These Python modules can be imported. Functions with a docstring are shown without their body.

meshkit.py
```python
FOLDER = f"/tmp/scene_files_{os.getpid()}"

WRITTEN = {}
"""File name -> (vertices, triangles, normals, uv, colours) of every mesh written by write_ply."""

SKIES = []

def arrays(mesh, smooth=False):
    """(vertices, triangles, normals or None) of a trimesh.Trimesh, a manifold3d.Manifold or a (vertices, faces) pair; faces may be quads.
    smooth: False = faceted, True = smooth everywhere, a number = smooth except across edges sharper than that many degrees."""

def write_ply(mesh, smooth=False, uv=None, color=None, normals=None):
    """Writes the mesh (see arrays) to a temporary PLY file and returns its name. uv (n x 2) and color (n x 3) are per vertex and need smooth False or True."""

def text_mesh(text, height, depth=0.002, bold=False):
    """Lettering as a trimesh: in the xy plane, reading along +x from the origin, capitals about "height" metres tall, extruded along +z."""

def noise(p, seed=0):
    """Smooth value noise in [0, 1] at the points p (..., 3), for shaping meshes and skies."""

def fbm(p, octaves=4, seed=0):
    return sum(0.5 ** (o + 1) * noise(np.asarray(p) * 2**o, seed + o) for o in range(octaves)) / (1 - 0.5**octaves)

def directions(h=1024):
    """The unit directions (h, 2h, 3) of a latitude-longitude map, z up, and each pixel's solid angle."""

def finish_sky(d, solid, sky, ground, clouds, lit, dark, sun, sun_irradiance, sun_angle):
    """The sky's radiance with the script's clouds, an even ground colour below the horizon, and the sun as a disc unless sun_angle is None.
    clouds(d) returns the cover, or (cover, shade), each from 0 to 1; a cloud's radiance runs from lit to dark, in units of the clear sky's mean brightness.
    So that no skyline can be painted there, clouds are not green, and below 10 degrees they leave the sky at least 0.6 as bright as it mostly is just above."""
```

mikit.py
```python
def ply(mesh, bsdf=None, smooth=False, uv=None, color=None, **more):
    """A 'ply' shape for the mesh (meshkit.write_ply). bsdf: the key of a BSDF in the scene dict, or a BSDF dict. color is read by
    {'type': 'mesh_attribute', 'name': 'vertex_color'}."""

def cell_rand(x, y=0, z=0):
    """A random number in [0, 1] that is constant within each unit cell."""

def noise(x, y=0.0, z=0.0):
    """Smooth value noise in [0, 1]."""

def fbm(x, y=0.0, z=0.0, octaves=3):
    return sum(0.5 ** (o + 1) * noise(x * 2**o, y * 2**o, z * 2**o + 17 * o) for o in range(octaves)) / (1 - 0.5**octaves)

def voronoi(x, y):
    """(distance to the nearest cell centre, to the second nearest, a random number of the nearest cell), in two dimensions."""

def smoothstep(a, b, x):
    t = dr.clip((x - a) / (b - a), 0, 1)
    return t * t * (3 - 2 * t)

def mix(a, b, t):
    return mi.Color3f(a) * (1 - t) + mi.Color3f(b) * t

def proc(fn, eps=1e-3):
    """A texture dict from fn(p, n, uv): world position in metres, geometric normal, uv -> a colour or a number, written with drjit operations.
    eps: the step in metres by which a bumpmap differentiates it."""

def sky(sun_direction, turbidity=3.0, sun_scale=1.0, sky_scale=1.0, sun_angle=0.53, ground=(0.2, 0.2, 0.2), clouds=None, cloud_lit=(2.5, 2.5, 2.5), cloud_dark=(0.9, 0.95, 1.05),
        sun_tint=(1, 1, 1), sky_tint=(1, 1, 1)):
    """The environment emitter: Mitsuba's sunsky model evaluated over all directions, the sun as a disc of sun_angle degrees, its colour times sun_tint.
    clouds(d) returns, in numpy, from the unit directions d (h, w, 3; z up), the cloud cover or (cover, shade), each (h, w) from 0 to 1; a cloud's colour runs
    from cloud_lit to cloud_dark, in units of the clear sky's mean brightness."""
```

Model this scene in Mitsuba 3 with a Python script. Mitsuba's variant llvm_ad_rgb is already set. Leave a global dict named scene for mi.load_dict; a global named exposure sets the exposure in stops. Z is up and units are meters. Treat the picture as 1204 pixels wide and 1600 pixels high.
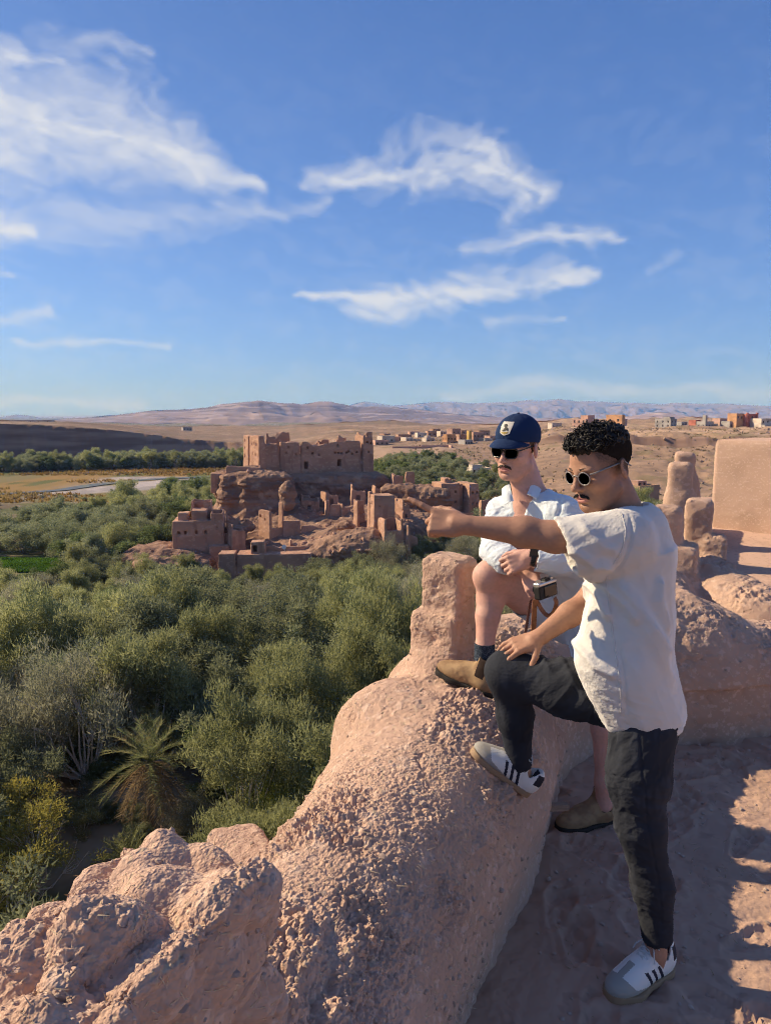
import math, random
import numpy as np, trimesh, mitsuba as mi, drjit as dr
import mikit, meshkit
from mikit import proc, noise, fbm, voronoi, smoothstep, mix
T = mi.ScalarTransform4f
scene, labels = {}, {}

# ---------------------------------------------------------------- camera, light, exposure
PITCH = math.radians(7.4)
EYE = [0.0, 0.0, 1.75]
scene['view'] = {'type': 'perspective', 'fov': 54.98, 'fov_axis': 'x', 'near_clip': 0.05, 'far_clip': 60000.0,
                   'to_world': T().look_at(origin=EYE, target=[0, math.cos(PITCH), 1.75 - math.sin(PITCH)], up=[0, 0, 1]),
                   'medium': {'type': 'ref', 'id': 'air'}}
exposure = 2.35
SUN = (-0.797, 0.26, 0.545)


def seg_dist(a, e, P):
    """distance of the sky points (azimuth a, elevation e, degrees) to a stroke, over its half width"""
    best = np.full(a.shape, 9.0)
    for (a0, e0, w0), (a1, e1, w1) in zip(P[:-1], P[1:]):
        dx, dy = a1 - a0, e1 - e0
        t = np.clip(((a - a0) * dx + (e - e0) * dy) / (dx * dx + dy * dy), 0, 1)
        best = np.minimum(best, np.hypot(a - a0 - t * dx, e - e0 - t * dy) / (w0 + (w1 - w0) * t))
    return best


# cirrus clouds: (opacity, feathering, [(azimuth, elevation), half width in degrees] ...)
CIRRUS = [
    (1.0, 0.55, [((-35.11, 16.92), 5.5), ((-28.38, 17.94), 5.5), ((-22.67, 18.94), 4.4), ((-17.79, 18.18), 3.5), ((-13.92, 17.53), 2.4), ((-9.69, 16.08), 0.7)]),
    (0.8, 0.9, [((-30.16, 22.14), 2.2), ((-25.91, 22.02), 1.5), ((-22.87, 22.09), 0.9)]),
    (0.45, 1.0, [((-21.20, 23.62), 0.4), ((-19.20, 23.45), 0.8), ((-17.56, 23.06), 0.4)]),
    (0.95, 0.8, [((-32.25, 12.52), 2.2), ((-27.28, 12.56), 1.5), ((-24.23, 12.44), 0.5)]),
    (0.42, 0.8, [((-27.99, 13.05), 1.6), ((-21.79, 13.10), 2.0), ((-15.83, 13.55), 1.5), ((-8.10, 14.78), 1.0), ((-3.87, 15.94), 0.5)]),
    (0.85, 0.85, [((-5.26, 17.47), 0.7), ((-0.57, 17.29), 1.3), ((4.61, 17.08), 1.6), ((8.79, 16.94), 2.1), ((12.10, 15.96), 0.9)]),
    (0.75, 0.9, [((6.45, 18.52), 1.0), ((9.24, 17.32), 1.6), ((10.88, 15.70), 1.8), ((9.31, 14.31), 1.0)]),
    (0.4, 1.1, [((-0.56, 18.63), 0.8), ((3.66, 18.87), 1.0), ((7.84, 18.27), 0.9)]),
    (0.7, 0.9, [((6.79, 12.55), 0.5), ((11.66, 12.47), 0.95), ((14.38, 12.17), 0.9), ((17.69, 11.72), 0.35)]),
    (0.9, 0.8, [((-5.61, 8.80), 0.25), ((-2.02, 8.51), 0.75), ((1.83, 8.70), 1.0), ((5.17, 9.53), 1.35), ((8.95, 9.94), 1.15), ((15.13, 9.81), 0.35)]),
    (0.65, 0.9, [((-3.47, 7.49), 0.6), ((0.87, 7.88), 1.0), ((5.18, 8.85), 1.0)]),
    (0.4, 0.9, [((7.11, 7.22), 0.3), ((10.86, 7.69), 0.5), ((14.30, 7.95), 0.25)]),
    (0.3, 0.9, [((18.43, 9.64), 0.3), ((20.92, 10.67), 0.5)]),
    (0.5, 0.8, [((-29.16, 6.40), 0.5), ((-25.34, 6.79), 0.55), ((-23.40, 7.15), 0.3)]),
    (0.55, 0.9, [((-25.84, 4.91), 0.4), ((-23.85, 4.82), 0.55), ((-20.52, 4.98), 0.4), ((-15.03, 4.90), 0.3)]),
    (0.4, 0.9, [((-27.85, 9.56), 0.5), ((-25.41, 8.94), 0.3)]),
    (0.42, 0.6, [((4.30, 1.54), 0.6), ((11.01, 2.08), 0.8), ((18.75, 2.01), 0.8), ((27.07, 1.20), 0.7)]),
    (0.55, 0.6, [((-29.52, 0.75), 0.9), ((-24.48, 0.61), 0.7), ((-17.22, 0.36), 0.5)]),
]


def clouds(d):
    az, el = np.degrees(np.arctan2(d[..., 0], d[..., 1])), np.degrees(np.arcsin(d[..., 2]))
    out = np.zeros(az.shape)
    m = (az > -60) & (az < 45) & (el < 50)
    a, e = az[m], el[m]
    q = np.stack([a * 0.16, e * 0.34, a * 0], -1)
    wx, wy = meshkit.fbm(q, 5, 3) - 0.5, meshkit.fbm(q, 5, 9) - 0.5
    a2, e2 = a + wx * 5.0, e + wy * 2.6 + wx * 1.2
    ang = math.radians(-14)
    sx, sy = a2 * math.cos(ang) + e2 * math.sin(ang), -a2 * math.sin(ang) + e2 * math.cos(ang)
    streak = meshkit.fbm(np.stack([sx * 0.30, sy * 2.0, a * 0 + 3], -1), 6, 21)
    puff = meshkit.fbm(np.stack([a2 * 0.9, e2 * 1.3, a * 0 + 8], -1), 5, 33)
    n = 0.45 * streak + 0.55 * puff
    c = np.zeros(a.shape)
    for op, fe, P in CIRRUS:
        b = 1 - np.clip(seg_dist(a2, e2, [(p[0], p[1], w) for p, w in P]) / 1.75, 0, 1)
        v = b * 1.45 + (n - 0.5) * 2.2 * fe - 0.34
        c = np.maximum(c, op * 0.93 * np.clip(v * 0.80, 0, 1) ** 1.35 * np.clip(b * 4, 0, 1))
    c = np.maximum(c, 0.10 * np.clip((n - 0.47) * 5, 0, 1) * np.clip(1 - el[m] / 30, 0, 1))
    out[m] = c
    rest = ~m
    out[rest] = 0.25 * np.clip((meshkit.fbm(np.stack([d[..., 0][rest] * 3, d[..., 1][rest] * 5, d[..., 2][rest] * 6], -1), 4, 5) - 0.55) * 5, 0, 1)
    return out


scene['sky'] = mikit.sky(SUN, turbidity=3.0, sun_scale=1.0, sky_scale=1.0, ground=(0.28, 0.20, 0.15), clouds=clouds,
                         cloud_lit=(2.9, 2.95, 3.05), cloud_dark=(0.9, 0.95, 1.05), sky_tint=(0.40, 0.54, 0.86), sun_tint=(0.95, 0.985, 1.01))

# ---------------------------------------------------------------- helpers
COUNT = {}


def fresh(name):
    """name, name_001, name_002 ..."""
    n = COUNT.get(name, -1) + 1
    COUNT[name] = n
    return name if n == 0 else '%s_%03d' % (name, n)


def thing(name, label=None, category=None, group=None, kind=None):
    key = fresh(name)
    tag(key, label, category, group, kind)
    return key


def tag(key, label=None, category=None, group=None, kind=None):
    d = {k: v for k, v in (('label', label), ('category', category), ('group', group), ('kind', kind)) if v}
    if d:
        labels.setdefault(key, {}).update(d)


def part(parent, name, mesh, bsdf, smooth=False, color=None, **kw):
    key = fresh(parent + '__' + name) if parent else fresh(name)
    scene[key] = mikit.ply(mesh, bsdf, smooth=smooth, color=color, **kw)
    return key


def A(*v):
    return np.array(v, float)


def unit(v):
    v = np.asarray(v, float)
    return v / np.linalg.norm(v)


def frame(fwd, up=(0, 0, 1)):
    """rotation with columns (forward, left, up)"""
    f = unit(fwd)
    l = unit(np.cross(up, f))
    return np.stack([f, l, np.cross(f, l)], 1)


def rotz(a):
    c, s = math.cos(a), math.sin(a)
    return np.array([[c, -s, 0], [s, c, 0], [0, 0, 1.0]])


def smin(a, b, k):
    if k <= 0:
        return np.minimum(a, b)
    h = np.maximum(k - np.abs(a - b), 0) / k
    return np.minimum(a, b) - h * h * k * 0.25


def smax(a, b, k):
    return -smin(-a, -b, k)


class Sdf:
    """signed distance built up from primitives; far primitives are skipped block by block"""

    def __init__(self):
        self.items = []

    def add(self, fn, c, r, op='u', k=0.0):
        self.items.append((fn, np.asarray(c, float), float(r), op, k))
        return self

    def cone(self, a, b, ra, rb=None, k=0.02, op='u'):
        a, b = np.asarray(a, float), np.asarray(b, float)
        rb = ra if rb is None else rb
        ab = b - a
        L2 = max(float(ab @ ab), 1e-12)
        a32, ab32 = a.astype('f4'), ab.astype('f4')

        def fn(p):
            q = p - a32
            t = np.clip(q @ ab32 / np.float32(L2), 0, 1)
            q = q - t[:, None] * ab32
            return np.sqrt(np.einsum('ij,ij->i', q, q)) - (ra + (rb - ra) * t)

        return self.add(fn, (a + b) / 2, math.sqrt(L2) / 2 + max(ra, rb), op, k)

    def chain(self, P, R, k=0.02):
        for i in range(len(P) - 1):
            self.cone(P[i], P[i + 1], R[i], R[i + 1], k)
        return self

    def ell(self, c, r, R=None, k=0.02, op='u'):
        c, r = np.asarray(c, float), np.asarray(r, float)
        M = (np.eye(3) if R is None else np.asarray(R)).astype('f4')

        def fn(p):
            q = (p - c.astype('f4')) @ M
            q1 = q / r.astype('f4')
            k0 = np.sqrt(np.einsum('ij,ij->i', q1, q1)) + 1e-6
            q2 = q1 / r.astype('f4')
            k1 = np.sqrt(np.einsum('ij,ij->i', q2, q2)) + 1e-6
            return k0 * (k0 - 1) / k1

        return self.add(fn, c, r.max(), op, k)

    def box(self, c, half, R=None, rnd=0.01, k=0.02, op='u'):
        c, half = np.asarray(c, float), np.asarray(half, float)
        M = (np.eye(3) if R is None else np.asarray(R)).astype('f4')

        def fn(p):
            q = np.abs((p - c.astype('f4')) @ M) - (half - rnd).astype('f4')
            return np.sqrt((np.maximum(q, 0) ** 2).sum(1)) + np.minimum(q.max(1), 0) - rnd

        return self.add(fn, c, np.linalg.norm(half), op, k)

    def sub(self, other, op='u', k=0.02):
        c, r = other.bound()
        return self.add(other, c, r, op, k)

    def cut(self, pt, n, k=0.0):
        """keeps the side that n points away from"""
        pt, n = np.asarray(pt, float).astype('f4'), unit(n).astype('f4')
        return self.add(lambda p: (p - pt) @ n, pt, 1e9, 'i', k)

    def bound(self):
        u = [(c, r) for _, c, r, op, _ in self.items if op == 'u' and r < 1e8]
        lo = np.min([c - r for c, r in u], 0)
        hi = np.max([c + r for c, r in u], 0)
        return (lo + hi) / 2, np.linalg.norm(hi - lo) / 2

    def box_bounds(self, pad=0.02):
        u = [(c, r) for _, c, r, op, _ in self.items if op == 'u' and r < 1e8]
        return np.min([c - r for c, r in u], 0) - pad, np.max([c + r for c, r in u], 0) + pad

    def __call__(self, p):
        lo, hi = p.min(0), p.max(0)
        pc, pr = (lo + hi) / 2, np.linalg.norm(hi - lo) / 2
        d = None
        for fn, c, r, op, k in self.items:
            if r < 1e8 and np.linalg.norm(c - pc) - r - pr > 0.05 + k * 1.2 + self.reach:
                if op == 'u' and d is None:
                    d = np.full(len(p), max(0.05, np.linalg.norm(c - pc) - r - pr), 'f4')
                continue
            v = fn(p).astype('f4')
            if d is None:
                d = v
            elif op == 'u':
                d = smin(d, v, k)
            elif op == 's':
                d = smax(d, -v, k)
            else:
                d = smax(d, v, k)
        return d

    reach = 0.0


def sdf_mesh(S, h, lo=None, hi=None, B=8):
    """surface nets over the blocks that the surface passes through"""
    if lo is None:
        lo, hi = S.box_bounds(2 * h)
    lo, hi = np.asarray(lo, float), np.asarray(hi, float)
    nb = np.ceil((hi - lo) / (B * h)).astype(int)
    n = nb * B + 1
    D = np.full(n, 1.0, 'f4')
    ix = np.stack(np.meshgrid(*[np.arange(k) for k in nb], indexing='ij'), -1).reshape(-1, 3)
    cen = (lo + (ix + 0.5) * B * h).astype('f4')
    keep = []
    half = B * h * 0.5 * math.sqrt(3) * 1.25 + 0.25 * h
    old = getattr(S, 'reach', 0.0)
    if isinstance(S, Sdf):
        S.reach = 1e6
    for i in range(0, len(cen), 65536):
        v = S(cen[i:i + 65536])
        keep.append(np.abs(v) < half)
        for j in np.nonzero((v < 0) & ~keep[-1])[0]:
            a = ix[i + j] * B
            D[a[0]:a[0] + B + 1, a[1]:a[1] + B + 1, a[2]:a[2] + B + 1] = -1.0
    if isinstance(S, Sdf):
        S.reach = old
    kb = ix[np.concatenate(keep)]
    kb = kb[np.lexsort((kb[:, 2] % 4, kb[:, 1] % 4, kb[:, 0] % 4, kb[:, 2] // 4, kb[:, 1] // 4, kb[:, 0] // 4))]
    off = np.stack(np.meshgrid(*[np.arange(B + 1)] * 3, indexing='ij'), -1).reshape(-1, 3)
    ck = np.nonzero(np.any(np.diff(kb // 4, axis=0) != 0, axis=1))[0] + 1
    for g in np.split(kb, ck):
        gi = (g[:, None, :] * B + off[None]).reshape(-1, 3)
        v = S((lo + gi * h).astype('f4'))
        D[gi[:, 0], gi[:, 1], gi[:, 2]] = v
    s = D < 0
    c8 = [(a, b, c) for a in (0, 1) for b in (0, 1) for c in (0, 1)]
    sl = lambda o, e=1: tuple(slice(o[k], n[k] - e + o[k]) for k in range(3))
    allin, anyin = np.ones(n - 1, bool), np.zeros(n - 1, bool)
    for o in c8:
        allin &= s[sl(o)]
        anyin |= s[sl(o)]
    ci = np.argwhere(anyin & ~allin)
    idx = np.full(n - 1, -1, np.int32)
    idx[ci[:, 0], ci[:, 1], ci[:, 2]] = np.arange(len(ci))
    val = {o: D[ci[:, 0] + o[0], ci[:, 1] + o[1], ci[:, 2] + o[2]] for o in c8}
    acc, cnt = np.zeros((len(ci), 3)), np.zeros(len(ci))
    for a in c8:
        for ax in range(3):
            if a[ax] == 0:
                b = tuple(1 if k == ax else a[k] for k in range(3))
                m = (val[a] < 0) != (val[b] < 0)
                t = val[a][m] / (val[a][m] - val[b][m])
                pt = np.tile(np.array(a, float), (m.sum(), 1))
                pt[:, ax] += t
                acc[m] += pt
                cnt[m] += 1
    V = lo + (ci + acc / cnt[:, None]) * h
    F = []
    for ax in range(3):
        u, w = (ax + 1) % 3, (ax + 2) % 3
        a = s[tuple(slice(0, n[k] - 1) if k == ax else slice(1, n[k] - 1) for k in range(3))]
        b = s[tuple(slice(1, n[k]) if k == ax else slice(1, n[k] - 1) for k in range(3))]
        e = np.argwhere(a != b)
        flip = a[e[:, 0], e[:, 1], e[:, 2]]
        q = []
        for du, dw in ((0, 0), (1, 0), (1, 1), (0, 1)):
            g = e.copy()
            g[:, u] += du
            g[:, w] += dw
            q.append(idx[g[:, 0], g[:, 1], g[:, 2]])
        q = np.stack(q, 1)
        q[~flip] = q[~flip][:, ::-1]
        F.append(q)
    F = np.vstack(F)
    F = F[(F >= 0).all(1)]
    return V, np.vstack([F[:, [0, 1, 2]], F[:, [0, 2, 3]]])


def vnormals(V, F):
    n = np.zeros_like(V)
    fn = np.cross(V[F[:, 1]] - V[F[:, 0]], V[F[:, 2]] - V[F[:, 0]])
    for k in range(3):
        np.add.at(n, F[:, k], fn)
    return n / np.maximum(np.linalg.norm(n, axis=1, keepdims=True), 1e-12)


def relax(V, F, it=1, lam=0.5):
    """light smoothing"""
    e = np.vstack([F[:, [0, 1]], F[:, [1, 2]], F[:, [2, 0]]])
    deg = np.bincount(e.ravel(), minlength=len(V))[:, None]
    for _ in range(it):
        s = np.zeros_like(V)
        for k in range(3):
            s[:, k] = np.bincount(e[:, 0], V[e[:, 1], k], len(V)) + np.bincount(e[:, 1], V[e[:, 0], k], len(V))
        V = V + lam * (s / np.maximum(deg, 1) - V)
    return V


def split(V, F, masks):
    """cuts a mesh into sub meshes by face masks"""
    out = []
    for m in masks:
        f = F[m]
        u, inv = np.unique(f, return_inverse=True)
        out.append((V[u], inv.reshape(-1, 3)))
    return out


def fb(p, s, octaves=3, seed=0):
    return meshkit.fbm(np.asarray(p) * s, octaves, seed) - 0.5


def worley(p, s, seed=0):
    """distance to the nearest of jittered cell points, in cells"""
    q = np.asarray(p, float) * s
    i = np.floor(q).astype(np.int64)
    best = np.full(len(q), 9.0)
    for a in (-1, 0, 1):
        for b in (-1, 0, 1):
            for c in (-1, 0, 1):
                g = i + (a, b, c)
                h = (g[:, 0] * 374761393 + g[:, 1] * 668265263 + g[:, 2] * 2147483647 + seed * 977) & 0xFFFFFFFF
                d = 0
                for k in range(3):
                    h = ((h ^ (h >> 13)) * 1274126177) & 0xFFFFFFFF
                    h ^= h >> 16
                    d = d + (g[:, k] + (h & 0xFFFF) / 65535.0 - q[:, k]) ** 2
                best = np.minimum(best, d)
    return np.sqrt(best)


class Mesh:
    """collects boxes, prisms and tubes into one mesh"""

    def __init__(self):
        self.v, self.f, self.n = [], [], 0

    def add(self, v, f):
        v, f = np.asarray(v, float), np.asarray(f, int)
        if f.shape[1] == 4:
            f = np.vstack([f[:, [0, 1, 2]], f[:, [0, 2, 3]]])
        self.v.append(v)
        self.f.append(f + self.n)
        self.n += len(v)
        return self

    def box(self, lo, hi, R=None, o=(0, 0, 0)):
        v = np.array([[x, y, z] for x in (lo[0], hi[0]) for y in (lo[1], hi[1]) for z in (lo[2], hi[2])], float)
        if R is not None:
            v = v @ np.asarray(R).T
        f = [[0, 1, 3, 2], [4, 6, 7, 5], [0, 4, 5, 1], [2, 3, 7, 6], [0, 2, 6, 4], [1, 5, 7, 3]]
        return self.add(v + np.asarray(o, float), f)

    def tube(self, P, R, sides=6, cap=True):
        P = np.asarray(P, float)
        R = np.broadcast_to(R, (len(P),)).astype(float)
        t = np.gradient(P, axis=0)
        t /= np.linalg.norm(t, axis=1, keepdims=True) + 1e-12
        a = np.cross(t, np.where(np.abs(t[:, 2:]) < 0.9, [0, 0, 1.0], [1.0, 0, 0]))
        a /= np.linalg.norm(a, axis=1, keepdims=True) + 1e-12
        b = np.cross(t, a)
        an = np.arange(sides) * 2 * np.pi / sides
        v = P[:, None] + R[:, None, None] * (np.cos(an)[None, :, None] * a[:, None] + np.sin(an)[None, :, None] * b[:, None])
        i, j = np.meshgrid(np.arange(len(P) - 1), np.arange(sides), indexing='ij')
        q = np.stack([i * sides + j, i * sides + (j + 1) % sides, (i + 1) * sides + (j + 1) % sides, (i + 1) * sides + j], -1).reshape(-1, 4)
        v = v.reshape(-1, 3)
        self.add(v, q[:, ::-1])
        if cap:
            for base, s in ((0, 1), (len(P) - 1, -1)):
                ring = v[base * sides:(base + 1) * sides]
                self.add(np.vstack([ring, ring.mean(0)]), [[j, (j + 1) % sides, sides][::s] for j in range(sides)])
        return self

    def get(self):
        return np.vstack(self.v), np.vstack(self.f)


# ---------------------------------------------------------------- materials
def lin(r, g, b):
    """sRGB 0..255 to linear"""
    return [((c / 255 / 12.92) if c / 255 <= 0.04045 else ((c / 255 + 0.055) / 1.055) ** 2.4) for c in (r, g, b)]


def rgb(c):
    return {'type': 'rgb', 'value': list(map(float, c))}


def mat(key, color, rough=0.9, spec=0.3, bump=None, scale=1.0, two=True, **kw):
    b = {'type': 'principled', 'base_color': rgb(color) if not isinstance(color, dict) else color, 'roughness': rough, 'specular': spec, **kw}
    if bump is not None:
        b = {'type': 'bumpmap', 'nested': b, 'arbitrary': bump, 'scale': scale}
    scene[key] = {'type': 'twosided', 'nested': b} if two else b
    return key

# ---------------------------------------------------------------- the land
VALLEY = -26.0


def sstep(a, b, x):
    t = np.clip((x - a) / (b - a), 0, 1)
    return t * t * (3 - 2 * t)


def ground_z(x, y):
    """height of the open land (the terrace's own hill included)"""
    x, y = np.asarray(x, float), np.asarray(y, float)
    r, az = np.hypot(x, y), np.degrees(np.arctan2(x, y))
    p = np.stack([x, y, 0 * x], -1)
    n1, n2, n3 = (fb(p, s, 4, k) for s, k in ((1 / 90, 3), (1 / 22, 4), (1 / 5, 5)))
    big = fb(p, 1 / 420, 4, 8)
    z = VALLEY + n1 * 1.6 + n2 * 0.9 + n3 * 0.25
    wq = sstep(205, 235, y) * sstep(425, 405, y) * sstep(-2, -7, az)
    z = z + (VALLEY + 0.6 + (z - VALLEY) * 0.22 - z) * wq
    # plain beyond the river cliff and the rising ground on the right
    edge = 448 + 16 * fb(p, 1 / 120, 3, 12) + 10 * fb(p, 1 / 25, 3, 13) + 7 * np.abs(fb(p, 1 / 9, 3, 14)) - np.clip(az + 12, 0, 30) * 6.0
    top = np.interp(az, [-40, -27.5, -23, -19, -15.5, -12, -8, 0, 8, 40], [-1.5, -1.6, -2.8, -6.5, -11.0, -13, -14, -12, -10, -8])
    cliff = sstep(0, 11, r - edge + 6 * np.abs(n2)) * 0.96 + sstep(10, 60, r - edge + 14 * n2) * 0.04
    m = sstep(3.0, 8.0, -az)          # the cliff ends near the fortress
    left = z + (top - z) * cliff
    mid = np.interp(r, [110, 170, 215, 250, 290, 330, 450, 700], [-25.5, -21.0, -16.2, -14, -11.6, -10.6, -10, -11]) + n1 * 2.5 * sstep(170, 330, r) + 3.0 * np.abs(n2) * sstep(230, 300, r)
    mid = np.where(az < 2, mid + (VALLEY - mid) * sstep(2, -6, az) * sstep(330, 250, r), mid)
    z = np.where(r > 120, (left * m + mid * (1 - m)) + n2 * 1.6 * sstep(430, 500, r) + n3 * 0.6 * sstep(430, 450, r), z)
    # the hillside on the right with the village on top
    h = np.maximum(sstep(8.5, 14.5, az + 3 * big) * sstep(110, 215, r), sstep(14, 18, az) * sstep(35, 85, r))
    rise = np.interp(r, [40, 70, 100, 150, 205, 262, 292, 293.5, 352, 420, 600], [-19, -15.5, -13.6, -14.8, -14.6, -10.6, -8.6, -5.6, -4.6, -3.9, -4.6])
    gul = np.abs(fb(p * (1, 0.35, 1), 1 / 16, 4, 41))
    hill = rise + (n1 * 3.0 + n2 * 1.4 + n3 * 0.45 - 3.2 * np.maximum(0.16 - gul, 0) * sstep(150, 220, r) * 3) * sstep(90, 200, r)
    z = z * (1 - h) + hill * h
    # plain falls away towards the mountains
    hills = 0.42 - np.abs(fb(p, 1 / 230, 5, 61)) * 2
    z = z + sstep(500, 800, r) * sstep(2600, 1500, r) * (hills * 17 + fb(p, 1 / 45, 3, 62) * 4) * sstep(-20, -10, az)
    z = z + sstep(620, 2400, r) * (-38.0 + 40 * big - z)
    # own hill under the terrace
    d = np.maximum(np.maximum(-0.1 - x, 0), np.maximum(y - 6.0, 0) * 0.9)
    d = np.where((x > 0) & (y > 5), np.maximum(y - np.interp(x, [0, 3, 6, 30], [5, 9, 16, 20]), 0), np.hypot(np.maximum(-0.6 - x, 0), np.maximum(y - 5.0, 0)))
    own = -7.0 - 0.85 * d - 3.0 * sstep(0, 6, d) + n3 * 1.2
    return np.maximum(z, own)


def polar_sheet(az, rr, fn):
    a, r = np.meshgrid(np.radians(az), rr, indexing='ij')
    x, y = r * np.sin(a), r * np.cos(a)
    z = fn(x, y)
    V = np.stack([x, y, z], -1).reshape(-1, 3)
    i, j = np.meshgrid(np.arange(len(az) - 1), np.arange(len(rr) - 1), indexing='ij')
    k = i * len(rr) + j
    q = np.stack([k, k + 1, k + len(rr) + 1, k + len(rr)], -1).reshape(-1, 4)[:, ::-1]
    return V, np.vstack([q[:, [0, 1, 2]], q[:, [0, 2, 3]]])


AZ = np.concatenate([np.linspace(-180, -46, 24), np.linspace(-44, -31, 16), np.linspace(-30, 30, 560), np.linspace(31, 44, 16), np.linspace(46, 180, 24)])
RR = np.concatenate([[0.5, 3, 6], np.geomspace(8, 120, 80), np.linspace(123, 620, 210), np.geomspace(640, 18800, 44)])


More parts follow.
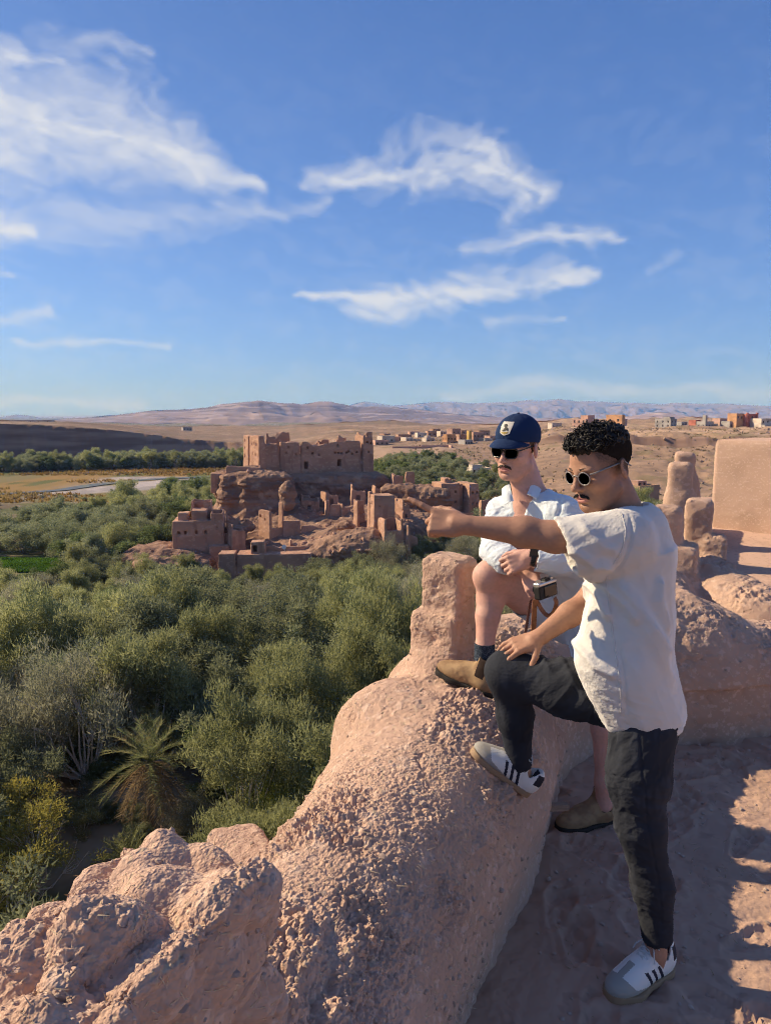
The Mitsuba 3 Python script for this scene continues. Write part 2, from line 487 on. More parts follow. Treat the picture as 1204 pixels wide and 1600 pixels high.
def land_color(p, n, uv):
    x, y, z = p.x, p.y, p.z
    r = dr.sqrt(x * x + y * y)
    g = fbm(x * 0.03, y * 0.03, 0, 4)
    f = fbm(x * 0.35, y * 0.35, 2, 4)
    earth = mix((0.27, 0.178, 0.122), (0.21, 0.142, 0.100), smoothstep(0.35, 0.65, f))
    earth = mix(earth, (0.32, 0.218, 0.152), smoothstep(0.5, 0.7, g))
    far = fbm(x * 0.006, y * 0.012, 6, 4)
    earth = mix(earth, (0.165, 0.122, 0.092), smoothstep(0.42, 0.62, far) * smoothstep(420, 620, r) * 0.8)
    strata = fbm(x * 0.03, y * 0.03, z * 0.22, 4)
    rock = mix((0.20, 0.125, 0.095), (0.33, 0.215, 0.155), smoothstep(0.35, 0.65, strata))
    c = mix(rock, earth, smoothstep(0.62, 0.85, n.z))
    scrub = smoothstep(0.60, 0.70, fbm(x * 0.16, y * 0.16, 7, 4)) * smoothstep(0.7, 0.9, n.z)
    c = mix(c, (0.16, 0.13, 0.07), scrub * 0.55)
    # valley floor: dark soil and grass under the groves, dry grass and gravel by the river
    low = 1 - smoothstep(-25.0, -23.0, z)
    soil = mix((0.16, 0.12, 0.075), (0.27, 0.21, 0.14), smoothstep(0.4, 0.65, f))
    soil = mix(soil, (0.09, 0.105, 0.04), smoothstep(0.48, 0.6, fbm(x * 0.12, y * 0.12, 5, 3)) * 0.8)
    dry = mix((0.27, 0.165, 0.06), (0.20, 0.16, 0.072), smoothstep(0.42, 0.6, fbm(x * 0.03, y * 0.012, 3, 4)))
    dry = mix(dry, (0.12, 0.12, 0.046), smoothstep(0.50, 0.66, fbm(x * 0.05, y * 0.02, 9, 4)))
    gravel = mix((0.40, 0.34, 0.30), (0.29, 0.25, 0.22), smoothstep(0.4, 0.6, fbm(x * 0.10, y * 0.05, 4, 4)))
    yy = y + 22 * (fbm(x * 0.02, 0, 1, 3) - 0.5)
    bar = smoothstep(236, 252, yy) * (1 - smoothstep(330, 340, yy)) * smoothstep(-132, -112, x)
    soil = mix(soil, dry, smoothstep(225, 250, yy) * (1 - smoothstep(412, 425, yy)))
    soil = mix(soil, gravel, bar * smoothstep(0.40, 0.50, fbm(x * 0.025, y * 0.02, 11, 4)))
    return mix(c, soil, low)


mat('mat_land', proc(land_color), rough=0.95, spec=0.1)
V, F = polar_sheet(AZ, RR, ground_z)
tag(part('', 'ground', (V, F), 'mat_land', smooth=True), kind='structure')


# mountains: a lilac range and, far behind it, a blue one
def mountain(az0, az1, prof, r0, r1, r2, seed, nr=44, na=620, rough=1.0):
    az = np.linspace(az0, az1, na)
    rr = np.concatenate([np.linspace(r0, r1, nr), np.linspace(r1, r2, 6)[1:]])

    def fn(x, y):
        r, a = np.hypot(x, y), np.degrees(np.arctan2(x, y))
        p = np.stack([x, y, 0 * x], -1)
        e = np.interp(a, [q[0] for q in prof], [q[1] for q in prof])
        crest = 1.75 + r1 * np.tan(np.radians(e))
        base = -70.0
        t = np.clip((r - r0) / (r1 - r0), 0, 1)
        ridg = 1 - 2 * np.abs(fb(p, 1 / 900.0, 5, seed))
        ridg2 = 1 - 2 * np.abs(fb(p, 1 / 260.0, 4, seed + 5))
        up = np.clip(t ** 1.25 + (ridg - 0.72) * 0.75 * rough * t * (1 - t) * 2.2 + (ridg2 - 0.72) * 0.34 * rough * (1 - t) * np.clip(t * 4, 0, 1), -0.05, 1.4)
        z = base + (crest - base) * up + (fb(p, 1 / 700.0, 4, seed + 2) * 16 + fb(p, 1 / 150.0, 3, seed + 3) * 10) * rough * np.clip(t * 3, 0, 1)
        return np.where(r > r1, z - (r - r1) * 0.45, z)

    return polar_sheet(az, rr, fn)


def range_color(p, n, uv):
    a = fbm(p.x * 0.0016, p.y * 0.0016, p.z * 0.02, 5)
    b = fbm(p.x * 0.004, p.y * 0.004, p.z * 0.06, 4)
    c = mix((0.245, 0.178, 0.155), (0.155, 0.116, 0.108), smoothstep(0.4, 0.62, a))
    return mix(c, (0.34, 0.26, 0.225), smoothstep(0.54, 0.66, b) * 0.8)


mat('mat_range', proc(range_color), rough=0.95, spec=0.1)
PROF1 = [(-34.51, -0.09), (-27.32, -0.44), (-24.94, -0.37), (-23.71, -0.24), (-19.89, -0.01), (-17.67, 0.31), (-14.50, 0.51), (-12.40, 0.84), (-10.75, 1.04), (-9.56, 1.18), (-8.13, 1.05), (-6.44, 0.86), (-5.23, 1.10), (-4.25, 1.10), (-3.28, 0.86), (-2.06, 0.62), (-0.10, 0.62), (1.86, 0.42), (4.80, 0.18), (7.71, -0.11), (10.59, -0.25), (13.41, -0.20), (16.17, -0.25), (18.17, -0.01), (20.35, 0.26), (22.07, 0.03), (23.95, -0.19), (27.31, -0.27), (34.39, -0.21)]
PROF2 = [(-37.71, -0.09), (-28.84, -0.22), (-27.30, -0.10), (-26.31, 0.08), (-25.52, 0.03), (-24.12, -0.32), (-14.51, -0.01), (-4.99, 0.47), (-2.79, 0.81), (-1.67, 1.10), (-0.59, 0.96), (0.49, 0.76), (1.86, 0.86), (3.57, 1.05), (5.03, 1.10), (6.49, 0.95), (7.94, 1.00), (9.61, 1.04), (11.03, 1.18), (11.97, 1.13), (12.99, 1.26), (14.29, 1.07), (15.44, 1.06), (16.80, 0.96), (18.36, 0.96), (20.11, 0.85), (21.39, 0.94), (23.07, 0.84), (25.11, 0.82), (27.25, 0.68), (34.31, 0.87)]
mat('mat_far_range', (0.17, 0.13, 0.12), rough=0.95, spec=0.1)
tag(part('', 'mountain_range', mountain(-44, 44, PROF1, 2700, 5600, 6600, 51, rough=1.9), 'mat_range', smooth=True), kind='structure')
tag(part('', 'far_mountain_range', mountain(-44, 44, PROF2, 10500, 15500, 17500, 77, nr=30, na=520, rough=1.9), 'mat_far_range', smooth=True), kind='structure')

mat('mat_water', (0.16, 0.18, 0.20), rough=0.10, spec=0.6)
RIVER = [(-175, 228), (-140, 250), (-119, 269), (-114, 292), (-106, 310), (-94, 321), (-78, 329), (-50, 337), (20, 345)]


def ribbon(P, wid, zf, n=60):
    P = np.asarray(P, float)
    s = np.r_[0, np.cumsum(np.linalg.norm(np.diff(P, axis=0), axis=1))]
    q = np.linspace(0, s[-1], n)
    c = np.stack([np.interp(q, s, P[:, k]) for k in (0, 1)], 1)
    t = np.gradient(c, axis=0)
    t /= np.linalg.norm(t, axis=1, keepdims=True)
    nn = np.stack([-t[:, 1], t[:, 0]], 1)
    w = np.interp(q / s[-1], np.linspace(0, 1, len(wid)), wid)[:, None]
    V = np.vstack([np.c_[c + nn * w, zf(c)], np.c_[c - nn * w, zf(c)]])
    i = np.arange(n - 1)
    return V, np.stack([i, i + n, i + n + 1, i + 1], 1)


V, F = ribbon(RIVER, [1.2, 1.5, 2.6, 3.6, 3.2, 2.2, 2.0, 2.0, 2.0], lambda c: np.full(len(c), VALLEY + 0.9))
tag(part('', 'river', (V, F), 'mat_water'), kind='structure')

# haze: one box of thin air round everything
scene['air'] = {'type': 'homogeneous', 'albedo': rgb((0.84, 0.91, 0.98)), 'sigma_t': rgb((2.0e-5, 3.8e-5, 8.0e-5)), 'phase': {'type': 'isotropic'}}

# ---------------------------------------------------------------- terrace and its mud parapets
from scipy.interpolate import RegularGridInterpolator
def adobe_color(p, n, uv):
    a = fbm(p.x * 2.2, p.y * 2.2, p.z * 2.2, 4)
    b = fbm(p.x * 38, p.y * 38, p.z * 38, 3)
    c = mix((0.50, 0.335, 0.250), (0.435, 0.288, 0.212), smoothstep(0.35, 0.65, a))
    c = mix(c, (0.57, 0.415, 0.325), smoothstep(0.55, 0.72, b) * 0.7)
    straw = smoothstep(0.70, 0.78, fbm(p.x * 120, p.y * 30, p.z * 60, 2))
    return mix(c, (0.52, 0.40, 0.27), straw * 0.6)


def adobe_bump(p, n, uv):
    return fbm(p.x * 90, p.y * 90, p.z * 90, 3) + 0.8 * fbm(p.x * 240, p.y * 240, p.z * 240, 2)


mat('mat_adobe', proc(adobe_color), rough=1.0, spec=0.04, bump=proc(adobe_bump, 0.0015), scale=0.007)


def floor_color(p, n, uv):
    a = fbm(p.x * 1.1, p.y * 1.1, 3, 4)
    b = fbm(p.x * 22, p.y * 22, 5, 3)
    c = mix((0.46, 0.305, 0.225), (0.40, 0.262, 0.19), smoothstep(0.35, 0.65, a))
    return mix(c, (0.33, 0.21, 0.155), smoothstep(0.60, 0.75, b) * 0.6)


mat('mat_floor', proc(floor_color), rough=0.97, spec=0.1, bump=proc(lambda p, n, uv: fbm(p.x * 55, p.y * 55, 1, 3), 0.003), scale=0.006)


def poly_wall(P, hw, top, zc=0.25, z0=-1.0, k=0.05):
    """sdf of a wall with a domed cap along a polyline: half width and crest height per corner"""
    P, hw, top = np.asarray(P, float), np.asarray(hw, float), np.asarray(top, float)

    def fn(p):
        x, y, z = p[:, 0], p[:, 1], p[:, 2]
        best, w, t = np.full(len(p), 1e9), np.zeros(len(p)), np.zeros(len(p))
        for i in range(len(P) - 1):
            a, d = P[i], P[i + 1] - P[i]
            s = np.clip(((x - a[0]) * d[0] + (y - a[1]) * d[1]) / (d @ d), 0, 1)
            r = np.hypot(x - a[0] - s * d[0], y - a[1] - s * d[1])
            m = r < best
            best = np.where(m, r, best)
            w = np.where(m, hw[i] + (hw[i + 1] - hw[i]) * s, w)
            t = np.where(m, top[i] + (top[i + 1] - top[i]) * s, t)
        hz = np.maximum(t - zc, 0.05)
        u, v = best / w, np.maximum(z - zc, 0) / hz
        k0 = np.sqrt(u * u + v * v) + 1e-6
        k1 = np.sqrt((u / w) ** 2 + (v / hz) ** 2) + 1e-6
        dome = k0 * (k0 - 1) / k1
        low = best - w * 0.93
        return np.maximum(np.where(z > zc, dome, np.maximum(smin(dome, low, 0.02), low)), z0 - z)

    c = np.r_[P.mean(0), (z0 + top.max()) / 2]
    r = max(np.linalg.norm(P - P.mean(0), axis=1)) + hw.max() + top.max() - z0
    return fn, c, r


# centre lines: A runs past the camera to the corner, B goes right behind the men, C and D lie beyond
WA = Sdf()
WA.add(*poly_wall([(-1.08, -0.55), (-0.39, 1.30), (-0.06, 2.06), (0.20, 2.78), (0.42, 3.45), (0.62, 3.95)], [0.33, 0.33, 0.345, 0.44, 0.46, 0.40], [0.60, 0.60, 0.60, 0.615, 0.63, 0.64], zc=0.24))
WA.add(*poly_wall([(0.42, 3.55), (0.90, 4.02), (1.45, 4.15), (1.75, 4.22), (2.2, 4.3), (3.1, 4.45), (4.2, 4.6)], [0.42, 0.40, 0.42, 0.46, 0.42, 0.36, 0.34], [0.66, 0.66, 0.74, 0.74, 0.52, 0.42, 0.42], zc=0.30), k=0.10)
MER = [(A(0.262, 3.26, 0), 0.02)]
c = A(0.285, 3.27, 0)
R1 = rotz(math.radians(-38))
M1 = Sdf()
M1.box(c + (0.0, 0.0, 0.90), (0.108, 0.078, 0.225), R1, 0.03, 0.0)
M1.box(c + A(-0.02, -0.005, 0.72), (0.125, 0.10, 0.16), R1, 0.03, 0.02)
WA.cone(c + (-0.02, -0.02, 0.35), c + (-0.02, 0, 0.60), 0.42, 0.16, 0.10)
WA.ell((0.035, 2.98, 0.42), (0.25, 0.27, 0.215), k=0.08)
WA.ell((-0.10, 3.02, 0.26), (0.12, 0.16, 0.24), k=0.06)
WA.sub(M1, k=0.05)
CH = Sdf()
u = unit(A(0.37, 0.93, 0))
Rc = frame(u)
CH.box(A(-0.57, 0.93, 0.50), (0.50, 0.155, 0.37), Rc @ rotz(0.03), 0.025, 0.0)
CH.box(A(-0.42, 1.20, 0.62), (0.19, 0.15, 0.285), Rc @ rotz(-0.12), 0.025, 0.02)
CH.box(A(-0.36, 1.27, 0.70), (0.10, 0.10, 0.185), Rc @ rotz(0.25), 0.02, 0.02)
CH.ell(A(-0.47, 1.16, 0.89), (0.13, 0.05, 0.045), Rc @ rotz(0.1), 0.03)
CH.ell(A(-0.62, 0.80, 0.84), (0.16, 0.12, 0.09), Rc, 0.04)
CH.ell(A(-0.43, 1.05, 0.92), (0.16, 0.035, 0.045), Rc @ rotz(-0.15), 0.02, 's')
CH.ell(A(-0.33, 1.02, 0.72), (0.03, 0.03, 0.20), Rc, 0.03, 's')
WA.sub(CH, k=0.05)
WA.box((-0.54, 2.62, 0.02), (0.10, 0.14, 0.13), rotz(0.5), 0.03, 0.03)

WC = Sdf()
WC.add(*poly_wall([(2.62, 5.10), (2.50, 5.55), (2.50, 6.2), (2.75, 7.2), (3.2, 8.4), (3.9, 10.0), (4.6, 11.3)], [0.33, 0.32, 0.27, 0.23, 0.25, 0.26, 0.26], [0.56, 0.66, 0.60, 0.42, 0.46, 0.50, 0.50], zc=0.26))
WC.add(*poly_wall([(1.62, 4.55), (1.95, 5.15), (2.16, 5.65), (2.4, 6.1)], [0.34, 0.28, 0.26, 0.26], [0.60, 0.62, 0.66, 0.64], zc=0.3), k=0.06)


def merlon(S, x, y, z, w, d, top, a, step=0, k=0.06):
    R = rotz(math.radians(a))
    g = Sdf()
    g.box((x, y, (z + top) / 2), (w, d, (top - z) / 2), R, min(w, d) * 0.45, 0)
    if step:
        g.box(A(x, y, z + (top - z) * 0.27) + R @ A(step, -abs(step) * 0.3, 0), (w * 0.9, d * 0.95, (top - z) * 0.30), R, 0.03, 0.02)
    S.sub(g, k=k)
    return g


G1 = merlon(WC, 2.50, 5.86, 0.45, 0.105, 0.12, 1.10, -22, 0.12)
G2 = merlon(WC, 2.16, 5.62, 0.40, 0.115, 0.15, 1.07, -25, 0.13)
G3 = merlon(WC, 3.42, 8.58, 0.5, 0.135, 0.14, 1.22, -20)
G4 = merlon(WC, 4.02, 9.95, 0.5, 0.13, 0.15, 1.27, -20)
WC.cone((3.43, 8.58, 0.2), (3.43, 8.58, 0.75), 0.30, 0.17, 0.10)
WC.cone((4.02, 9.93, 0.2), (4.02, 9.93, 0.85), 0.32, 0.17, 0.10)


def roughness_of(V, Nn):
    """where the cap is crumbly and where it was plastered smooth"""
    x, y, z = V.T
    r = sstep(0.12, 0.85, Nn[:, 2] + 0.5 * fb(V, 5, 4, 6)) * sstep(0.18, 0.34, z)
    smooth1 = sstep(0.0, 0.10, (0.16 + 0.40 * (y - 2.55) - x) + 0.10 * fb(V, 4, 3, 2)) * sstep(2.15, 2.5, y) * sstep(4.2, 3.6, y)
    smooth2 = np.exp(-(((x - 1.78) / 0.28) ** 2 + ((y - 4.40) / 0.30) ** 2)) * 1.2
    return np.clip(r * (1 - 0.92 * np.clip(smooth1, 0, 1)) * (1 - 0.85 * np.clip(smooth2, 0, 1)), 0, 1)


def crumble(V, F, amp=1.0, sc=1.0):
    Nn = vnormals(V, F)
    rg = roughness_of(V, Nn)
    big = fb(V, 6 * sc, 4, 1)
    wv = V + 0.016 * np.stack([fb(V, 34 * sc, 3, 4), fb(V, 34 * sc, 3, 41), fb(V, 34 * sc, 3, 42)], -1)
    lum = 0.42 - worley(wv, 30 * sc, 3)
    pit = 0.45 - worley(V + 0.006 * fb(V, 90 * sc, 2, 5)[:, None], 74 * sc, 7)
    fine = fb(V, 110 * sc, 3, 9)
    ridge = 0.16 - np.abs(fb(V, 26 * sc, 4, 17))
    nod = sstep(-0.16, 0.20, fb(V, 9 * sc, 3, 14))
    patch = 0.18 + 1.35 * sstep(-0.14, 0.20, fb(V, 4.5 * sc, 3, 16))
    d = big * 0.034 + fine * 0.005 + rg * patch * ((lum * 0.0060 + pit * 0.0075) * (0.15 + 1.0 * nod) + ridge * 0.034 * (0.4 + nod) + fine * 0.021 + fb(V, 16 * sc, 5, 15) * 0.052)
    chunk = sstep(1.50, 1.35, V[:, 1]) * sstep(0.45, 0.6, V[:, 2]) * (V[:, 1] < 2)
    d = d * (1 - 0.35 * chunk) + chunk * (0.5 - worley(V + 0.03 * fb(V, 9, 3, 81)[:, None], 9, 8)) * 0.075
    crack = np.exp(-(np.abs(fb(V, 5 * sc, 4, 71)) / 0.010) ** 2) * sstep(0.02, 0.14, fb(V, 3 * sc, 2, 72))
    d = d - 0.007 * crack + (1 - rg) * (fb(V, 34 * sc, 4, 18) * 0.012 - 0.007 * sstep(0.12, 0.30, fb(V, 14 * sc, 4, 19)))
    return V + Nn * (d * amp)[:, None]


V, F = sdf_mesh(WA, 0.011, lo=(-1.6, -0.6, -0.9), hi=(4.0, 5.1, 1.25))
V = relax(V, F, 1)
near = np.linalg.norm(V - A(0, 0, 1.75), axis=1)
V, F = trimesh.remesh.subdivide(V, F, face_index=np.nonzero((near[F].mean(1) < 3.9) & (V[F][:, :, 2].mean(1) > -0.05))[0])
V, F = np.asarray(V), np.asarray(F)
near = np.linalg.norm(V - A(0, 0, 1.75), axis=1)
V, F = trimesh.remesh.subdivide(V, F, face_index=np.nonzero((near[F].mean(1) < 2.7) & (V[F][:, :, 2].mean(1) > 0.05) & (V[F][:, :, 1].mean(1) > 0.5))[0])
V = crumble(np.asarray(V), np.asarray(F))
cen = V[F].mean(1)
mer = M1(cen.astype('f4')) < 0.03
mer &= cen[:, 2] > 0.70
brk = (CH(cen.astype('f4')) < 0.035) & ~mer & (cen[:, 2] > 0.50)
body, m1, ch = split(V, F, [~mer & ~brk, mer, brk])
WALL_V, WALL_F = V, F
w = WALL_KEY = thing('parapet_wall', 'long crumbling pink mud parapet that both men rest a foot on', 'wall')
part(w, 'coping', body, 'mat_adobe', True)
tag(part(w, 'merlon', m1, 'mat_adobe', True), 'upright stepped mud block rising from the parapet left of the knee in shorts')
tag(part(w, 'broken_merlon', ch, 'mat_adobe', True), 'broken lumpy stump of a mud block in the bottom left corner')

V, F = sdf_mesh(WC, 0.026, lo=(1.1, 4.2, -0.6), hi=(5.3, 11.9, 1.45))
V = relax(V, F, 1)
V, F = trimesh.remesh.subdivide(V, F, face_index=np.nonzero(V[F][:, :, 1].mean(1) < 7.0)[0])
V = crumble(np.asarray(V), np.asarray(F), 1.05, 0.8)
cen = V[F].mean(1)
ms = [(g(cen.astype('f4')) < 0.035) & (cen[:, 2] > z) for g, z in ((G1, 0.70), (G2, 0.66), (G3, 0.85), (G4, 0.95))]
for i in range(1, 4):
    for j in range(i):
        ms[i] &= ~ms[j]
pieces = split(V, F, [~(ms[0] | ms[1] | ms[2] | ms[3])] + ms)
w = thing('parapet_wall', 'second crumbling mud parapet with four stubby blocks running back towards the tall plain wall on the right', 'wall')
part(w, 'coping', pieces[0], 'mat_adobe', True)
for g in pieces[1:]:
    part(w, 'merlon', g, 'mat_adobe', True)

# the tall plain wall at the right edge
S = Sdf()
tw = rotz(math.radians(-54))
S.box(A(7.78, 10.41, 0.2) + 0, (2.55, 1.4, 1.19), tw, 0.05, 0)
V, F = sdf_mesh(S, 0.06, lo=(4.9, 7.2, -0.3), hi=(10.8, 13.8, 1.6))
V, F = trimesh.remesh.subdivide(V, F)
Nn = vnormals(V, F)
V = V + Nn * (fb(V, 1.2, 3, 3) * 0.05 + fb(V, 14, 3, 5) * 0.012)[:, None]
tag(part('', 'plain_wall', (V, F), 'mat_adobe', True), 'tall plain roughcast mud wall block at the right edge, beyond the parapets', 'wall')

# terrace floor with footprints
rs = np.random.RandomState(4)
gx = np.concatenate([np.linspace(-0.9, 0.2, 12)[:-1], np.linspace(0.2, 2.4, 190)[:-1], np.linspace(2.4, 6, 60)[:-1], np.linspace(6, 18, 20)])
gy = np.concatenate([np.linspace(-3, 1.5, 14)[:-1], np.linspace(1.5, 4.2, 220)[:-1], np.linspace(4.2, 8, 70)[:-1], np.linspace(8, 16, 24)])
X, Y = np.meshgrid(gx, gy, indexing='ij')
P = np.stack([X, Y, 0 * X], -1)
Z = fb(P, 1.3, 4, 2) * 0.03 + fb(P, 9, 3, 5) * 0.016 + fb(P, 30, 3, 6) * 0.010
for i in range(150):
    cx, cy, a = rs.uniform(0.5, 2.3), rs.uniform(1.6, 4.0), rs.uniform(0, 6.28)
    if i > 110:
        cx, cy = rs.uniform(2.2, 5.5), rs.uniform(4.4, 7.5)
    u_, v_ = (X - cx) * math.cos(a) + (Y - cy) * math.sin(a), -(X - cx) * math.sin(a) + (Y - cy) * math.cos(a)
    rad = np.hypot(u_ / 0.135, v_ / (0.047 - 0.012 * np.sin(u_ / 0.135 * 2)))
    m = sstep(1.15, 0.85, rad)
    tread = np.sin(u_ * rs.uniform(330, 420) + rs.uniform(0.4, 1.6) * np.abs(v_) * 150) * 0.0036
    Z += m * (-0.012 + tread) + 0.007 * sstep(1.5, 1.15, rad) * sstep(0.8, 1.1, rad)
V = np.stack([X, Y, Z], -1).reshape(-1, 3)
i, j = np.meshgrid(np.arange(len(gx) - 1), np.arange(len(gy) - 1), indexing='ij')
k = i * len(gy) + j
F = np.stack([k, k + len(gy), k + len(gy) + 1, k + 1], -1).reshape(-1, 4)
c = V[F].mean(1)
lineA = (c[:, 0] > np.interp(c[:, 1], [-3, -0.55, 1.3, 2.1, 2.8, 3.45, 3.9], [-1.2, -1.15, -0.44, -0.14, 0.13, 0.42, 0.6]))
lineD = (c[:, 0] > np.interp(c[:, 1], [3.75, 3.9, 4.1, 4.6, 5.15, 5.65, 6.2, 7.2, 8.4, 10, 11.3, 16], [-9, 0.6, 1.0, 1.65, 1.95, 2.2, 2.5, 2.75, 3.2, 3.9, 4.6, 7]))
F = F[lineA & lineD]
tag(part('', 'terrace_floor', (V, F), 'mat_floor', True), kind='structure')
# the outer walls of the house that carries the terrace
g = Mesh()
OUT = [(-1.45, -3.2), (-1.42, -0.5), (-0.74, 1.25), (-0.48, 2.1), (-0.25, 2.9), (0.05, 3.55), (0.42, 4.2), (0.9, 4.3), (1.35, 4.7), (1.8, 5.5), (2.2, 6.3), (2.5, 7.3), (2.95, 8.5), (3.6, 10.2), (4.4, 11.6), (7, 15.5), (17.8, 15.8)]
for (x0, y0), (x1, y1) in zip(OUT[:-1], OUT[1:]):
    g.add([[x0, y0, -9], [x1, y1, -9], [x1, y1, -0.05], [x0, y0, -0.05]], [[0, 1, 2, 3]])
tag(part('', 'retaining_wall', g.get(), 'mat_adobe'), 'high mud wall that drops from the parapet towards the trees', 'wall')

# grit, small stones and straw worked into the near mud wall and lying on the floor
rs = np.random.RandomState(23)
ico = trimesh.creation.icosahedron()


def pebbles(P, lo, hi, flat=0.7):
    n = len(P)
    sz = (lo + (hi - lo) * rs.uniform(0, 1, (n, 1, 1)) ** 3)
    V = ico.vertices[None] * rs.uniform(0.6, 1.3, (n, 12, 1)) * sz * (1, 1, flat) + P[:, None]
    return V.reshape(-1, 3), (ico.faces[None] + 12 * np.arange(n)[:, None, None]).reshape(-1, 3)


def slivers(P, N_, lo, hi, w=0.0011):
    n = len(P)
    d = np.cross(N_, rs.normal(0, 1, (n, 3)))
    d /= np.linalg.norm(d, axis=1, keepdims=True) + 1e-9
    d = d + N_ * rs.uniform(-0.05, 0.45, (n, 1))
    sd = np.cross(N_, d)
    L_ = rs.uniform(lo, hi, (n, 1))
    V = np.stack([P - sd * w + N_ * 0.001, P + sd * w + N_ * 0.001, P + d * L_ + N_ * 0.0015], 1).reshape(-1, 3)
    return V, np.arange(3 * n).reshape(-1, 3)


mat('mat_pebble', proc(lambda p, n, uv: mix((0.46, 0.36, 0.29), (0.30, 0.20, 0.15), noise(p.x * 70, p.y * 70, p.z * 70))), rough=0.9, spec=0.2)
mat('mat_straw_bit', (0.50, 0.38, 0.25), rough=0.8, spec=0.2)
NW = vnormals(WALL_V, WALL_F)
ok_ = np.nonzero((WALL_V[:, 2] > 0.02) & (WALL_V[:, 1] < 4.6) & (WALL_V[:, 1] > 0.6) & (WALL_V[:, 0] < 3.2))[0]
ii = rs.choice(ok_, 3200)
part(WALL_KEY, 'grit', pebbles(WALL_V[ii], 0.0015, 0.011), 'mat_pebble')
labels[WALL_KEY + '__grit'] = {'kind': 'stuff'}
ii = rs.choice(ok_, 5200)
part(WALL_KEY, 'chopped_straw', slivers(WALL_V[ii], NW[ii], 0.008, 0.030), 'mat_straw_bit')
labels[WALL_KEY + '__chopped_straw'] = {'kind': 'stuff'}

# straw sticking out under the coping of the far parapet, the wooden stub and litter
rs = np.random.RandomState(9)
n = 420
t = rs.uniform(0, 1, n)
px_, py_ = np.interp(t, [0, 0.45, 1], [1.45, 2.1, 3.0]), np.interp(t, [0, 0.45, 1], [3.80, 3.92, 4.10])
c = np.stack([px_, py_, 0.335 - 0.05 * t + rs.normal(0, 0.012, n)], -1)
V = np.stack([c + (0, 0.06, 0.01), c + (0.0025, 0.06, 0.012), c + np.stack([rs.normal(0, 0.03, n), -rs.uniform(0.01, 0.07, n), rs.normal(-0.015, 0.02, n)], -1)], 1).reshape(-1, 3)
c2 = A(2.80, 5.02, 0.30) + rs.normal(0, 1, (260, 3)) * (0.10, 0.05, 0.03)
V2 = np.stack([c2 - (0.004, 0, 0), c2 + (0.004, 0, 0), c2 + np.stack([rs.uniform(0.0, 0.10, 260), -rs.uniform(0.02, 0.12, 260), rs.normal(-0.03, 0.03, 260)], -1)], 1).reshape(-1, 3)
V = np.vstack([V, V2])
mat('mat_straw', (0.30, 0.21, 0.12), rough=0.9, spec=0.1)
tag(part('', 'straw', (V, np.arange(len(V)).reshape(-1, 3)), 'mat_straw'), 'dry straw sticking out under the mud copings', 'straw', kind='stuff')
g = Mesh().box((-0.09, -0.014, -0.012), (0.09, 0.014, 0.012), rotz(0.12))
v, f = g.get()
v = v + 0.003 * fb(v, 40, 2, 3)[:, None]
mat('mat_old_wood', proc(lambda p, n, uv: mix((0.34, 0.26, 0.20), (0.22, 0.16, 0.12), noise(p.x * 30, p.y * 260, p.z * 260))), rough=0.9, spec=0.1)
tag(part('', 'wooden_stub', (v + A(*(0.625, 2.720, 0.232)), f), 'mat_old_wood', 30), 'short grey wooden stub sticking out of the parapet below the raised sneaker', 'wood')
n = 700
c = np.stack([rs.uniform(0.5, 2.6, n), rs.uniform(1.6, 4.0, n), np.full(n, 0.012)], -1)
keep = c[:, 0] > 0.42 + 0.42 * (c[:, 1] - 2.2)
c = c[keep]
an = rs.uniform(0, 6.28, len(c))
ln = rs.uniform(0.006, 0.03, len(c))[:, None]
dv = np.stack([np.cos(an), np.sin(an), 0 * an], -1)
sv = np.stack([-np.sin(an), np.cos(an), 0 * an], -1) * 0.0018
V = np.stack([c - sv, c + sv, c + dv * ln + (0, 0, 0.006)], 1).reshape(-1, 3)
tag(part('', 'litter', (V, np.arange(len(V)).reshape(-1, 3)), 'mat_straw'), 'bits of straw and grit on the terrace floor', 'litter', kind='stuff')

n = 1500
c = np.stack([rs.uniform(0.5, 2.6, n), rs.uniform(1.6, 4.0, n), np.full(n, 0.006)], -1)
c = c[c[:, 0] > 0.42 + 0.42 * (c[:, 1] - 2.2)]
c[:, 2] = RegularGridInterpolator((gx, gy), Z)(c[:, :2]) + 0.001
tag(part('', 'gravel', pebbles(c, 0.0015, 0.012, 0.6), 'mat_pebble'), 'small stones scattered on the terrace floor', 'gravel', kind='stuff')

# ---------------------------------------------------------------- the rock and the ruined kasbah on it
def rock_color(p, n, uv):
    a = fbm(p.x * 0.10, p.y * 0.10, p.z * 0.9, 4)
    b = fbm(p.x * 0.5, p.y * 0.5, p.z * 0.5, 4)
    c = mix((0.29, 0.180, 0.126), (0.195, 0.118, 0.086), smoothstep(0.38, 0.62, a))
    return mix(c, (0.38, 0.25, 0.175), smoothstep(0.54, 0.72, b) * 0.8)


def ruin_color(p, n, uv):
    a = fbm(p.x * 0.3, p.y * 0.3, p.z * 0.5, 4)
    b = fbm(p.x * 1.6, p.y * 1.6, p.z * 2.2, 3)
    c = mix((0.43, 0.255, 0.175), (0.36, 0.21, 0.145), smoothstep(0.36, 0.62, a))
    c = mix(c, (0.49, 0.32, 0.225), smoothstep(0.55, 0.7, b) * 0.6)
    return mix(c, (0.28, 0.16, 0.115), smoothstep(0.60, 0.72, fbm(p.x * 0.9, p.y * 0.9, p.z * 0.25, 3)) * 0.6)


mat('mat_rock', proc(rock_color), rough=0.95, spec=0.1)
mat('mat_ruin', proc(ruin_color), rough=0.95, spec=0.1, bump=proc(lambda p, n, uv: fbm(p.x * 3, p.y * 3, p.z * 3, 3), 0.03), scale=0.06)
mat('mat_dark_room', (0.10, 0.062, 0.045), rough=0.95, spec=0.05)

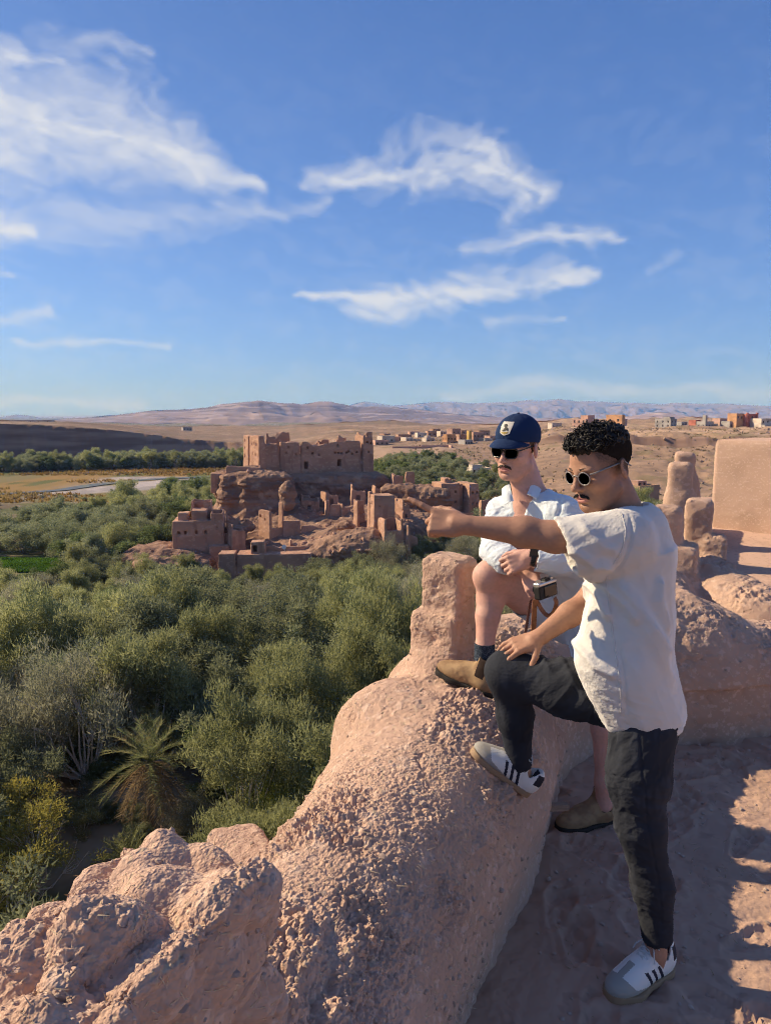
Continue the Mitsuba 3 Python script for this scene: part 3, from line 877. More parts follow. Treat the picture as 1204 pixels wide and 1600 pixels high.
S = Sdf()
S.box((-18.5, 172, -19.5), (18.0, 13, 8.6), rotz(0.22), 3.0, 0)
S.box(A(*(-31.184, 156.000, -15.093)), (4.6, 9, 5.4), rotz(0.3), 1.6, 1.5)
S.box(A(*(-25.015, 154.000, -14.204)), (5.5, 8, 4.2), rotz(0.2), 1.4, 1.2)
S.ell((-18, 150, -25), (20, 20, 7.5), k=5)
S.ell((-2, 148, -24), (14, 19, 7.5), k=5)
S.ell(A(*(-36.072, 136.000, -24.104)), (8, 13, 3.2), k=3)
S.ell(A(*(-41.921, 130.000, -23.427)) - (0, 0, 1), (6.5, 7, 3.4), k=2)
S.ell(A(*(-42.251, 124.000, -24.263)) - (0, 0, 0.6), (4, 5, 1.5), k=2)
S.cone(A(*(-0.295, 170.000, -13.639)) - (0, 0, 6), A(*(12.105, 158.000, -17.384)) - (0, 0, 4.6), 6.0, 4.6, 3)
S.box(A(*(7.194, 156.000, -16.458)), (7.5, 5, 3.6), rotz(-0.25), 1.2, 1.0)
S.ell(A(*(11.380, 156.000, -14.139)), (1.9, 2, 1.5), k=0.3)
S.ell(A(*(-4.679, 127.000, -21.261)), (6.5, 5, 3.6), k=2)
S.ell(A(*(-11.638, 130.000, -22.267)), (7, 6, 2.4), k=3)
S.ell(A(*(-19.133, 143.000, -13.314)), (1.9, 2, 2.8), k=0.5)
S.ell(A(*(-25.406, 134.000, -18.251)), (2.2, 2, 1.8), k=0.4)
S.ell(A(*(-27.374, 132.000, -19.470)), (2.6, 2, 2.0), k=0.4)
S.ell(A(*(-7.205, 133.000, -18.102)), (1.6, 1.6, 1.3), k=0.3)
S.ell(A(*(-37.458, 121.000, -22.550)), (5.0, 3, 1.3), k=0.5)
S.ell(A(*(-31.883, 120.000, -22.671)), (3.0, 2.5, 1.5), k=0.5)
S.ell(A(*(11.846, 154.000, -21.780)), (11, 10, 3.2), k=3)
V, F = sdf_mesh(S, 0.40, lo=(-62, 112, -30), hi=(34, 200, -8))
Nn = vnormals(V, F)
q = V * (0.10, 0.10, 0.55)
led = fb(q, 1.0, 4, 3)
V = V + Nn * (fb(V, 0.11, 5, 1) * 3.2 + led * 2.6 * (1 - np.abs(Nn[:, 2])) + np.abs(fb(V, 0.35, 3, 5)) * -1.8 + fb(V, 1.2, 2, 6) * 0.5)[:, None]
F = F[V[F][:, :, 2].max(1) > -28.5]
HILL_V, HILL_N = V, vnormals(V, F)
tag(part('', 'rocky_hill', (V, F), 'mat_rock', False), kind='structure')

RUIN_SCALE = 1.0 / 1157.0


def ruin(name, label, cat, P0, yaw, boxes, holes=(), h=0.22, rough=0.10, mat_='mat_ruin', group=None):
    """a mud building in its own frame: x along the front, y into the depth, z up from the corner P0.
    boxes: (x0, x1, y0, y1, z0, z1, wall thickness or 0, crumbling of the top, part name); holes: (x0, x1, y0, y1, z0, z1, part name)"""

    def fn(p):
        d = None
        nz = np.float32(rough) * 2 * fb(p, 0.7, 3, 4).astype('f4')
        for x0, x1, y0, y1, z0, z1, th, cr, _ in boxes:
            c, hf = A((x0 + x1) / 2, (y0 + y1) / 2, (z0 + z1) / 2).astype('f4'), A((x1 - x0) / 2, (y1 - y0) / 2, (z1 - z0) / 2).astype('f4')
            q = np.abs(p - c)
            q[:, :2] += 0.025 * np.clip(p[:, 2:3] - z0, 0, 20)          # battered faces
            q = q - hf
            b = np.sqrt((np.maximum(q, 0) ** 2).sum(1)) + np.minimum(q.max(1), 0)
            if th:
                i = np.maximum(np.abs(p[:, 0] - c[0]) - hf[0] + th, np.abs(p[:, 1] - c[1]) - hf[1] + th)
                b = np.maximum(b, -np.maximum(i, z0 + 0.8 - p[:, 2]))
            if cr:
                t = z1 - cr * np.clip(0.35 + 2.6 * fb(p * (1, 1, 0), 0.38, 3, int(abs(x0 * 7 + z1 * 3)) % 50), 0, 1.2)
                b = np.maximum(b, p[:, 2] - t)
            d = b if d is None else np.minimum(d, b)
        d = d + nz
        for x0, x1, y0, y1, z0, z1, _ in holes:
            q = np.maximum(np.maximum(np.abs(p[:, 0] - (x0 + x1) / 2) - (x1 - x0) / 2, np.abs(p[:, 1] - (y0 + y1) / 2) - (y1 - y0) / 2), np.abs(p[:, 2] - (z0 + z1) / 2) - (z1 - z0) / 2)
            d = np.maximum(d, -q)
        return d

    lo = np.min([[b[0], b[2], b[4]] for b in boxes], 0) - 0.6
    hi = np.max([[b[1], b[3], b[5]] for b in boxes], 0) + 0.6
    V, F = sdf_mesh(fn, h, lo, hi)
    cen = V[F].mean(1)
    left = np.ones(len(F), bool)
    key = thing(name, label, cat, group)
    todo = []
    for x0, x1, y0, y1, z0, z1, nm in holes:
        m = left & (cen > A(x0, y0, z0) - 0.16).all(1) & (cen < A(x1, y1, z1) + 0.16).all(1)
        left &= ~m
        todo.append((nm, m, 'mat_dark_room' if False else mat_))
    names = [b[8] for b in boxes]
    dist = []
    for b in boxes:
        q = np.abs(cen - A((b[0] + b[1]) / 2, (b[2] + b[3]) / 2, (b[4] + b[5]) / 2)) - A((b[1] - b[0]) / 2, (b[3] - b[2]) / 2, (b[5] - b[4]) / 2)
        dist.append(np.linalg.norm(np.maximum(q, 0), axis=1) + np.minimum(q.max(1), 0).clip(-0.3))
    near = np.argmin(dist, 0)
    Vw = V @ rotz(yaw).T + np.asarray(P0, float)
    for k, nm in enumerate(names):
        m = left & (near == k)
        if m.any():
            part(key, nm, split(Vw, F, [m])[0], mat_, 30)
    for nm, m, mm in todo:
        if m.any():
            part(key, nm, split(Vw, F, [m])[0], mm, False)
    return key


# the fortress on the summit
s = 158 * RUIN_SCALE
y30 = math.radians(28)
L = lambda a: a * s / math.cos(y30) * 1.06
B = [(0, L(11), 0, 11.2, -2, 7.7, 0, 0.3, 'tower'),
     (L(9), L(31), 0.8, 2.2, -2, 6.0, 0, 0.7, 'curtain_wall'), (L(31), L(60), 0.4, 1.8, -2, 6.4, 0, 0.5, 'curtain_wall'), (L(60), L(150), 0.0, 1.4, -2, 6.3, 0, 1.1, 'curtain_wall'),
     (L(150), L(168), -0.5, 4.5, -2.5, 8.7, 0, 1.6, 'corner_tower'),
     (L(22), L(58), 5.5, 6.6, 0, 8.3, 0, 1.8, 'inner_wall'), (L(58), L(59.5), 2, 9, 0, 7.8, 0, 1.5, 'inner_wall'), (L(92), L(114), 4.5, 5.5, 0, 7.9, 0, 2.4, 'inner_wall'), (L(122), L(139), 4, 5.2, 0, 7.8, 0, 2.2, 'inner_wall'),
     (L(9), L(168), 12, 13, -2, 5.0, 0, 1.0, 'rear_wall'), (L(9), L(160), 1, 12, -2, 3.4, 0, 0, 'rear_wall'), (L(95), L(96.5), 1, 8, 0, 7.4, 0, 1.5, 'inner_wall')]
Hh = [(-1, 0.9, 6.6, 7.5, 0.5, 9, 'wall_slit')]
for k, (yy, zz) in enumerate([(1.6, 5.4), (3.1, 5.6), (4.9, 5.4), (2.3, 3.2), (4.3, 3.4), (9.6, 6.0), (9.6, 4.4), (9.7, 2.6)]):
    Hh.append((-0.6, 0.6, yy, yy + 0.45, zz, zz + 0.6, 'window'))
for x, z, w_, hh in [(64, 0.2, 6.5, 1.7), (113, 0.5, 6.5, 1.6)]:
    Hh.append((L(x), L(x) + w_ * s * 1.1, -1, 2.5, z, z + hh, 'doorway'))
for x, z in [(20, 3.4), (38, 3.6), (41, 4.8), (52, 3.2), (68, 4.6), (75, 3.4), (84, 3.0), (108, 3.3), (113, 3.3), (118, 3.2), (112, 5.0), (125, 3.3), (129, 3.6), (134, 3.0), (141, 3.4), (158, 3.4), (156, 5.6), (162, 5.4), (155, 7.0)]:
    Hh.append((L(x), L(x) + 0.5, -1.2, 1.0, z, z + 0.5, 'window'))
ruin('ruined_fortress', 'large ruined mud fortress with towers crowning the rocky hill', 'fortress', (-27.075, 158.000, -10.084), y30, B, Hh)

s = 150 * RUIN_SCALE
ruin('garden_wall', 'low roofless mud room with three small openings below the fortress tower', 'ruin', (-32.494, 150.000, -10.916), 0.12,
     [(0, 55 * s, 0, 4.0, -2, 20 * s, 0.45, 0.35, 'wall'), (-24 * s, 0.2, 0.8, 3.0, -3, 9 * s, 0, 0.4, 'side_wall')],
     [(13 * s, 18 * s, -1, 0.9, 6 * s, 11 * s, 'window'), (27 * s, 31 * s, -1, 0.9, 5 * s, 9 * s, 'window'), (38 * s, 41 * s, -1, 0.9, 5 * s, 10 * s, 'window')], h=0.18)

s = 128 * RUIN_SCALE
y1 = 0.16
ruin('mud_house', 'broad mud house with four small square windows at the left foot of the hill', 'house', (-37.556, 128.000, -22.811), y1,
     [(0, 82 * s, 0, 7, -3, 56 * s, 0, 0.12, 'wall'), (8 * s, 29 * s, 1.5, 5, 0, 68 * s, 0, 0.2, 'roof_room'), (30 * s, 57 * s, 0.9, 5, 0, 72 * s, 0, 0.15, 'roof_room'), (27 * s, 62 * s, 4, 9, 0, 84 * s, 0.4, 0.25, 'upper_room'),
      (60 * s, 83 * s, 0.1, 5, 0, 69 * s, 0.4, 0.2, 'roof_room'), (83 * s, 108 * s, 3, 7, -3, 62 * s, 0.5, 1.2, 'side_wall'), (58 * s, 92 * s, -1.2, 1, -3, 17 * s, 0, 0.3, 'porch'), (80 * s, 96 * s, 1, 4, -3, 36 * s, 0, 0.6, 'buttress')],
     [(x * s, (x + 4.5) * s, -0.6, 0.9, 35 * s, 40.5 * s, 'window') for x in (10, 20, 37, 51)] + [(30 * s, 48 * s, 3, 4.9, 73 * s, 82 * s, 'window'), (25 * s, 29 * s, 1.2, 2.5, 57 * s, 63 * s, 'doorway')] + [(x * s, (x + 2) * s, -0.6, 0.5, z * s, (z + 2) * s, 'window') for x, z in ((67, 58), (71, 44), (53, 25), (78, 33))], h=0.16)

s = 134 * RUIN_SCALE
ruin('ruined_house', 'roofless ruin with a tall sunlit broken wall left of the middle of the hill', 'ruin', (-21.246, 134.000, -20.980), math.radians(40),
     [(0, 0.9, 0, 4.3, -3, 47 * s, 0, 1.0, 'gable_wall'), (0, 28 * s, 0, 0.8, -3, 21 * s, 0, 0.6, 'wall'), (0.5, 10 * s, 2.5, 3.3, -2, 47 * s, 0, 0.8, 'wall')],
     [(-0.5, 1.5, 3.2, 3.7, 34 * s, 39 * s, 'window'), (-0.5, 1.5, 1.5, 1.9, 30 * s, 34 * s, 'window')], h=0.16)
ruin('wall_remnant', 'slender sunlit pier of broken mud wall beside a big boulder', 'ruin', (-19.289, 137.000, -19.668), math.radians(42), [(0, 0.7, 0, 1.6, -3, 50 * s, 0, 1.0, 'wall')], h=0.14)
ruin('ruined_wall', 'long shadowed mud wall stepping down across the foot of the hill', 'ruin', (-19.042, 135.000, -21.270), 0.06,
     [(0, 30 * s, 0, 0.8, -3, 33 * s, 0, 0.4, 'wall'), (29 * s, 82 * s, 0.1, 0.8, -3, 25 * s, 0, 0.5, 'wall'), (28 * s, 30 * s, 0.1, 6, -3, 26 * s, 0, 0.5, 'cross_wall')], [(x * s, (x + 1.2) * s, -0.3, 0.3, 0, 23 * s, 'joint') for x in (46, 62, 72)], h=0.16)
ruin('ruined_house', 'crumbling back room with a rounded broken top in the middle of the hill', 'ruin', (-16.949, 146.000, -18.883), 0.1, [(0, 34 * s, 0, 4, -3, 36 * s, 0.5, 1.0, 'wall'), (-22 * s, 2 * s, 1, 2, -3, 22 * s, 0, 1.0, 'wall')], [(13 * s, 18 * s, -0.5, 1, 18 * s, 25 * s, 'window'), (24 * s, 26 * s, -0.5, 1, 27 * s, 30 * s, 'window')], h=0.18)
ruin('ruined_house', 'sloping stub of a ruined room between the rubble and the thin sunlit wall', 'ruin', (-11.570, 141.000, -18.300), 0.15, [(0, 9 * s, 0, 0.8, -3, 36 * s, 0, 0.8, 'wall'), (8 * s, 26 * s, 0, 0.8, -3, 27 * s, 0, 0.8, 'wall'), (25 * s, 44 * s, 0, 0.8, -3, 18 * s, 0, 0.8, 'wall'), (0, 1, 0, 5, -3, 30 * s, 0, 1, 'wall')], h=0.17)
ruin('ruined_house', 'open ruin with a thin sunlit wall end left of the square tower house', 'ruin', (-5.313, 135.000, -19.355), math.radians(24), [(0, 0.8, 0, 2.2, -3, 50 * s, 0, 0.8, 'wall'), (0.5, 22 * s, 1.6, 2.3, -3, 49 * s, 0, 0.5, 'wall')], [(1.2, 20 * s, 1.2, 1.9, 24 * s, 26 * s, 'beam_slot')], h=0.15)
s = 130 * RUIN_SCALE
ruin('tower_house', 'square mud tower house standing in the middle of the ruins', 'house', (-2.162, 130.000, -19.494), math.radians(17),
     [(0, 38 * s, 0, 4.0, -3, 65 * s, 0, 0.12, 'wall'), (-1 * s, 8 * s, 2.6, 4.0, 0, 69 * s, 0, 0.2, 'corner_pier')],
     [(9 * s, 13 * s, -0.5, 0.5, 45.5 * s, 48 * s, 'window'), (27 * s, 29 * s, -0.4, 0.4, 27 * s, 29 * s, 'window'), (31 * s, 33 * s, -0.4, 0.4, 27 * s, 29 * s, 'window'), (20 * s, 22 * s, -0.4, 0.4, 24 * s, 26 * s, 'window'), (-0.6, 0.4, 1.6, 2.0, 48 * s, 55 * s, 'window')], h=0.14)
s = 124 * RUIN_SCALE
ruin('ruined_house', 'roofless shell of a house in front of the square tower house', 'ruin', (-0.326, 124.000, -20.717), math.radians(14),
     [(0, 35 * s, 0, 5.0, -3, 47 * s, 0.5, 0.6, 'wall')], [(6 * s, 29 * s, -0.8, 0.9, 29 * s, 60 * s, 'breach'), (8 * s, 30 * s, -0.8, 0.9, -3, 6 * s, 'doorway')], h=0.15)
ruin('wall_remnant', 'jagged lone pier of mud wall under the pointing hand', 'ruin', (3.698, 124.000, -20.496), math.radians(20), [(0, 7 * s, 0, 1.4, -3, 42 * s, 0, 2.0, 'wall'), (6 * s, 22 * s, 0.6, 1.4, -3, 20 * s, 0, 1.2, 'wall')], h=0.14)
s = 150 * RUIN_SCALE
ruin('mud_house', 'tall double mud house with rows of small windows right of the hill', 'house', (11.258, 150.000, -19.316), math.radians(16),
     [(0, 35 * s, 0, 6.5, -3, 57 * s, 0, 0.1, 'wall'), (40 * s, 60 * s, -2.2, 5, -3, 57 * s, 0, 0.1, 'wing'), (11 * s, 26 * s, 2, 5, 0, 64 * s, 0, 0.1, 'roof_room'), (-4 * s, 62 * s, -3.4, -2.8, -3, 13 * s, 0, 0.3, 'yard_wall'), (33 * s, 41 * s, 0.5, 5, -3, 56 * s, 0, 0.1, 'wall')],
     [(x * s, (x + 3) * s, -0.6, 0.8, z * s, (z + 4) * s, 'window') for x in (5, 24) for z in (25, 41)] + [(x * s, (x + 3) * s, -2.8, -1.6, z * s, (z + 4) * s, 'window') for x in (46, 53) for z in (24, 41)] + [(17 * s, 21 * s, 1.4, 2.6, 59 * s, 63 * s, 'window')], h=0.17)
ruin('ruined_house', 'small dark ruin at the foot of the double mud house', 'ruin', (18.858, 146.000, -18.754), 0.1, [(0, 6 * s, 0, 3, -3, 34 * s, 0, 1.5, 'wall'), (0, 22 * s, 2.2, 3, -3, 30 * s, 0, 1.5, 'wall')], h=0.18)
s = 162 * RUIN_SCALE
ruin('wall_remnant', 'broken wall ends on the ridge right of the fortress', 'ruin', (1.686, 162.000, -13.338), 0.2, [(0, 17 * s, 0, 0.9, -3, 17 * s, 0, 0.8, 'wall'), (0, 0.9, 0, 4, -3, 17 * s, 0, 0.8, 'wall'), (18 * s, 34 * s, -1, 0.2, -3, 21 * s, 0, 1.4, 'wall')], h=0.18)
s = 121 * RUIN_SCALE
ruin('flat_roofed_house', 'low flat roofed mud house with a roof hut beside the trees below the hill', 'house', (-27.900, 121.000, -23.200), 0.08,
     [(0, 28 * s, 0, 4, -3, 21 * s, 0, 0.1, 'wall'), (28 * s, 150 * s, 0.8, 5.5, -3, 18 * s, 0, 0.1, 'long_wing'), (50 * s, 74 * s, 1.6, 4.6, 0, 37 * s, 0, 0.08, 'roof_hut'), (95 * s, 150 * s, 4, 4.6, 0, 25 * s, 0, 0.2, 'parapet')],
     [(54 * s, 61 * s, 1.0, 4.0, 20 * s, 31 * s, 'doorway')], h=0.15)
s = 140 * RUIN_SCALE
for i, (lab, P0, yw, w_, d_, h_, hh) in enumerate([
        ('small roofless ruin on the rock ledge under the left end of the fortress', (-22.805, 147.000, -17.342), 0.5, 20, 3.0, 18, 1),
        ('low stub of mud wall among the rubble below the long shadowed wall', (-16.851, 128.000, -21.898), 0.2, 26, 1.0, 14, 0),
        ('two room ruin on the slope right below the middle of the fortress', (-12.275, 150.000, -16.415), 0.35, 24, 3.5, 20, 1),
        ('ruined room with one dark doorway halfway up the slope below the fortress corner tower', (-7.096, 151.000, -16.006), 0.1, 26, 3.0, 24, 1),
        ('low broken wall crossing the slope left of the square tower house', (-8.362, 141.000, -17.307), 0.6, 18, 0.8, 16, 0),
        ('ruined wall corner in front of the broad mud house side wall', (-26.932, 128.000, -20.758), 0.5, 22, 2.5, 24, 0),
        ('tall thin ruin between the square tower house and the double mud house', (3.180, 140.000, -19.146), 0.4, 16, 3.0, 34, 1),
        ('long low mud wall under the sunlit broken gable', (-22.396, 125.000, -22.013), 0.05, 40, 0.8, 13, 0),
        ('crumbled hut on the ledge beside the big boulder', (-17.123, 149.000, -16.294), 0.25, 18, 2.5, 15, 1),
        ('broken wall on the ridge beside the round boulder', (5.216, 158.000, -14.895), 0.1, 26, 0.9, 16, 0),
        ('ruined room in the shadow under the right end of the fortress', (-2.276, 154.000, -15.281), 0.2, 24, 3.0, 17, 1),
        ('collapsed mud room low on the dirt mound beside the roofless shell', (-3.886, 123.000, -20.974), 0.3, 20, 2.5, 16, 0)]):
    holes = [(w_ * s * 0.35, w_ * s * 0.6, -0.6, 0.9, -0.5, h_ * s * 0.55, 'doorway')] if hh else []
    ruin('ruined_house' if d_ > 1.5 else 'ruined_wall', lab, 'ruin', P0, yw, [(0, w_ * s, 0, d_, -3, h_ * s, 0.45 if d_ > 1.5 else 0, 0.9, 'wall'), (0, 0.6, 0, d_ + 1.2, -3, h_ * s * 1.25, 0, 0.9, 'side_wall')], holes, h=0.2)
rr_ = np.random.RandomState(17)
ico = trimesh.creation.icosahedron()
n_ = 380
hx_, hy_ = rr_.uniform(-40, 12, n_), rr_.uniform(116, 150, n_)
from scipy.spatial import cKDTree
tops = HILL_V[HILL_N[:, 2] > 0.3]
_, ii = cKDTree(tops[:, :2]).query(np.c_[hx_, hy_])
sz_ = rr_.gamma(1.5, 0.15, n_)[:, None, None]
bv = ico.vertices[None] * rr_.uniform(0.6, 1.25, (n_, 12, 1)) * sz_ + tops[ii][:, None]
tag(part('', 'rubble', (bv.reshape(-1, 3), (ico.faces[None] + 12 * np.arange(n_)[:, None, None]).reshape(-1, 3)), 'mat_ruin'), 'fallen mud bricks and stones strewn between the ruins', 'rubble', kind='stuff')
g = Mesh()
a = np.linspace(0, 2 * math.pi, 13)[:-1]
P = np.r_[[[0, 0, 0]], np.c_[0.42 * np.cos(a), 0.12 + 0 * a, 0.42 * np.sin(a)]]
g.add(P @ rotz(0.5).T, [[0, 1 + i, 1 + (i + 1) % 12] for i in range(12)])
g.tube([(0, 0.05, 0), (0, 0.2, -0.75)], 0.04)
v, f = g.get()
mat('mat_white', (0.75, 0.75, 0.74), rough=0.5)
tag(part('', 'satellite_dish', (v + A(*(-16.905, 122.000, -20.029)), f), 'mat_white', False), 'small white satellite dish on the flat roof below the ruins', 'satellite dish')

# ---------------------------------------------------------------- the village on the far slopes
import manifold3d as m3


def mbox(x0, x1, y0, y1, z0, z1):
    return m3.Manifold.cube([x1 - x0, y1 - y0, z1 - z0]).translate([x0, y0, z0])


def wall_mat(key, c):
    def fn(p, n, uv):
        a = fbm(p.x * 0.25, p.y * 0.25, p.z * 0.4, 4)
        return mix(c, [0.72 * v for v in c], smoothstep(0.4, 0.7, a))
    return mat(key, proc(fn), rough=0.9, spec=0.1)


wall_mat('mat_salmon', (0.52, 0.325, 0.245))
wall_mat('mat_orange', (0.55, 0.305, 0.165))
wall_mat('mat_red', (0.47, 0.17, 0.12))
wall_mat('mat_cement', (0.42, 0.38, 0.34))
wall_mat('mat_cream', (0.62, 0.52, 0.42))
wall_mat('mat_mud', (0.42, 0.26, 0.18))
wall_mat('mat_ochre', (0.60, 0.40, 0.14))
mat('mat_pane', (0.05, 0.045, 0.045), rough=0.3, spec=0.5)


def building(name, label, P0, yaw, boxes, rows, m, z0=-6.0):
    """boxes: (x0, x1, y0, y1, height, part); rows: (face 'f' or 'l', box number, columns, [sill heights], width, height)"""
    key = thing(name, label, 'house')
    R = rotz(yaw)
    P0 = np.asarray(P0, float)
    cuts, panes = {}, []
    for face, b, n, sills, w, h in rows:
        x0, x1, y0, y1, H, _ = boxes[b][:6]
        for zz in sills:
            for k in range(n):
                if face == 'f':
                    c = x0 + (x1 - x0) * (k + 0.5) / n
                    lo, hi = (c - w / 2, y0 - 0.2, zz), (c + w / 2, y0 + 0.3, zz + h)
                    pl = (c - w / 2, y0 + 0.22, zz), (c + w / 2, y0 + 0.28, zz + h)
                else:
                    c = y0 + (y1 - y0) * (k + 0.5) / n
                    lo, hi = (x0 - 0.2, c - w / 2, zz), (x0 + 0.3, c + w / 2, zz + h)
                    pl = (x0 + 0.22, c - w / 2, zz), (x0 + 0.28, c + w / 2, zz + h)
                cuts.setdefault(b, []).append((lo, hi))
                panes.append(pl)
    for i, bx in enumerate(boxes):
        x0, x1, y0, y1, H, nm = bx[:6]
        s = mbox(x0, x1, y0, y1, z0, H)
        if x1 - x0 > 2.4 and y1 - y0 > 2.4:
            s = s - mbox(x0 + 0.25, x1 - 0.25, y0 + 0.25, y1 - 0.25, H - 0.5, H + 1)
        for lo, hi in cuts.get(i, []):
            s = s - mbox(lo[0], hi[0], lo[1], hi[1], lo[2], hi[2])
        v, f, _ = meshkit.arrays(s)
        part(key, nm, (v @ R.T + P0, f), bx[6] if len(bx) > 6 else m)
    for lo, hi in panes:
        g = Mesh().box(lo, hi, R, P0)
        part(key, 'window', g.get(), 'mat_pane')
    return key


def bld(name, label, px, py, Y, wl, wf, h, m, yaw=0.45, extra=(), rows=(), st=None):
    """main block: left face wl and front face wf wide, h high, in metres"""
    raise NotImplementedError


s = 420 / 1157.0
building('village_house', 'salmon pink house with three columns of windows on the ridge above the dark haired head', (112.592, 420.000, -6.219), 0.62, [(0, 11.5, 0, 9.5, 6.2, 'wall'), (5.5, 11.4, 3, 8, 8.4, 'upper_storey')], [('l', 0, 3, [1.0, 4.0], 1.2, 1.5)], 'mat_salmon')
building('village_house', 'bright orange house with a lower dark side wing on the ridge', (133.103, 420.000, -4.785), 0.62, [(0, 2.6, 0, 11.0, 7.2, 'wall'), (2.6, 6, 1.0, 8, 4.8, 'wing', 'mat_salmon')], [('l', 0, 2, [3.4], 1.4, 1.4), ('l', 0, 2, [0.6], 1.4, 1.4)], 'mat_orange')
building('village_house', 'pale cement house with dark shaded side on the ridge', (156.712, 410.000, -4.979), 0.62, [(0, 5.6, 0, 10.0, 5.2, 'wall'), (0.5, 5, 1, 5, 6.2, 'upper_storey')], [('l', 0, 3, [0.8, 3.0], 1.0, 1.1), ('f', 0, 2, [1.0, 3.0], 0.9, 1.1)], 'mat_cement')
building('village_house', 'small low grey house on the ridge beside the pale cement house', (174.565, 440.000, -4.720), 0.5, [(0, 5, 0, 5, 3.0, 'wall')], [('f', 0, 2, [1.0], 0.9, 1.1)], 'mat_cement')
building('village_house', 'low reddish house on the ridge left of the grey house with a tower', (186.993, 450.000, -4.100), 0.5, [(0, 4.5, 0, 5, 3.4, 'wall'), (4.5, 9, 0, 5, 2.4, 'wing')], [('f', 0, 2, [1.0], 0.9, 1.1)], 'mat_red')
building('village_house', 'grey block house with a small square tower on the ridge', (180.055, 420.000, -5.860), 0.5, [(0, 7.0, 0, 6, 4.6, 'wall'), (1.2, 2.8, 1, 3, 8.0, 'tower'), (7, 12, 1, 6, 3.2, 'wing')], [('f', 0, 3, [1.6], 0.9, 1.1), ('l', 0, 2, [1.6], 0.9, 1.1)], 'mat_cement')
building('village_house', 'long low salmon house behind the grey houses on the ridge', (201.652, 450.000, -3.716), 0.4, [(0, 10, 0, 6, 4.0, 'wall')], [('f', 0, 4, [1.4], 0.9, 1.1)], 'mat_salmon')
building('village_house', 'low grey terrace in front of the red house on the ridge', (191.460, 415.000, -5.770), 0.4, [(0, 9.6, 0, 6, 4.6, 'wall')], [('f', 0, 4, [1.6], 0.9, 1.3)], 'mat_cement')
building('village_house', 'tall red house with an orange tower wing at the right end of the ridge', (198.947, 412.000, -6.067), 0.3, [(0, 8.4, 0, 8, 8.9, 'wall'), (-4.6, 0, 2, 9, 9.2, 'tower_wing', 'mat_orange'), (0.3, 1.4, -0.3, 0.6, 9.6, 'pier'), (7.0, 8.1, -0.3, 0.6, 9.6, 'pier')], [('f', 0, 3, [1.2, 3.8, 6.2], 1.1, 1.5), ('f', 1, 2, [6.4], 0.9, 1.2)], 'mat_red')
building('village_house', 'pale house cut by the right edge of the picture on the ridge', (203.963, 405.000, -6.626), 0.3, [(0, 12, 0, 8, 7.0, 'wall'), (0.2, 12, -2.5, 0, 3.6, 'porch', 'mat_cement')], [('f', 0, 4, [4.6], 1.0, 1.2)], 'mat_cream')
building('village_house', 'white building with bare window holes on the slope behind the small merlons', (85.893, 235.000, -17.277), 0.75, [(0, 6.5, 0, 4.4, 4.4, 'wall'), (0.3, 2.2, 0.5, 3, 5.2, 'stair_head')], [('l', 0, 3, [0.6, 2.4], 0.75, 1.0), ('f', 0, 3, [0.6, 2.4], 0.9, 1.0)], 'mat_cream')
building('adobe_house', 'brown flat roofed mud house with a roof hut just beyond the white shirt shoulder', (38.578, 112.000, -11.028), 0.55, [(0, 4.6, 0, 4.6, 2.2, 'wall'), (-3.0, 0.2, 2.2, 5, 2.9, 'side_wing')], [], 'mat_mud')
building('roof_hut', 'small open mud hut on the roof of the brown flat roofed house', (39.327, 115.000, -9.462), 0.5, [(0, 1.9, 0, 1.5, 1.15, 'wall')], [('f', 0, 2, [0.2], 0.55, 0.65)], 'mat_salmon')
# the village in the middle distance
building('village_house', 'orange house with window bays in the village left of the blue cap', (27.296, 330.000, -11.578), 0.5, [(0, 5, 0, 4, 4.4, 'wall'), (0.2, 4.8, 0.5, 3.5, 5.2, 'roof_parapet')], [('f', 0, 3, [0.8, 2.6], 0.7, 1.0), ('l', 0, 2, [0.8, 2.6], 0.7, 1.0)], 'mat_orange')
building('village_house', 'slim yellow tower in the village beside the blue cap', (36.942, 330.000, -10.161), 0.5, [(0, 1.5, 0, 1.8, 5.4, 'wall')], [], 'mat_ochre')
building('village_house', 'salmon house beside the yellow tower left of the blue cap', (39.167, 332.000, -10.233), 0.5, [(0, 5.6, 0, 5, 4.8, 'wall')], [('f', 0, 3, [2.6], 0.7, 0.9)], 'mat_salmon')
building('village_house', 'small white house in the middle of the far village', (18.742, 340.000, -11.106), 0.5, [(0, 4.4, 0, 4, 2.9, 'wall'), (0.5, 2.5, 0.5, 3, 3.8, 'roof_room')], [('f', 0, 2, [1.0], 0.8, 1.0)], 'mat_cream')
building('village_house', 'grey house at the left end of the far village', (12.780, 345.000, -11.887), 0.5, [(0, 6.4, 0, 4, 2.7, 'wall')], [('f', 0, 3, [0.9], 0.8, 1.0)], 'mat_cement')
building('village_house', 'low salmon house between the white and the orange house of the far village', (24.122, 350.000, -12.085), 0.5, [(0, 5, 0, 4, 2.4, 'wall')], [('f', 0, 2, [0.8], 0.8, 0.9)], 'mat_salmon')
building('village_house', 'pale flat house among the trees left of the man in the cap', (25.139, 215.000, -15.658), 0.3, [(0, 6.0, 0, 4, 2.4, 'wall'), (0.2, 3.4, 0.3, 3, 3.2, 'roof_parapet')], [('f', 0, 4, [0.8], 0.6, 1.0)], 'mat_cream')
building('compound_wall', 'long pink compound wall below the far village', (2.587, 300.000, -12.687), 0.2, [(0, 12, 0, 0.6, 2.2, 'wall'), (12, 24, -0.3, 0.3, 2.6, 'wall_bay'), (23.6, 24.4, -4, 0, 2.6, 'wall_return')], [], 'mat_salmon')
building('plateau_shed', 'long pale shed on top of the dark cliff at the left edge', (-247.257, 490.000, -2.949), 0.1, [(0, 27, 0, 6, 2.0, 'wall')], [('f', 0, 5, [0.5], 1.2, 0.9)], 'mat_cream')
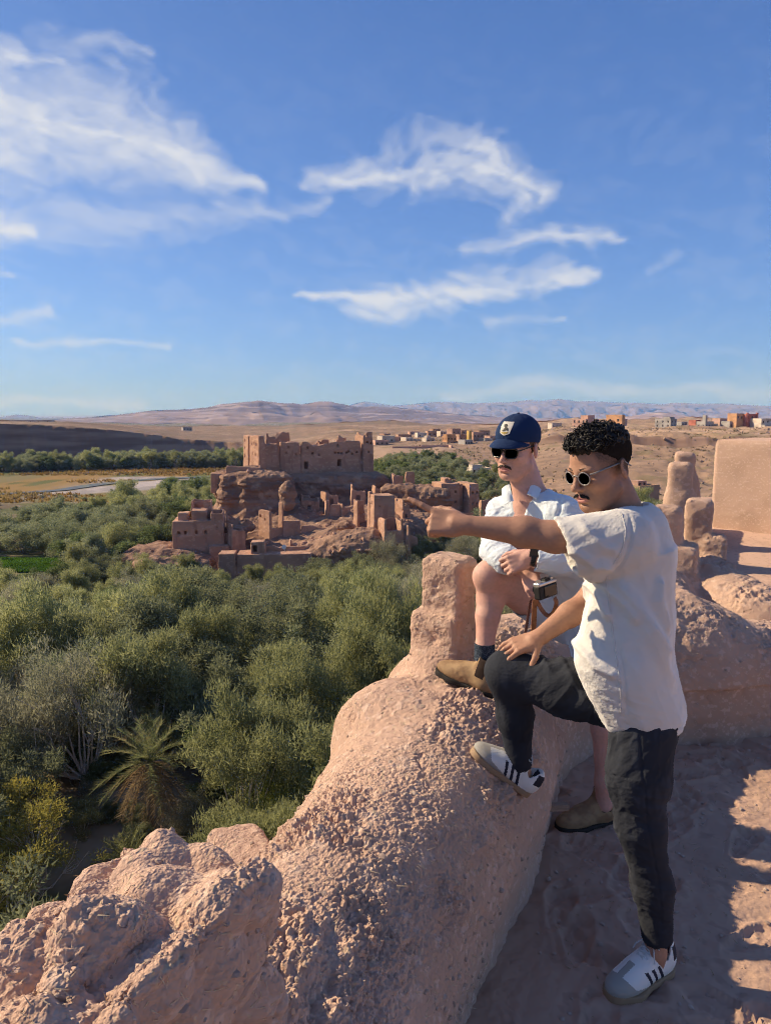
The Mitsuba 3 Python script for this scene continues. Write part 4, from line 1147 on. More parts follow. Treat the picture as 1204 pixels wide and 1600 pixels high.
building('plateau_shed', 'small brown shed at the left end of the dark cliff top', (-258.002, 488.000, -3.345), 0.1, [(0, 11, 0, 6, 2.4, 'wall')], [], 'mat_mud')
building('plateau_house', 'lone grey house on the sunlit plateau above the dark cliff', (-168.394, 620.000, -11.603), 0.5, [(0, 7.5, 0, 6, 4.2, 'wall')], [('f', 0, 3, [1.8], 1.0, 1.2)], 'mat_cement')

mm_ = ['mat_salmon', 'mat_mud', 'mat_cream', 'mat_mud', 'mat_cement']
nn_ = {'mat_salmon': 'pink', 'mat_mud': 'brown', 'mat_cream': 'pale', 'mat_orange': 'orange', 'mat_cement': 'grey'}
rt_ = np.random.RandomState(41)
for i, P0 in enumerate([(-4.440, 322.000, -11.808), (-1.443, 335.000, -11.204), (2.411, 350.000, -10.883), (6.199, 360.000, -10.627), (9.509, 345.000, -11.295), (16.350, 380.000, -10.011), (22.430, 395.000, -9.799), (29.587, 400.000, -8.918), (34.888, 390.000, -8.985), (34.165, 345.000, -10.703), (33.978, 318.000, -11.366), (44.071, 330.000, -11.578), (49.116, 350.000, -10.283), (-0.723, 420.000, -11.609), (14.707, 450.000, -10.251), (29.267, 460.000, -9.337), (41.606, 410.000, -8.833), (47.733, 380.000, -9.360), (84.275, 430.000, -7.879), (100.528, 450.000, -6.788)]):
    m_ = mm_[rt_.randint(5)]
    w_, h_ = rt_.uniform(3.5, 7.5), rt_.uniform(2.4, 4.4)
    k_ = building('village_house', 'tiny %s house scattered among the far village behind the man in the cap' % nn_[m_], P0, rt_.uniform(0.2, 0.7), [(0, w_, 0, 4.5, h_, 'wall')], [('f', 0, rt_.randint(2, 4), [h_ * 0.4], 0.8, 0.9)], m_)
    labels[k_]['group'] = 'tiny %s houses of the far village' % nn_[m_]

# ---------------------------------------------------------------- vegetation
from scipy.interpolate import RegularGridInterpolator
_gx, _gy = np.arange(-290, 121, 1.5), np.arange(14, 440, 1.5)
_GZ = RegularGridInterpolator((_gx, _gy), ground_z(*np.meshgrid(_gx, _gy, indexing='ij')), bounds_error=False, fill_value=VALLEY)


def gz(x, y):
    return float(_GZ((x, y)))


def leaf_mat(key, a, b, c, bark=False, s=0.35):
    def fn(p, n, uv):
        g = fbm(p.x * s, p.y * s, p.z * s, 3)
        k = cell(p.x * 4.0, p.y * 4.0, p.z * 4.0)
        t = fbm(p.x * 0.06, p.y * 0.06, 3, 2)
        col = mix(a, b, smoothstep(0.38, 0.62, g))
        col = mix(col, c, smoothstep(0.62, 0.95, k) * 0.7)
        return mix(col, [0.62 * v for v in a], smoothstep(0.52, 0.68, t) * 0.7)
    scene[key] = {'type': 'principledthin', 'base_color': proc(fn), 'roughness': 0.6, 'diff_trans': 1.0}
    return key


cell = mikit.cell_rand
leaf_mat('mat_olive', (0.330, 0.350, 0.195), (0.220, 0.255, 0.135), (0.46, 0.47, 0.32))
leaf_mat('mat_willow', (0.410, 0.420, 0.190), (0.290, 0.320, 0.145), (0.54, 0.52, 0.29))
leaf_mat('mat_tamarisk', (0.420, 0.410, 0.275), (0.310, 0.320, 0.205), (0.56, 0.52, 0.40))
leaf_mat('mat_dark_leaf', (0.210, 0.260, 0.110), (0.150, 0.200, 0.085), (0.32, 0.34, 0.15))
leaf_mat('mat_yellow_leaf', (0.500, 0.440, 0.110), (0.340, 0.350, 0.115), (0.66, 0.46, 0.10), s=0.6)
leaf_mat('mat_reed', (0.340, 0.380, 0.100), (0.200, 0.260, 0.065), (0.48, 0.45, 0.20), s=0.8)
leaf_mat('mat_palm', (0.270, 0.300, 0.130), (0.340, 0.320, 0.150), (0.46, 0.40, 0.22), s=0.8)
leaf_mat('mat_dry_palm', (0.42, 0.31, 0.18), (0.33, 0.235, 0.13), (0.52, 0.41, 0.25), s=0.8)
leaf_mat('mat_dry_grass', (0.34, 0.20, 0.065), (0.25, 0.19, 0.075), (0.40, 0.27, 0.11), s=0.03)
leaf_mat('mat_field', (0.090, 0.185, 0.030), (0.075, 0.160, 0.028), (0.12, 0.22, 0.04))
mat('mat_bark', (0.20, 0.155, 0.115), rough=0.9, spec=0.1)
mat('mat_grey_bark', (0.50, 0.45, 0.38), rough=0.9, spec=0.1)


def leaves(rs, cen, size, wid, dirs, jit=0.6):
    """one pointed triangle per leaf spray"""
    n = len(cen)
    d = dirs + rs.normal(0, jit, (n, 3))
    d /= np.linalg.norm(d, axis=1, keepdims=True) + 1e-9
    s = np.cross(d, rs.normal(0, 1, (n, 3)))
    s /= np.linalg.norm(s, axis=1, keepdims=True) + 1e-9
    l = size * rs.uniform(0.6, 1.3, (n, 1))
    w = wid * rs.uniform(0.7, 1.3, (n, 1))
    V = np.stack([cen - s * w / 2, cen + s * w / 2, cen + d * l], 1).reshape(-1, 3)
    return V, np.arange(3 * n).reshape(-1, 3)


def tree_mesh(seed, R=3.0, H=6.0, n=15000, size=0.26, wid=0.075, kind='olive'):
    """(wood, crown): trunk and forking limbs, and leaf sprays in clumps round the limb ends"""
    rs = np.random.RandomState(seed)
    wood = Mesh()
    base = rs.normal(0, 0.15, 2)
    stems = 1 if kind in ('dark', 'thin') else rs.randint(2, 4)
    tips = []
    nl = {'olive': 16, 'willow': 18, 'tamarisk': 22, 'dark': 14, 'thin': 13}[kind]
    for k in range(nl):
        a = rs.uniform(0, 2 * math.pi)
        rr = R * math.sqrt(rs.uniform(0.02, 1.0)) * 0.80
        hz = H * (0.93 - 0.42 * (rr / R) ** 2 + rs.uniform(-0.16, 0.05))
        if k % 4 == 3:
            hz = H * rs.uniform(0.28, 0.5)
            rr = R * rs.uniform(0.6, 0.85)
        tip = A(rr * math.cos(a), rr * math.sin(a), hz)
        b = A(base[0] + 0.25 * (k % stems), base[1] + 0.2 * ((k * 7) % stems), 0)
        mid = b * 0.6 + tip * 0.4 + A(0, 0, -0.08 * H) + rs.normal(0, 0.15, 3)
        q = [b + (0, 0, -0.4), b * 0.85 + mid * 0.15 + (0, 0, 0.3), mid, (mid + tip) / 2 + rs.normal(0, 0.2, 3) + (0, 0, 0.15), tip]
        r0 = 0.10 if kind != 'thin' else 0.085
        wood.tube(q, [r0, r0 * 0.8, r0 * 0.5, r0 * 0.3, 0.012], 5, False)
        if kind in ('thin', 'tamarisk'):
            for _ in range(4):
                e = tip + rs.normal(0, 0.55, 3) + (0, 0, 0.35)
                wood.tube([q[3], (q[3] + e) / 2 + rs.normal(0, 0.15, 3), e], [0.030, 0.022, 0.010], 4, False)
        tips.append(tip)
    tips = np.array(tips)
    cl, cr = [], []
    for t in tips:
        m = rs.randint(3, 6)
        sp = R * 0.24
        for _ in range(m):
            cl.append(t + rs.normal(0, 1, 3) * (sp, sp, sp * 0.8))
            cr.append(R * rs.uniform(0.13, 0.25))
    cl, cr = np.array(cl), np.array(cr)
    cl[:, 2] = np.maximum(cl[:, 2], 0.16 * H)
    w = cr ** 2
    pick = rs.choice(len(cl), n, p=w / w.sum())
    u = rs.normal(0, 1, (n, 3))
    u /= np.linalg.norm(u, axis=1, keepdims=True)
    rad = cr[pick][:, None] * np.clip(rs.normal(0.82, 0.25, (n, 1)), 0.05, 1.35)
    P = cl[pick] + u * rad * (1.1, 1.1, 0.9)
    dirs = u * 0.8 + A(0, 0, 0.35)
    if kind == 'willow':
        P = P + rs.normal(0, 0.1, (n, 3)) * (0.6, 0.6, 2.2)
        dirs = u * 0.35 + A(0, 0, 0.95)
    if kind == 'tamarisk':
        P = P + rs.normal(0, 0.12, (n, 3)) * (0.6, 0.6, 2.8)
        dirs = u * 0.5 + A(0, 0, 0.9)
    return wood.get(), leaves(rs, P, size, wid, dirs, 0.45)


KIND = {  # kind: material, bark, radius, height, leaves, size, width, variants
    'olive': ('mat_olive', 'mat_bark', 3.1, 5.6, 16000, 0.26, 0.085, 4),
    'willow': ('mat_willow', 'mat_grey_bark', 2.9, 6.6, 16000, 0.34, 0.070, 4),
    'tamarisk': ('mat_tamarisk', 'mat_grey_bark', 3.0, 5.4, 16000, 0.30, 0.050, 3),
    'dark': ('mat_dark_leaf', 'mat_bark', 2.9, 5.4, 14000, 0.28, 0.110, 3)}
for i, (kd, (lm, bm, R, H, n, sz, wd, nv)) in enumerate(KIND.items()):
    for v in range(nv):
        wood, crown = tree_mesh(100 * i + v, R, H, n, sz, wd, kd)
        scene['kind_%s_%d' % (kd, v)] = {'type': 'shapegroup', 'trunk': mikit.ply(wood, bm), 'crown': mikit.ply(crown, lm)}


def plant(name, group_key, P, s, rot, sz=1.0, key=None):
    key = key or fresh(name)
    scene[key] = {'type': 'instance', 'shapegroup': {'type': 'ref', 'id': group_key}, 'to_world': T().translate(list(map(float, P))).rotate([0, 0, 1], float(rot)).scale([float(s), float(s), float(s * sz)])}
    return key


WORDS = {'olive': ('grey_green_tree', 'rounded grey green tree'), 'willow': ('willow_tree', 'leafy yellowish green tree'),
         'tamarisk': ('tamarisk_tree', 'feathery pale grey twiggy tree'), 'dark': ('dark_green_tree', 'dark green leafy tree')}


def zone(x, y, r, az):
    if y > 185 and az > -3:
        return 'in the strip of trees below the far village'
    if az > 5:
        return 'seen behind the two men over the parapet' if r < 75 else 'behind the two men near the double mud house'
    if r < 62:
        return 'close below the parapet beside the large palm' if az < -14 else 'close below the parapet around the bright reeds'
    if r < 88:
        return 'halfway to the kasbah hill at the left edge' if az < -20 else 'halfway to the kasbah hill above the large palm' if az < -10 else 'halfway to the kasbah hill beside the stepped merlon'
    if r < 133:
        return 'around the green field at the left edge' if az < -25 else 'before the broad mud house with four windows' if az < -14 else 'right below the ruins at the front of the kasbah hill'
    return 'on the flats between green field and river bend' if az < -22 else 'on the flats between kasbah hill and river bend'


def scatter(rs, n, gen, dmin, ok, placed):
    out = []
    for _ in range(n * 30):
        x, y = gen()
        if not ok(x, y):
            continue
        d = dmin(x, y)
        if all((x - a) ** 2 + (y - b) ** 2 > (d * f) ** 2 for a, b, f in placed):
            placed.append((x, y, 1.0))
            out.append((x, y))
            if len(out) >= n:
                break
    return out


def near_seg(x, y, P, w):
    for (x0, y0), (x1, y1) in zip(P[:-1], P[1:]):
        t = min(max(((x - x0) * (x1 - x0) + (y - y0) * (y1 - y0)) / ((x1 - x0) ** 2 + (y1 - y0) ** 2), 0), 1)
        if math.hypot(x - x0 - t * (x1 - x0), y - y0 - t * (y1 - y0)) < w:
            return True
    return False


def on_hill(x, y):
    return ((x + 14) / 30) ** 2 + ((y - 160) / 43) ** 2 < 1 or ((x + 26) / 14) ** 2 + ((y - 128) / 9.5) ** 2 < 1 or (-30 < x < -11 and 117 < y < 132) or ((x - 12) / 15) ** 2 + ((y - 152) / 14) ** 2 < 1 or ((x + 3) / 9) ** 2 + ((y - 127) / 6) ** 2 < 1


CLEAR = [(-20, 33, 4.5), (-24, 38, 4.0), (-17, 33, 4.0), (-26, 43, 3.0), (-21, 49, 4.0), (-66, 124, 9), (-58, 119, 6), (-74, 127, 9), (-14.6, 42.5, 3.2), (-13.0, 38.8, 3.0), (-16.0, 37.0, 3.0), (-14.5, 35.0, 2.6), (-17.4, 41.0, 3.4), (-18.8, 37.0, 3.0), (-16.5, 39.0, 2.6), (-15.9, 47.5, 7.2), (-15.9, 42.3, 2.2), (-33.5, 111.5, 2.6), (-5.0, 46.5, 3.6), (-6.3, 42.5, 3.0), (-2.5, 45.5, 3.2), (-8.2, 43.6, 2.0), (-69, 137, 8.5), (-77, 139, 8), (-62, 135, 4), (-22, 45, 2.5), (-20.5, 38.5, 2.5), (-21, 41.5, 2.4)]


def keep_open(x, y):
    # gaps in the grove: in front of the palm, of the reeds and of the dirt clearing
    for a, r0, r1, w in ((-18.7, 30, 47.5, 3.6), (-20.6, 30, 45, 2.6), (-6.4, 30, 46, 3.2), (-23.2, 30, 43, 2.6)):
        a = math.radians(a)
        t, l = x * math.sin(a) + y * math.cos(a), abs(x * math.cos(a) - y * math.sin(a))
        if r0 < t < r1 and l < w:
            return True
    return False


def ok_near(x, y):
    r, az = math.hypot(x, y), math.degrees(math.atan2(x, y))
    if not (-36 < az < 19.5) or r < 26 or on_hill(x, y) or keep_open(x, y):
        return False
    if az > 14 and r > 105 or az > 10 and r > 125:
        return False
    if any(math.hypot(x - a, y - b) < c for a, b, c in CLEAR):
        return False
    return True


rs = np.random.RandomState(11)
placed = []


def gen_near():
    a, r = math.radians(rs.uniform(-36, 19.5)), math.sqrt(rs.uniform(28 ** 2, 135 ** 2))
    return r * math.sin(a), r * math.cos(a)


near = scatter(rs, 310, gen_near, lambda x, y: 4.9 if math.hypot(x, y) < 88 else 4.4, ok_near, placed)
rs2 = np.random.RandomState(12)


def gen_mid():
    a, r = math.radians(rs2.uniform(-34, -8.5)), math.sqrt(rs2.uniform(133 ** 2, 250 ** 2))
    return r * math.sin(a), r * math.cos(a)


def ok_mid(x, y):
    r, az = math.hypot(x, y), math.degrees(math.atan2(x, y))
    if on_hill(x, y) or near_seg(x, y, [(-140, 235), (-175, 205)], 6):
        return False
    lim = np.interp(az, [-34, -27, -22, -17, -13, -8], [176, 190, 205, 228, 262, 300])
    if r > lim or any(math.hypot(x - a, y - b) < c for a, b, c in CLEAR):
        return False
    return meshkit.noise(np.array([[x / 22, y / 22, 3.3]]))[0] > 0.30 or r < 165


mid = scatter(rs2, 200, gen_mid, lambda x, y: 5.4, ok_mid, placed)


def gen_right():
    a, r = math.radians(rs2.uniform(-2.5, 9.5)), math.sqrt(rs2.uniform(180 ** 2, 325 ** 2))
    return r * math.sin(a), r * math.cos(a)


def ok_right(x, y):
    r, az = math.hypot(x, y), math.degrees(math.atan2(x, y))
    if abs(x - 29) < 6 and abs(y - 216) < 8 or (az > 5.2 and r > 232):
        return False
    return r < np.interp(az, [-3, 0, 3, 6, 10], [266, 260, 254, 246, 236])


right = scatter(rs2, 110, gen_right, lambda x, y: 4.0, ok_right, placed)
rt = np.random.RandomState(5)
NV = {k: v[7] for k, v in KIND.items()}
for x, y in near + mid + right:
    r, az = math.hypot(x, y), math.degrees(math.atan2(x, y))
    t = meshkit.fbm(np.array([[x / 26, y / 26, 1.7]]), 3, 2)[0] + rt.normal(0, 0.09)
    if r > 133:
        kd = 'olive' if t < 0.56 else 'dark' if t < 0.66 else 'willow'
    else:
        kd = 'tamarisk' if t < 0.40 else 'olive' if t < 0.53 else 'willow' if t < 0.68 else 'dark'
        if az > 4 and r < 133 and kd == 'dark':
            kd = 'willow'
    z = gz(x, y)
    s = rt.uniform(0.78, 1.25) * (1.28 if r < 88 else 1.0 if r < 133 else 1.12)
    nm, wd = WORDS[kd]
    if y > 175 and az > -3:
        s = min(s, 3.9 / KIND[kd][3])
    if 88 < r < 133:
        s = min(s, (5.6 if az > -9 else 5.2 if az > -22 else 5.6) / KIND[kd][3] / 1.05)
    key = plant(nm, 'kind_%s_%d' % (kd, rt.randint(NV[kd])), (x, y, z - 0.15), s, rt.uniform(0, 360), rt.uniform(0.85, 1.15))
    where = zone(x, y, r, az)
    labels[key] = {'label': wd + ' ' + where, 'category': 'tree', 'group': wd + 's ' + where}

# undergrowth and the far belt of trees: nobody could count them
k = 0
ru = np.random.RandomState(21)
for _ in range(420):
    x, y = gen_near()
    if on_hill(x, y) or keep_open(x, y) or math.hypot(x + 17.4, y - 40) < 4.5 or math.hypot(x + 70, y - 137) < 13 or math.degrees(math.atan2(x, y)) > 18:
        continue
    kd = ['olive', 'willow', 'tamarisk', 'dark'][ru.randint(4)]
    k += 1
    plant('', 'kind_%s_%d' % (kd, ru.randint(NV[kd])), (x, y, gz(x, y) - 0.4), ru.uniform(0.28, 0.5), ru.uniform(0, 360), 0.9, key='undergrowth__%03d' % k)
for _ in range(150):
    a, r = math.radians(ru.uniform(-34, -10)), ru.uniform(150, 275)
    x, y = r * math.sin(a), r * math.cos(a)
    if on_hill(x, y) or math.hypot(x + 70, y - 137) < 13 or near_seg(x, y, RIVER, 8):
        continue
    kd = ['olive', 'olive', 'tamarisk', 'dark'][ru.randint(4)]
    k += 1
    plant('', 'kind_%s_%d' % (kd, ru.randint(NV[kd])), (x, y, gz(x, y) - 0.3), ru.uniform(0.25, 0.55), ru.uniform(0, 360), 0.8, key='undergrowth__%03d' % k)
labels['undergrowth'] = {'kind': 'stuff', 'label': 'low scrub growing between the trees of the valley', 'category': 'scrub'}
k = 0
for _ in range(330):
    a = math.radians(ru.uniform(-34, -8.0))
    r = ru.uniform(398, 430)
    x, y = r * math.sin(a), r * math.cos(a)
    kd = ['olive', 'olive', 'olive', 'dark', 'willow'][ru.randint(5)]
    k += 1
    plant('', 'kind_%s_%d' % (kd, ru.randint(NV[kd])), (x, y, gz(x, y) - 0.3), ru.uniform(0.9, 1.35), ru.uniform(0, 360), 1.05, key='tree_belt__%03d' % k)
labels['tree_belt'] = {'kind': 'stuff', 'label': 'belt of grey green trees along the foot of the dark cliff', 'category': 'trees'}

# bushes beyond the second parapet
for i, (px, py, Y, s) in enumerate([(34.5, 96, 0, 0.62), (37.5, 101, 0, 0.5), (41.5, 104, 0, 0.55), (44.5, 106, 0, 0.6), (36, 104, 0, 0.55), (47, 110, 0, 0.6)]):
    key = plant('green_bush', 'kind_%s_%d' % (('willow', 'dark')[i % 2], i % 3), (px, py, gz(px, py) - 0.2), s, i * 70)
    labels[key] = {'label': 'green bush growing on the slope between the mud parapets and the white building', 'category': 'bush', 'group': 'bushes beyond the small merlons'}

# dry golden grass by the river, scrub dots on the hillside
rg = np.random.RandomState(31)
n = 9000
a, r = np.radians(rg.uniform(-34, -7, n)), np.sqrt(rg.uniform(240 ** 2, 445 ** 2, n))
x, y = r * np.sin(a), r * np.cos(a)
dens = meshkit.fbm(np.stack([x / 60, y / 22, 0 * x], -1), 3, 3)
keep = ((y > 338) & (y < 418) & (dens > 0.40)) | ((y > 232) & (y < 262) & (dens > 0.5)) | ((dens > 0.66) & (y > 262))
x, y = x[keep], y[keep]
c = np.stack([x, y, ground_z(x, y) - 0.05], -1)
c = np.repeat(c, 3, 0) + rg.normal(0, 0.35, (3 * len(c), 3)) * (1, 1, 0)
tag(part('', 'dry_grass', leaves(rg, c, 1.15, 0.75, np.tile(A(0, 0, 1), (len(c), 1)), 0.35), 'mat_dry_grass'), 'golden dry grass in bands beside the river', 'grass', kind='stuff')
n = 3000
a, r = np.radians(rg.uniform(2, 32, n)), np.sqrt(rg.uniform(115 ** 2, 430 ** 2, n))
x, y = r * np.sin(a), r * np.cos(a)
dens = meshkit.fbm(np.stack([x / 25, y / 25, 0 * x], -1), 3, 8)
keep = (dens > 0.47) & ((np.degrees(a) > 9) | (r > 230))
x, y = x[keep], y[keep]
c = np.stack([x, y, ground_z(x, y)], -1)
c = np.repeat(c, 4, 0) + rg.normal(0, 0.22, (4 * len(c), 3)) * (1, 1, 0.2)
mat('mat_scrub', (0.22, 0.165, 0.09), rough=0.9, spec=0.1)
tag(part('', 'hill_scrub', leaves(rg, c, 0.6, 0.5, np.tile(A(0, 0, 0.6), (len(c), 1)), 0.7), 'mat_scrub'), 'sparse dry scrub dotted over the brown hillside', 'scrub', kind='stuff')
# loose stones on the hillside
mat('mat_hill_stone', (0.34, 0.235, 0.165), rough=0.95, spec=0.1)
n = 1300
a, r = np.radians(rg.uniform(4, 32, n)), np.sqrt(rg.uniform(100 ** 2, 400 ** 2, n))
x, y = r * np.sin(a), r * np.cos(a)
ico = trimesh.creation.icosahedron()
sz = rg.gamma(1.6, 0.16, n)[:, None, None]
V = (ico.vertices[None] * rg.uniform(0.6, 1.2, (n, 12, 1)) * sz) + np.stack([x, y, ground_z(x, y) + 0.05], -1)[:, None]
F = (ico.faces[None] + 12 * np.arange(n)[:, None, None]).reshape(-1, 3)
tag(part('', 'hill_stones', (V.reshape(-1, 3), F), 'mat_hill_stone'), 'loose stones strewn over the brown hillside', 'stones', kind='stuff')

# the green plot
P = np.array([(-88, 131), (-60.5, 130), (-58.5, 141), (-90, 146)])
n = 26000
uu, vv = rg.uniform(0, 1, (2, n, 1))
q = (P[0] * (1 - uu) + P[1] * uu) * (1 - vv) + (P[3] * (1 - uu) + P[2] * uu) * vv
c = np.c_[q, ground_z(q[:, 0], q[:, 1]) + 0.0]
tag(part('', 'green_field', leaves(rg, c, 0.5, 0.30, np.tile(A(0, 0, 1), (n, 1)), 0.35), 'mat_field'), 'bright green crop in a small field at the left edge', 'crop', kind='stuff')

# giant reeds under the parapet
n = 1500
c = np.stack([rg.normal(-4.6, 1.9, n), rg.normal(45.0, 1.8, n), np.zeros(n)], -1)
c[:, 2] = ground_z(c[:, 0], c[:, 1]) - 0.1
g = Mesh()
V, F = [], []
k = 0
for i in range(n):
    h = rg.uniform(2.4, 4.8)
    lean = rg.normal(0, 0.12, 2)
    m = 9
    z0 = rg.uniform(0.15, 1.0, m)
    base = c[i] + np.c_[lean[0] * z0 * h, lean[1] * z0 * h, z0 * h]
    az = rg.uniform(0, 6.28, m)
    d = np.c_[np.cos(az) * 0.55, np.sin(az) * 0.55, np.full(m, 0.9)]
    V.append(leaves(rg, base, 0.75, 0.06, d, 0.15)[0])
    top = c[i] + A(lean[0] * h, lean[1] * h, h)
    s_ = A(0.02, 0.012, 0)
    V.append(np.array([c[i] - s_, c[i] + s_, top]))
V = np.vstack(V)
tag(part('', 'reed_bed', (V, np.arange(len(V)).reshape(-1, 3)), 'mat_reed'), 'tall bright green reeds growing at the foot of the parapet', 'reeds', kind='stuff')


# date palms
def palm(label, P, trunk_h, frond, n_green, n_dry, seed, lean=(0, 0)):
    rp = np.random.RandomState(seed)
    key = thing('palm_tree', label, 'palm')
    P = np.asarray(P, float)
    top = P + A(lean[0], lean[1], trunk_h)
    zs = np.linspace(0, 1, 14)
    part(key, 'trunk', Mesh().tube(P + (top - P) * zs[:, None] - A(0, 0, 0.3) * (1 - zs[:, None]), 0.24 + 0.05 * (np.arange(14) % 2), 9).get(), 'mat_bark', False)
    for i in range(n_green + n_dry):
        dry = i >= n_green
        az = i * 2.39996 + rp.normal(0, 0.15)
        el = math.radians(rp.uniform(-62, -12)) if dry else math.radians(78 - 88 * (i / max(n_green - 1, 1)) ** 1.1 + rp.normal(0, 5))
        Lf = frond * rp.uniform(0.85, 1.1) * (0.9 if dry else 1)
        t = np.linspace(0, 1, 13)
        droop = (0.55 if not dry else 0.5) * t ** 2
        h = np.cos(el) * t + 0.10 * np.sin(el) * t ** 2
        z = np.sin(el) * t - droop * max(0.35, math.cos(el))
        ax = A(math.cos(az), math.sin(az), 0)
        R = top + Lf * (h[:, None] * ax + z[:, None] * A(0, 0, 1))
        g = Mesh().tube(R, np.linspace(0.035, 0.008, 13), 4, False)
        m = 30
        tt = np.repeat(np.linspace(0.16, 1.0, m), 2)
        side = np.tile([1, -1], m)
        c = np.stack([np.interp(tt, t, R[:, k]) for k in range(3)], -1)
        tg = np.gradient(R, axis=0)
        tg = np.stack([np.interp(tt, t, tg[:, k]) for k in range(3)], -1)
        tg /= np.linalg.norm(tg, axis=1, keepdims=True)
        lat = np.cross(tg, A(0, 0, 1))
        lat /= np.linalg.norm(lat, axis=1, keepdims=True) + 1e-6
        d = tg * 0.75 + lat * side[:, None] * 0.75 + np.cross(lat, tg) * 0.35
        v, f = leaves(rp, c, frond * 0.17, 0.045, d, 0.10)
        g.add(v, f)
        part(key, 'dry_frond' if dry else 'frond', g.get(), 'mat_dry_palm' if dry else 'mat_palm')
    return key


palm('large date palm with a skirt of dry brown fronds below the parapet', (-15.9, 47.0, gz(-15.9, 47.0)), 4.9, 3.6, 34, 34, 3, (0.2, -0.3))
palm('small bushy green palm below the large date palm', (-15.7, 42.0, gz(-15.7, 42.0)), 0.7, 2.4, 30, 6, 4)
palm('single palm at the left foot of the kasbah hill', (-33.5, 111.0, gz(-33.5, 111.0)), 3.0, 3.1, 34, 10, 6)


# thin yellowing trees with bare grey limbs in the bottom left corner
def thin_tree(label, P, R, H, n, seed):
    key = thing('yellowing_tree', label, 'tree')
    wood, crown = tree_mesh(seed, R, H, n, 0.20, 0.095, 'thin')
    part(key, 'trunk', (wood[0] + A(*P), wood[1]), 'mat_grey_bark', False)
    part(key, 'crown', (crown[0] + A(*P), crown[1]), 'mat_yellow_leaf')


thin_tree('yellow green tree with orange tinged leaves left of the large date palm', (-24.4, 43.6, gz(-24.4, 43.6) - 0.2), 2.7, 5.4, 9000, 901)
thin_tree('thin half bare yellowing tree beside the pale dirt clearing', (-20.6, 40.2, gz(-20.6, 40.2) - 0.2), 2.8, 5.2, 6500, 902)
thin_tree('sparse yellow green tree lowest at the left edge', (-20.8, 36.4, gz(-20.8, 36.4) - 0.2), 2.3, 4.4, 5200, 903)

# ---------------------------------------------------------------- people
def skin_mat(key):
    scene[key] = {'type': 'bumpmap', 'arbitrary': proc(lambda p, n, uv: fbm(p.x * 420, p.y * 420, p.z * 420, 3), 0.0006), 'scale': 0.0011,
                  'nested': {'type': 'principled', 'base_color': {'type': 'mesh_attribute', 'name': 'vertex_color'}, 'roughness': 0.55, 'specular': 0.30}}
    return key


skin_mat('mat_skin')


def cloth(key, c, dark, weave=900.0, rough=0.92, bump=0.0012, sheen=0.25, worn=0.0):
    def fn(p, n, uv):
        a = fbm(p.x * 9, p.y * 9, p.z * 9, 4)
        k = noise(p.x * weave, p.y * weave, p.z * weave)
        col = mix(c, dark, 0.35 * smoothstep(0.40, 0.70, a) + 0.30 * k)
        if worn:
            col = mix(col, [min(1, 2.1 * v) for v in c], worn * smoothstep(0.55, 0.75, fbm(p.x * 30, p.y * 30, p.z * 8, 3)))
        return col
    return mat(key, proc(fn), rough=rough, spec=0.2, bump=proc(lambda p, n, uv: fbm(p.x * 160, p.y * 160, p.z * 160, 3), 0.0012), scale=bump * 2, sheen=sheen)


cloth('mat_tee', (0.60, 0.57, 0.525), (0.52, 0.485, 0.44))
cloth('mat_jeans', (0.027, 0.030, 0.038), (0.012, 0.013, 0.018), worn=0.35, sheen=0.1)
cloth('mat_shirt', (0.64, 0.69, 0.72), (0.54, 0.60, 0.65))
cloth('mat_shorts', (0.52, 0.60, 0.68), (0.44, 0.52, 0.60))
cloth('mat_cap', (0.012, 0.030, 0.085), (0.008, 0.020, 0.060), sheen=0.1)
mat('mat_hair', (0.011, 0.009, 0.008), rough=0.55, spec=0.35)
mat('mat_brown_hair', (0.060, 0.034, 0.018), rough=0.5, spec=0.4)
mat('mat_stripe', (0.016, 0.020, 0.034), rough=0.6, spec=0.3)
mat('mat_shoe_white', (0.68, 0.67, 0.63), rough=0.5, spec=0.4, bump=proc(lambda p, n, uv: fbm(p.x * 260, p.y * 260, p.z * 260, 2), 0.001), scale=0.001)
mat('mat_suede', (0.34, 0.32, 0.28), rough=0.95, spec=0.1)
mat('mat_gum', (0.30, 0.20, 0.12), rough=0.7, spec=0.3)
mat('mat_lace', (0.55, 0.54, 0.52), rough=0.9, spec=0.1)
mat('mat_tongue_blue', (0.03, 0.12, 0.38), rough=0.6, spec=0.3)
scene['mat_lens'] = {'type': 'principled', 'base_color': rgb((0.012, 0.009, 0.008)), 'roughness': 0.05, 'specular': 0.75}
mat('mat_clear_frame', (0.25, 0.225, 0.21), rough=0.25, spec=0.5)
mat('mat_black_frame', (0.012, 0.011, 0.011), rough=0.15, spec=0.6)


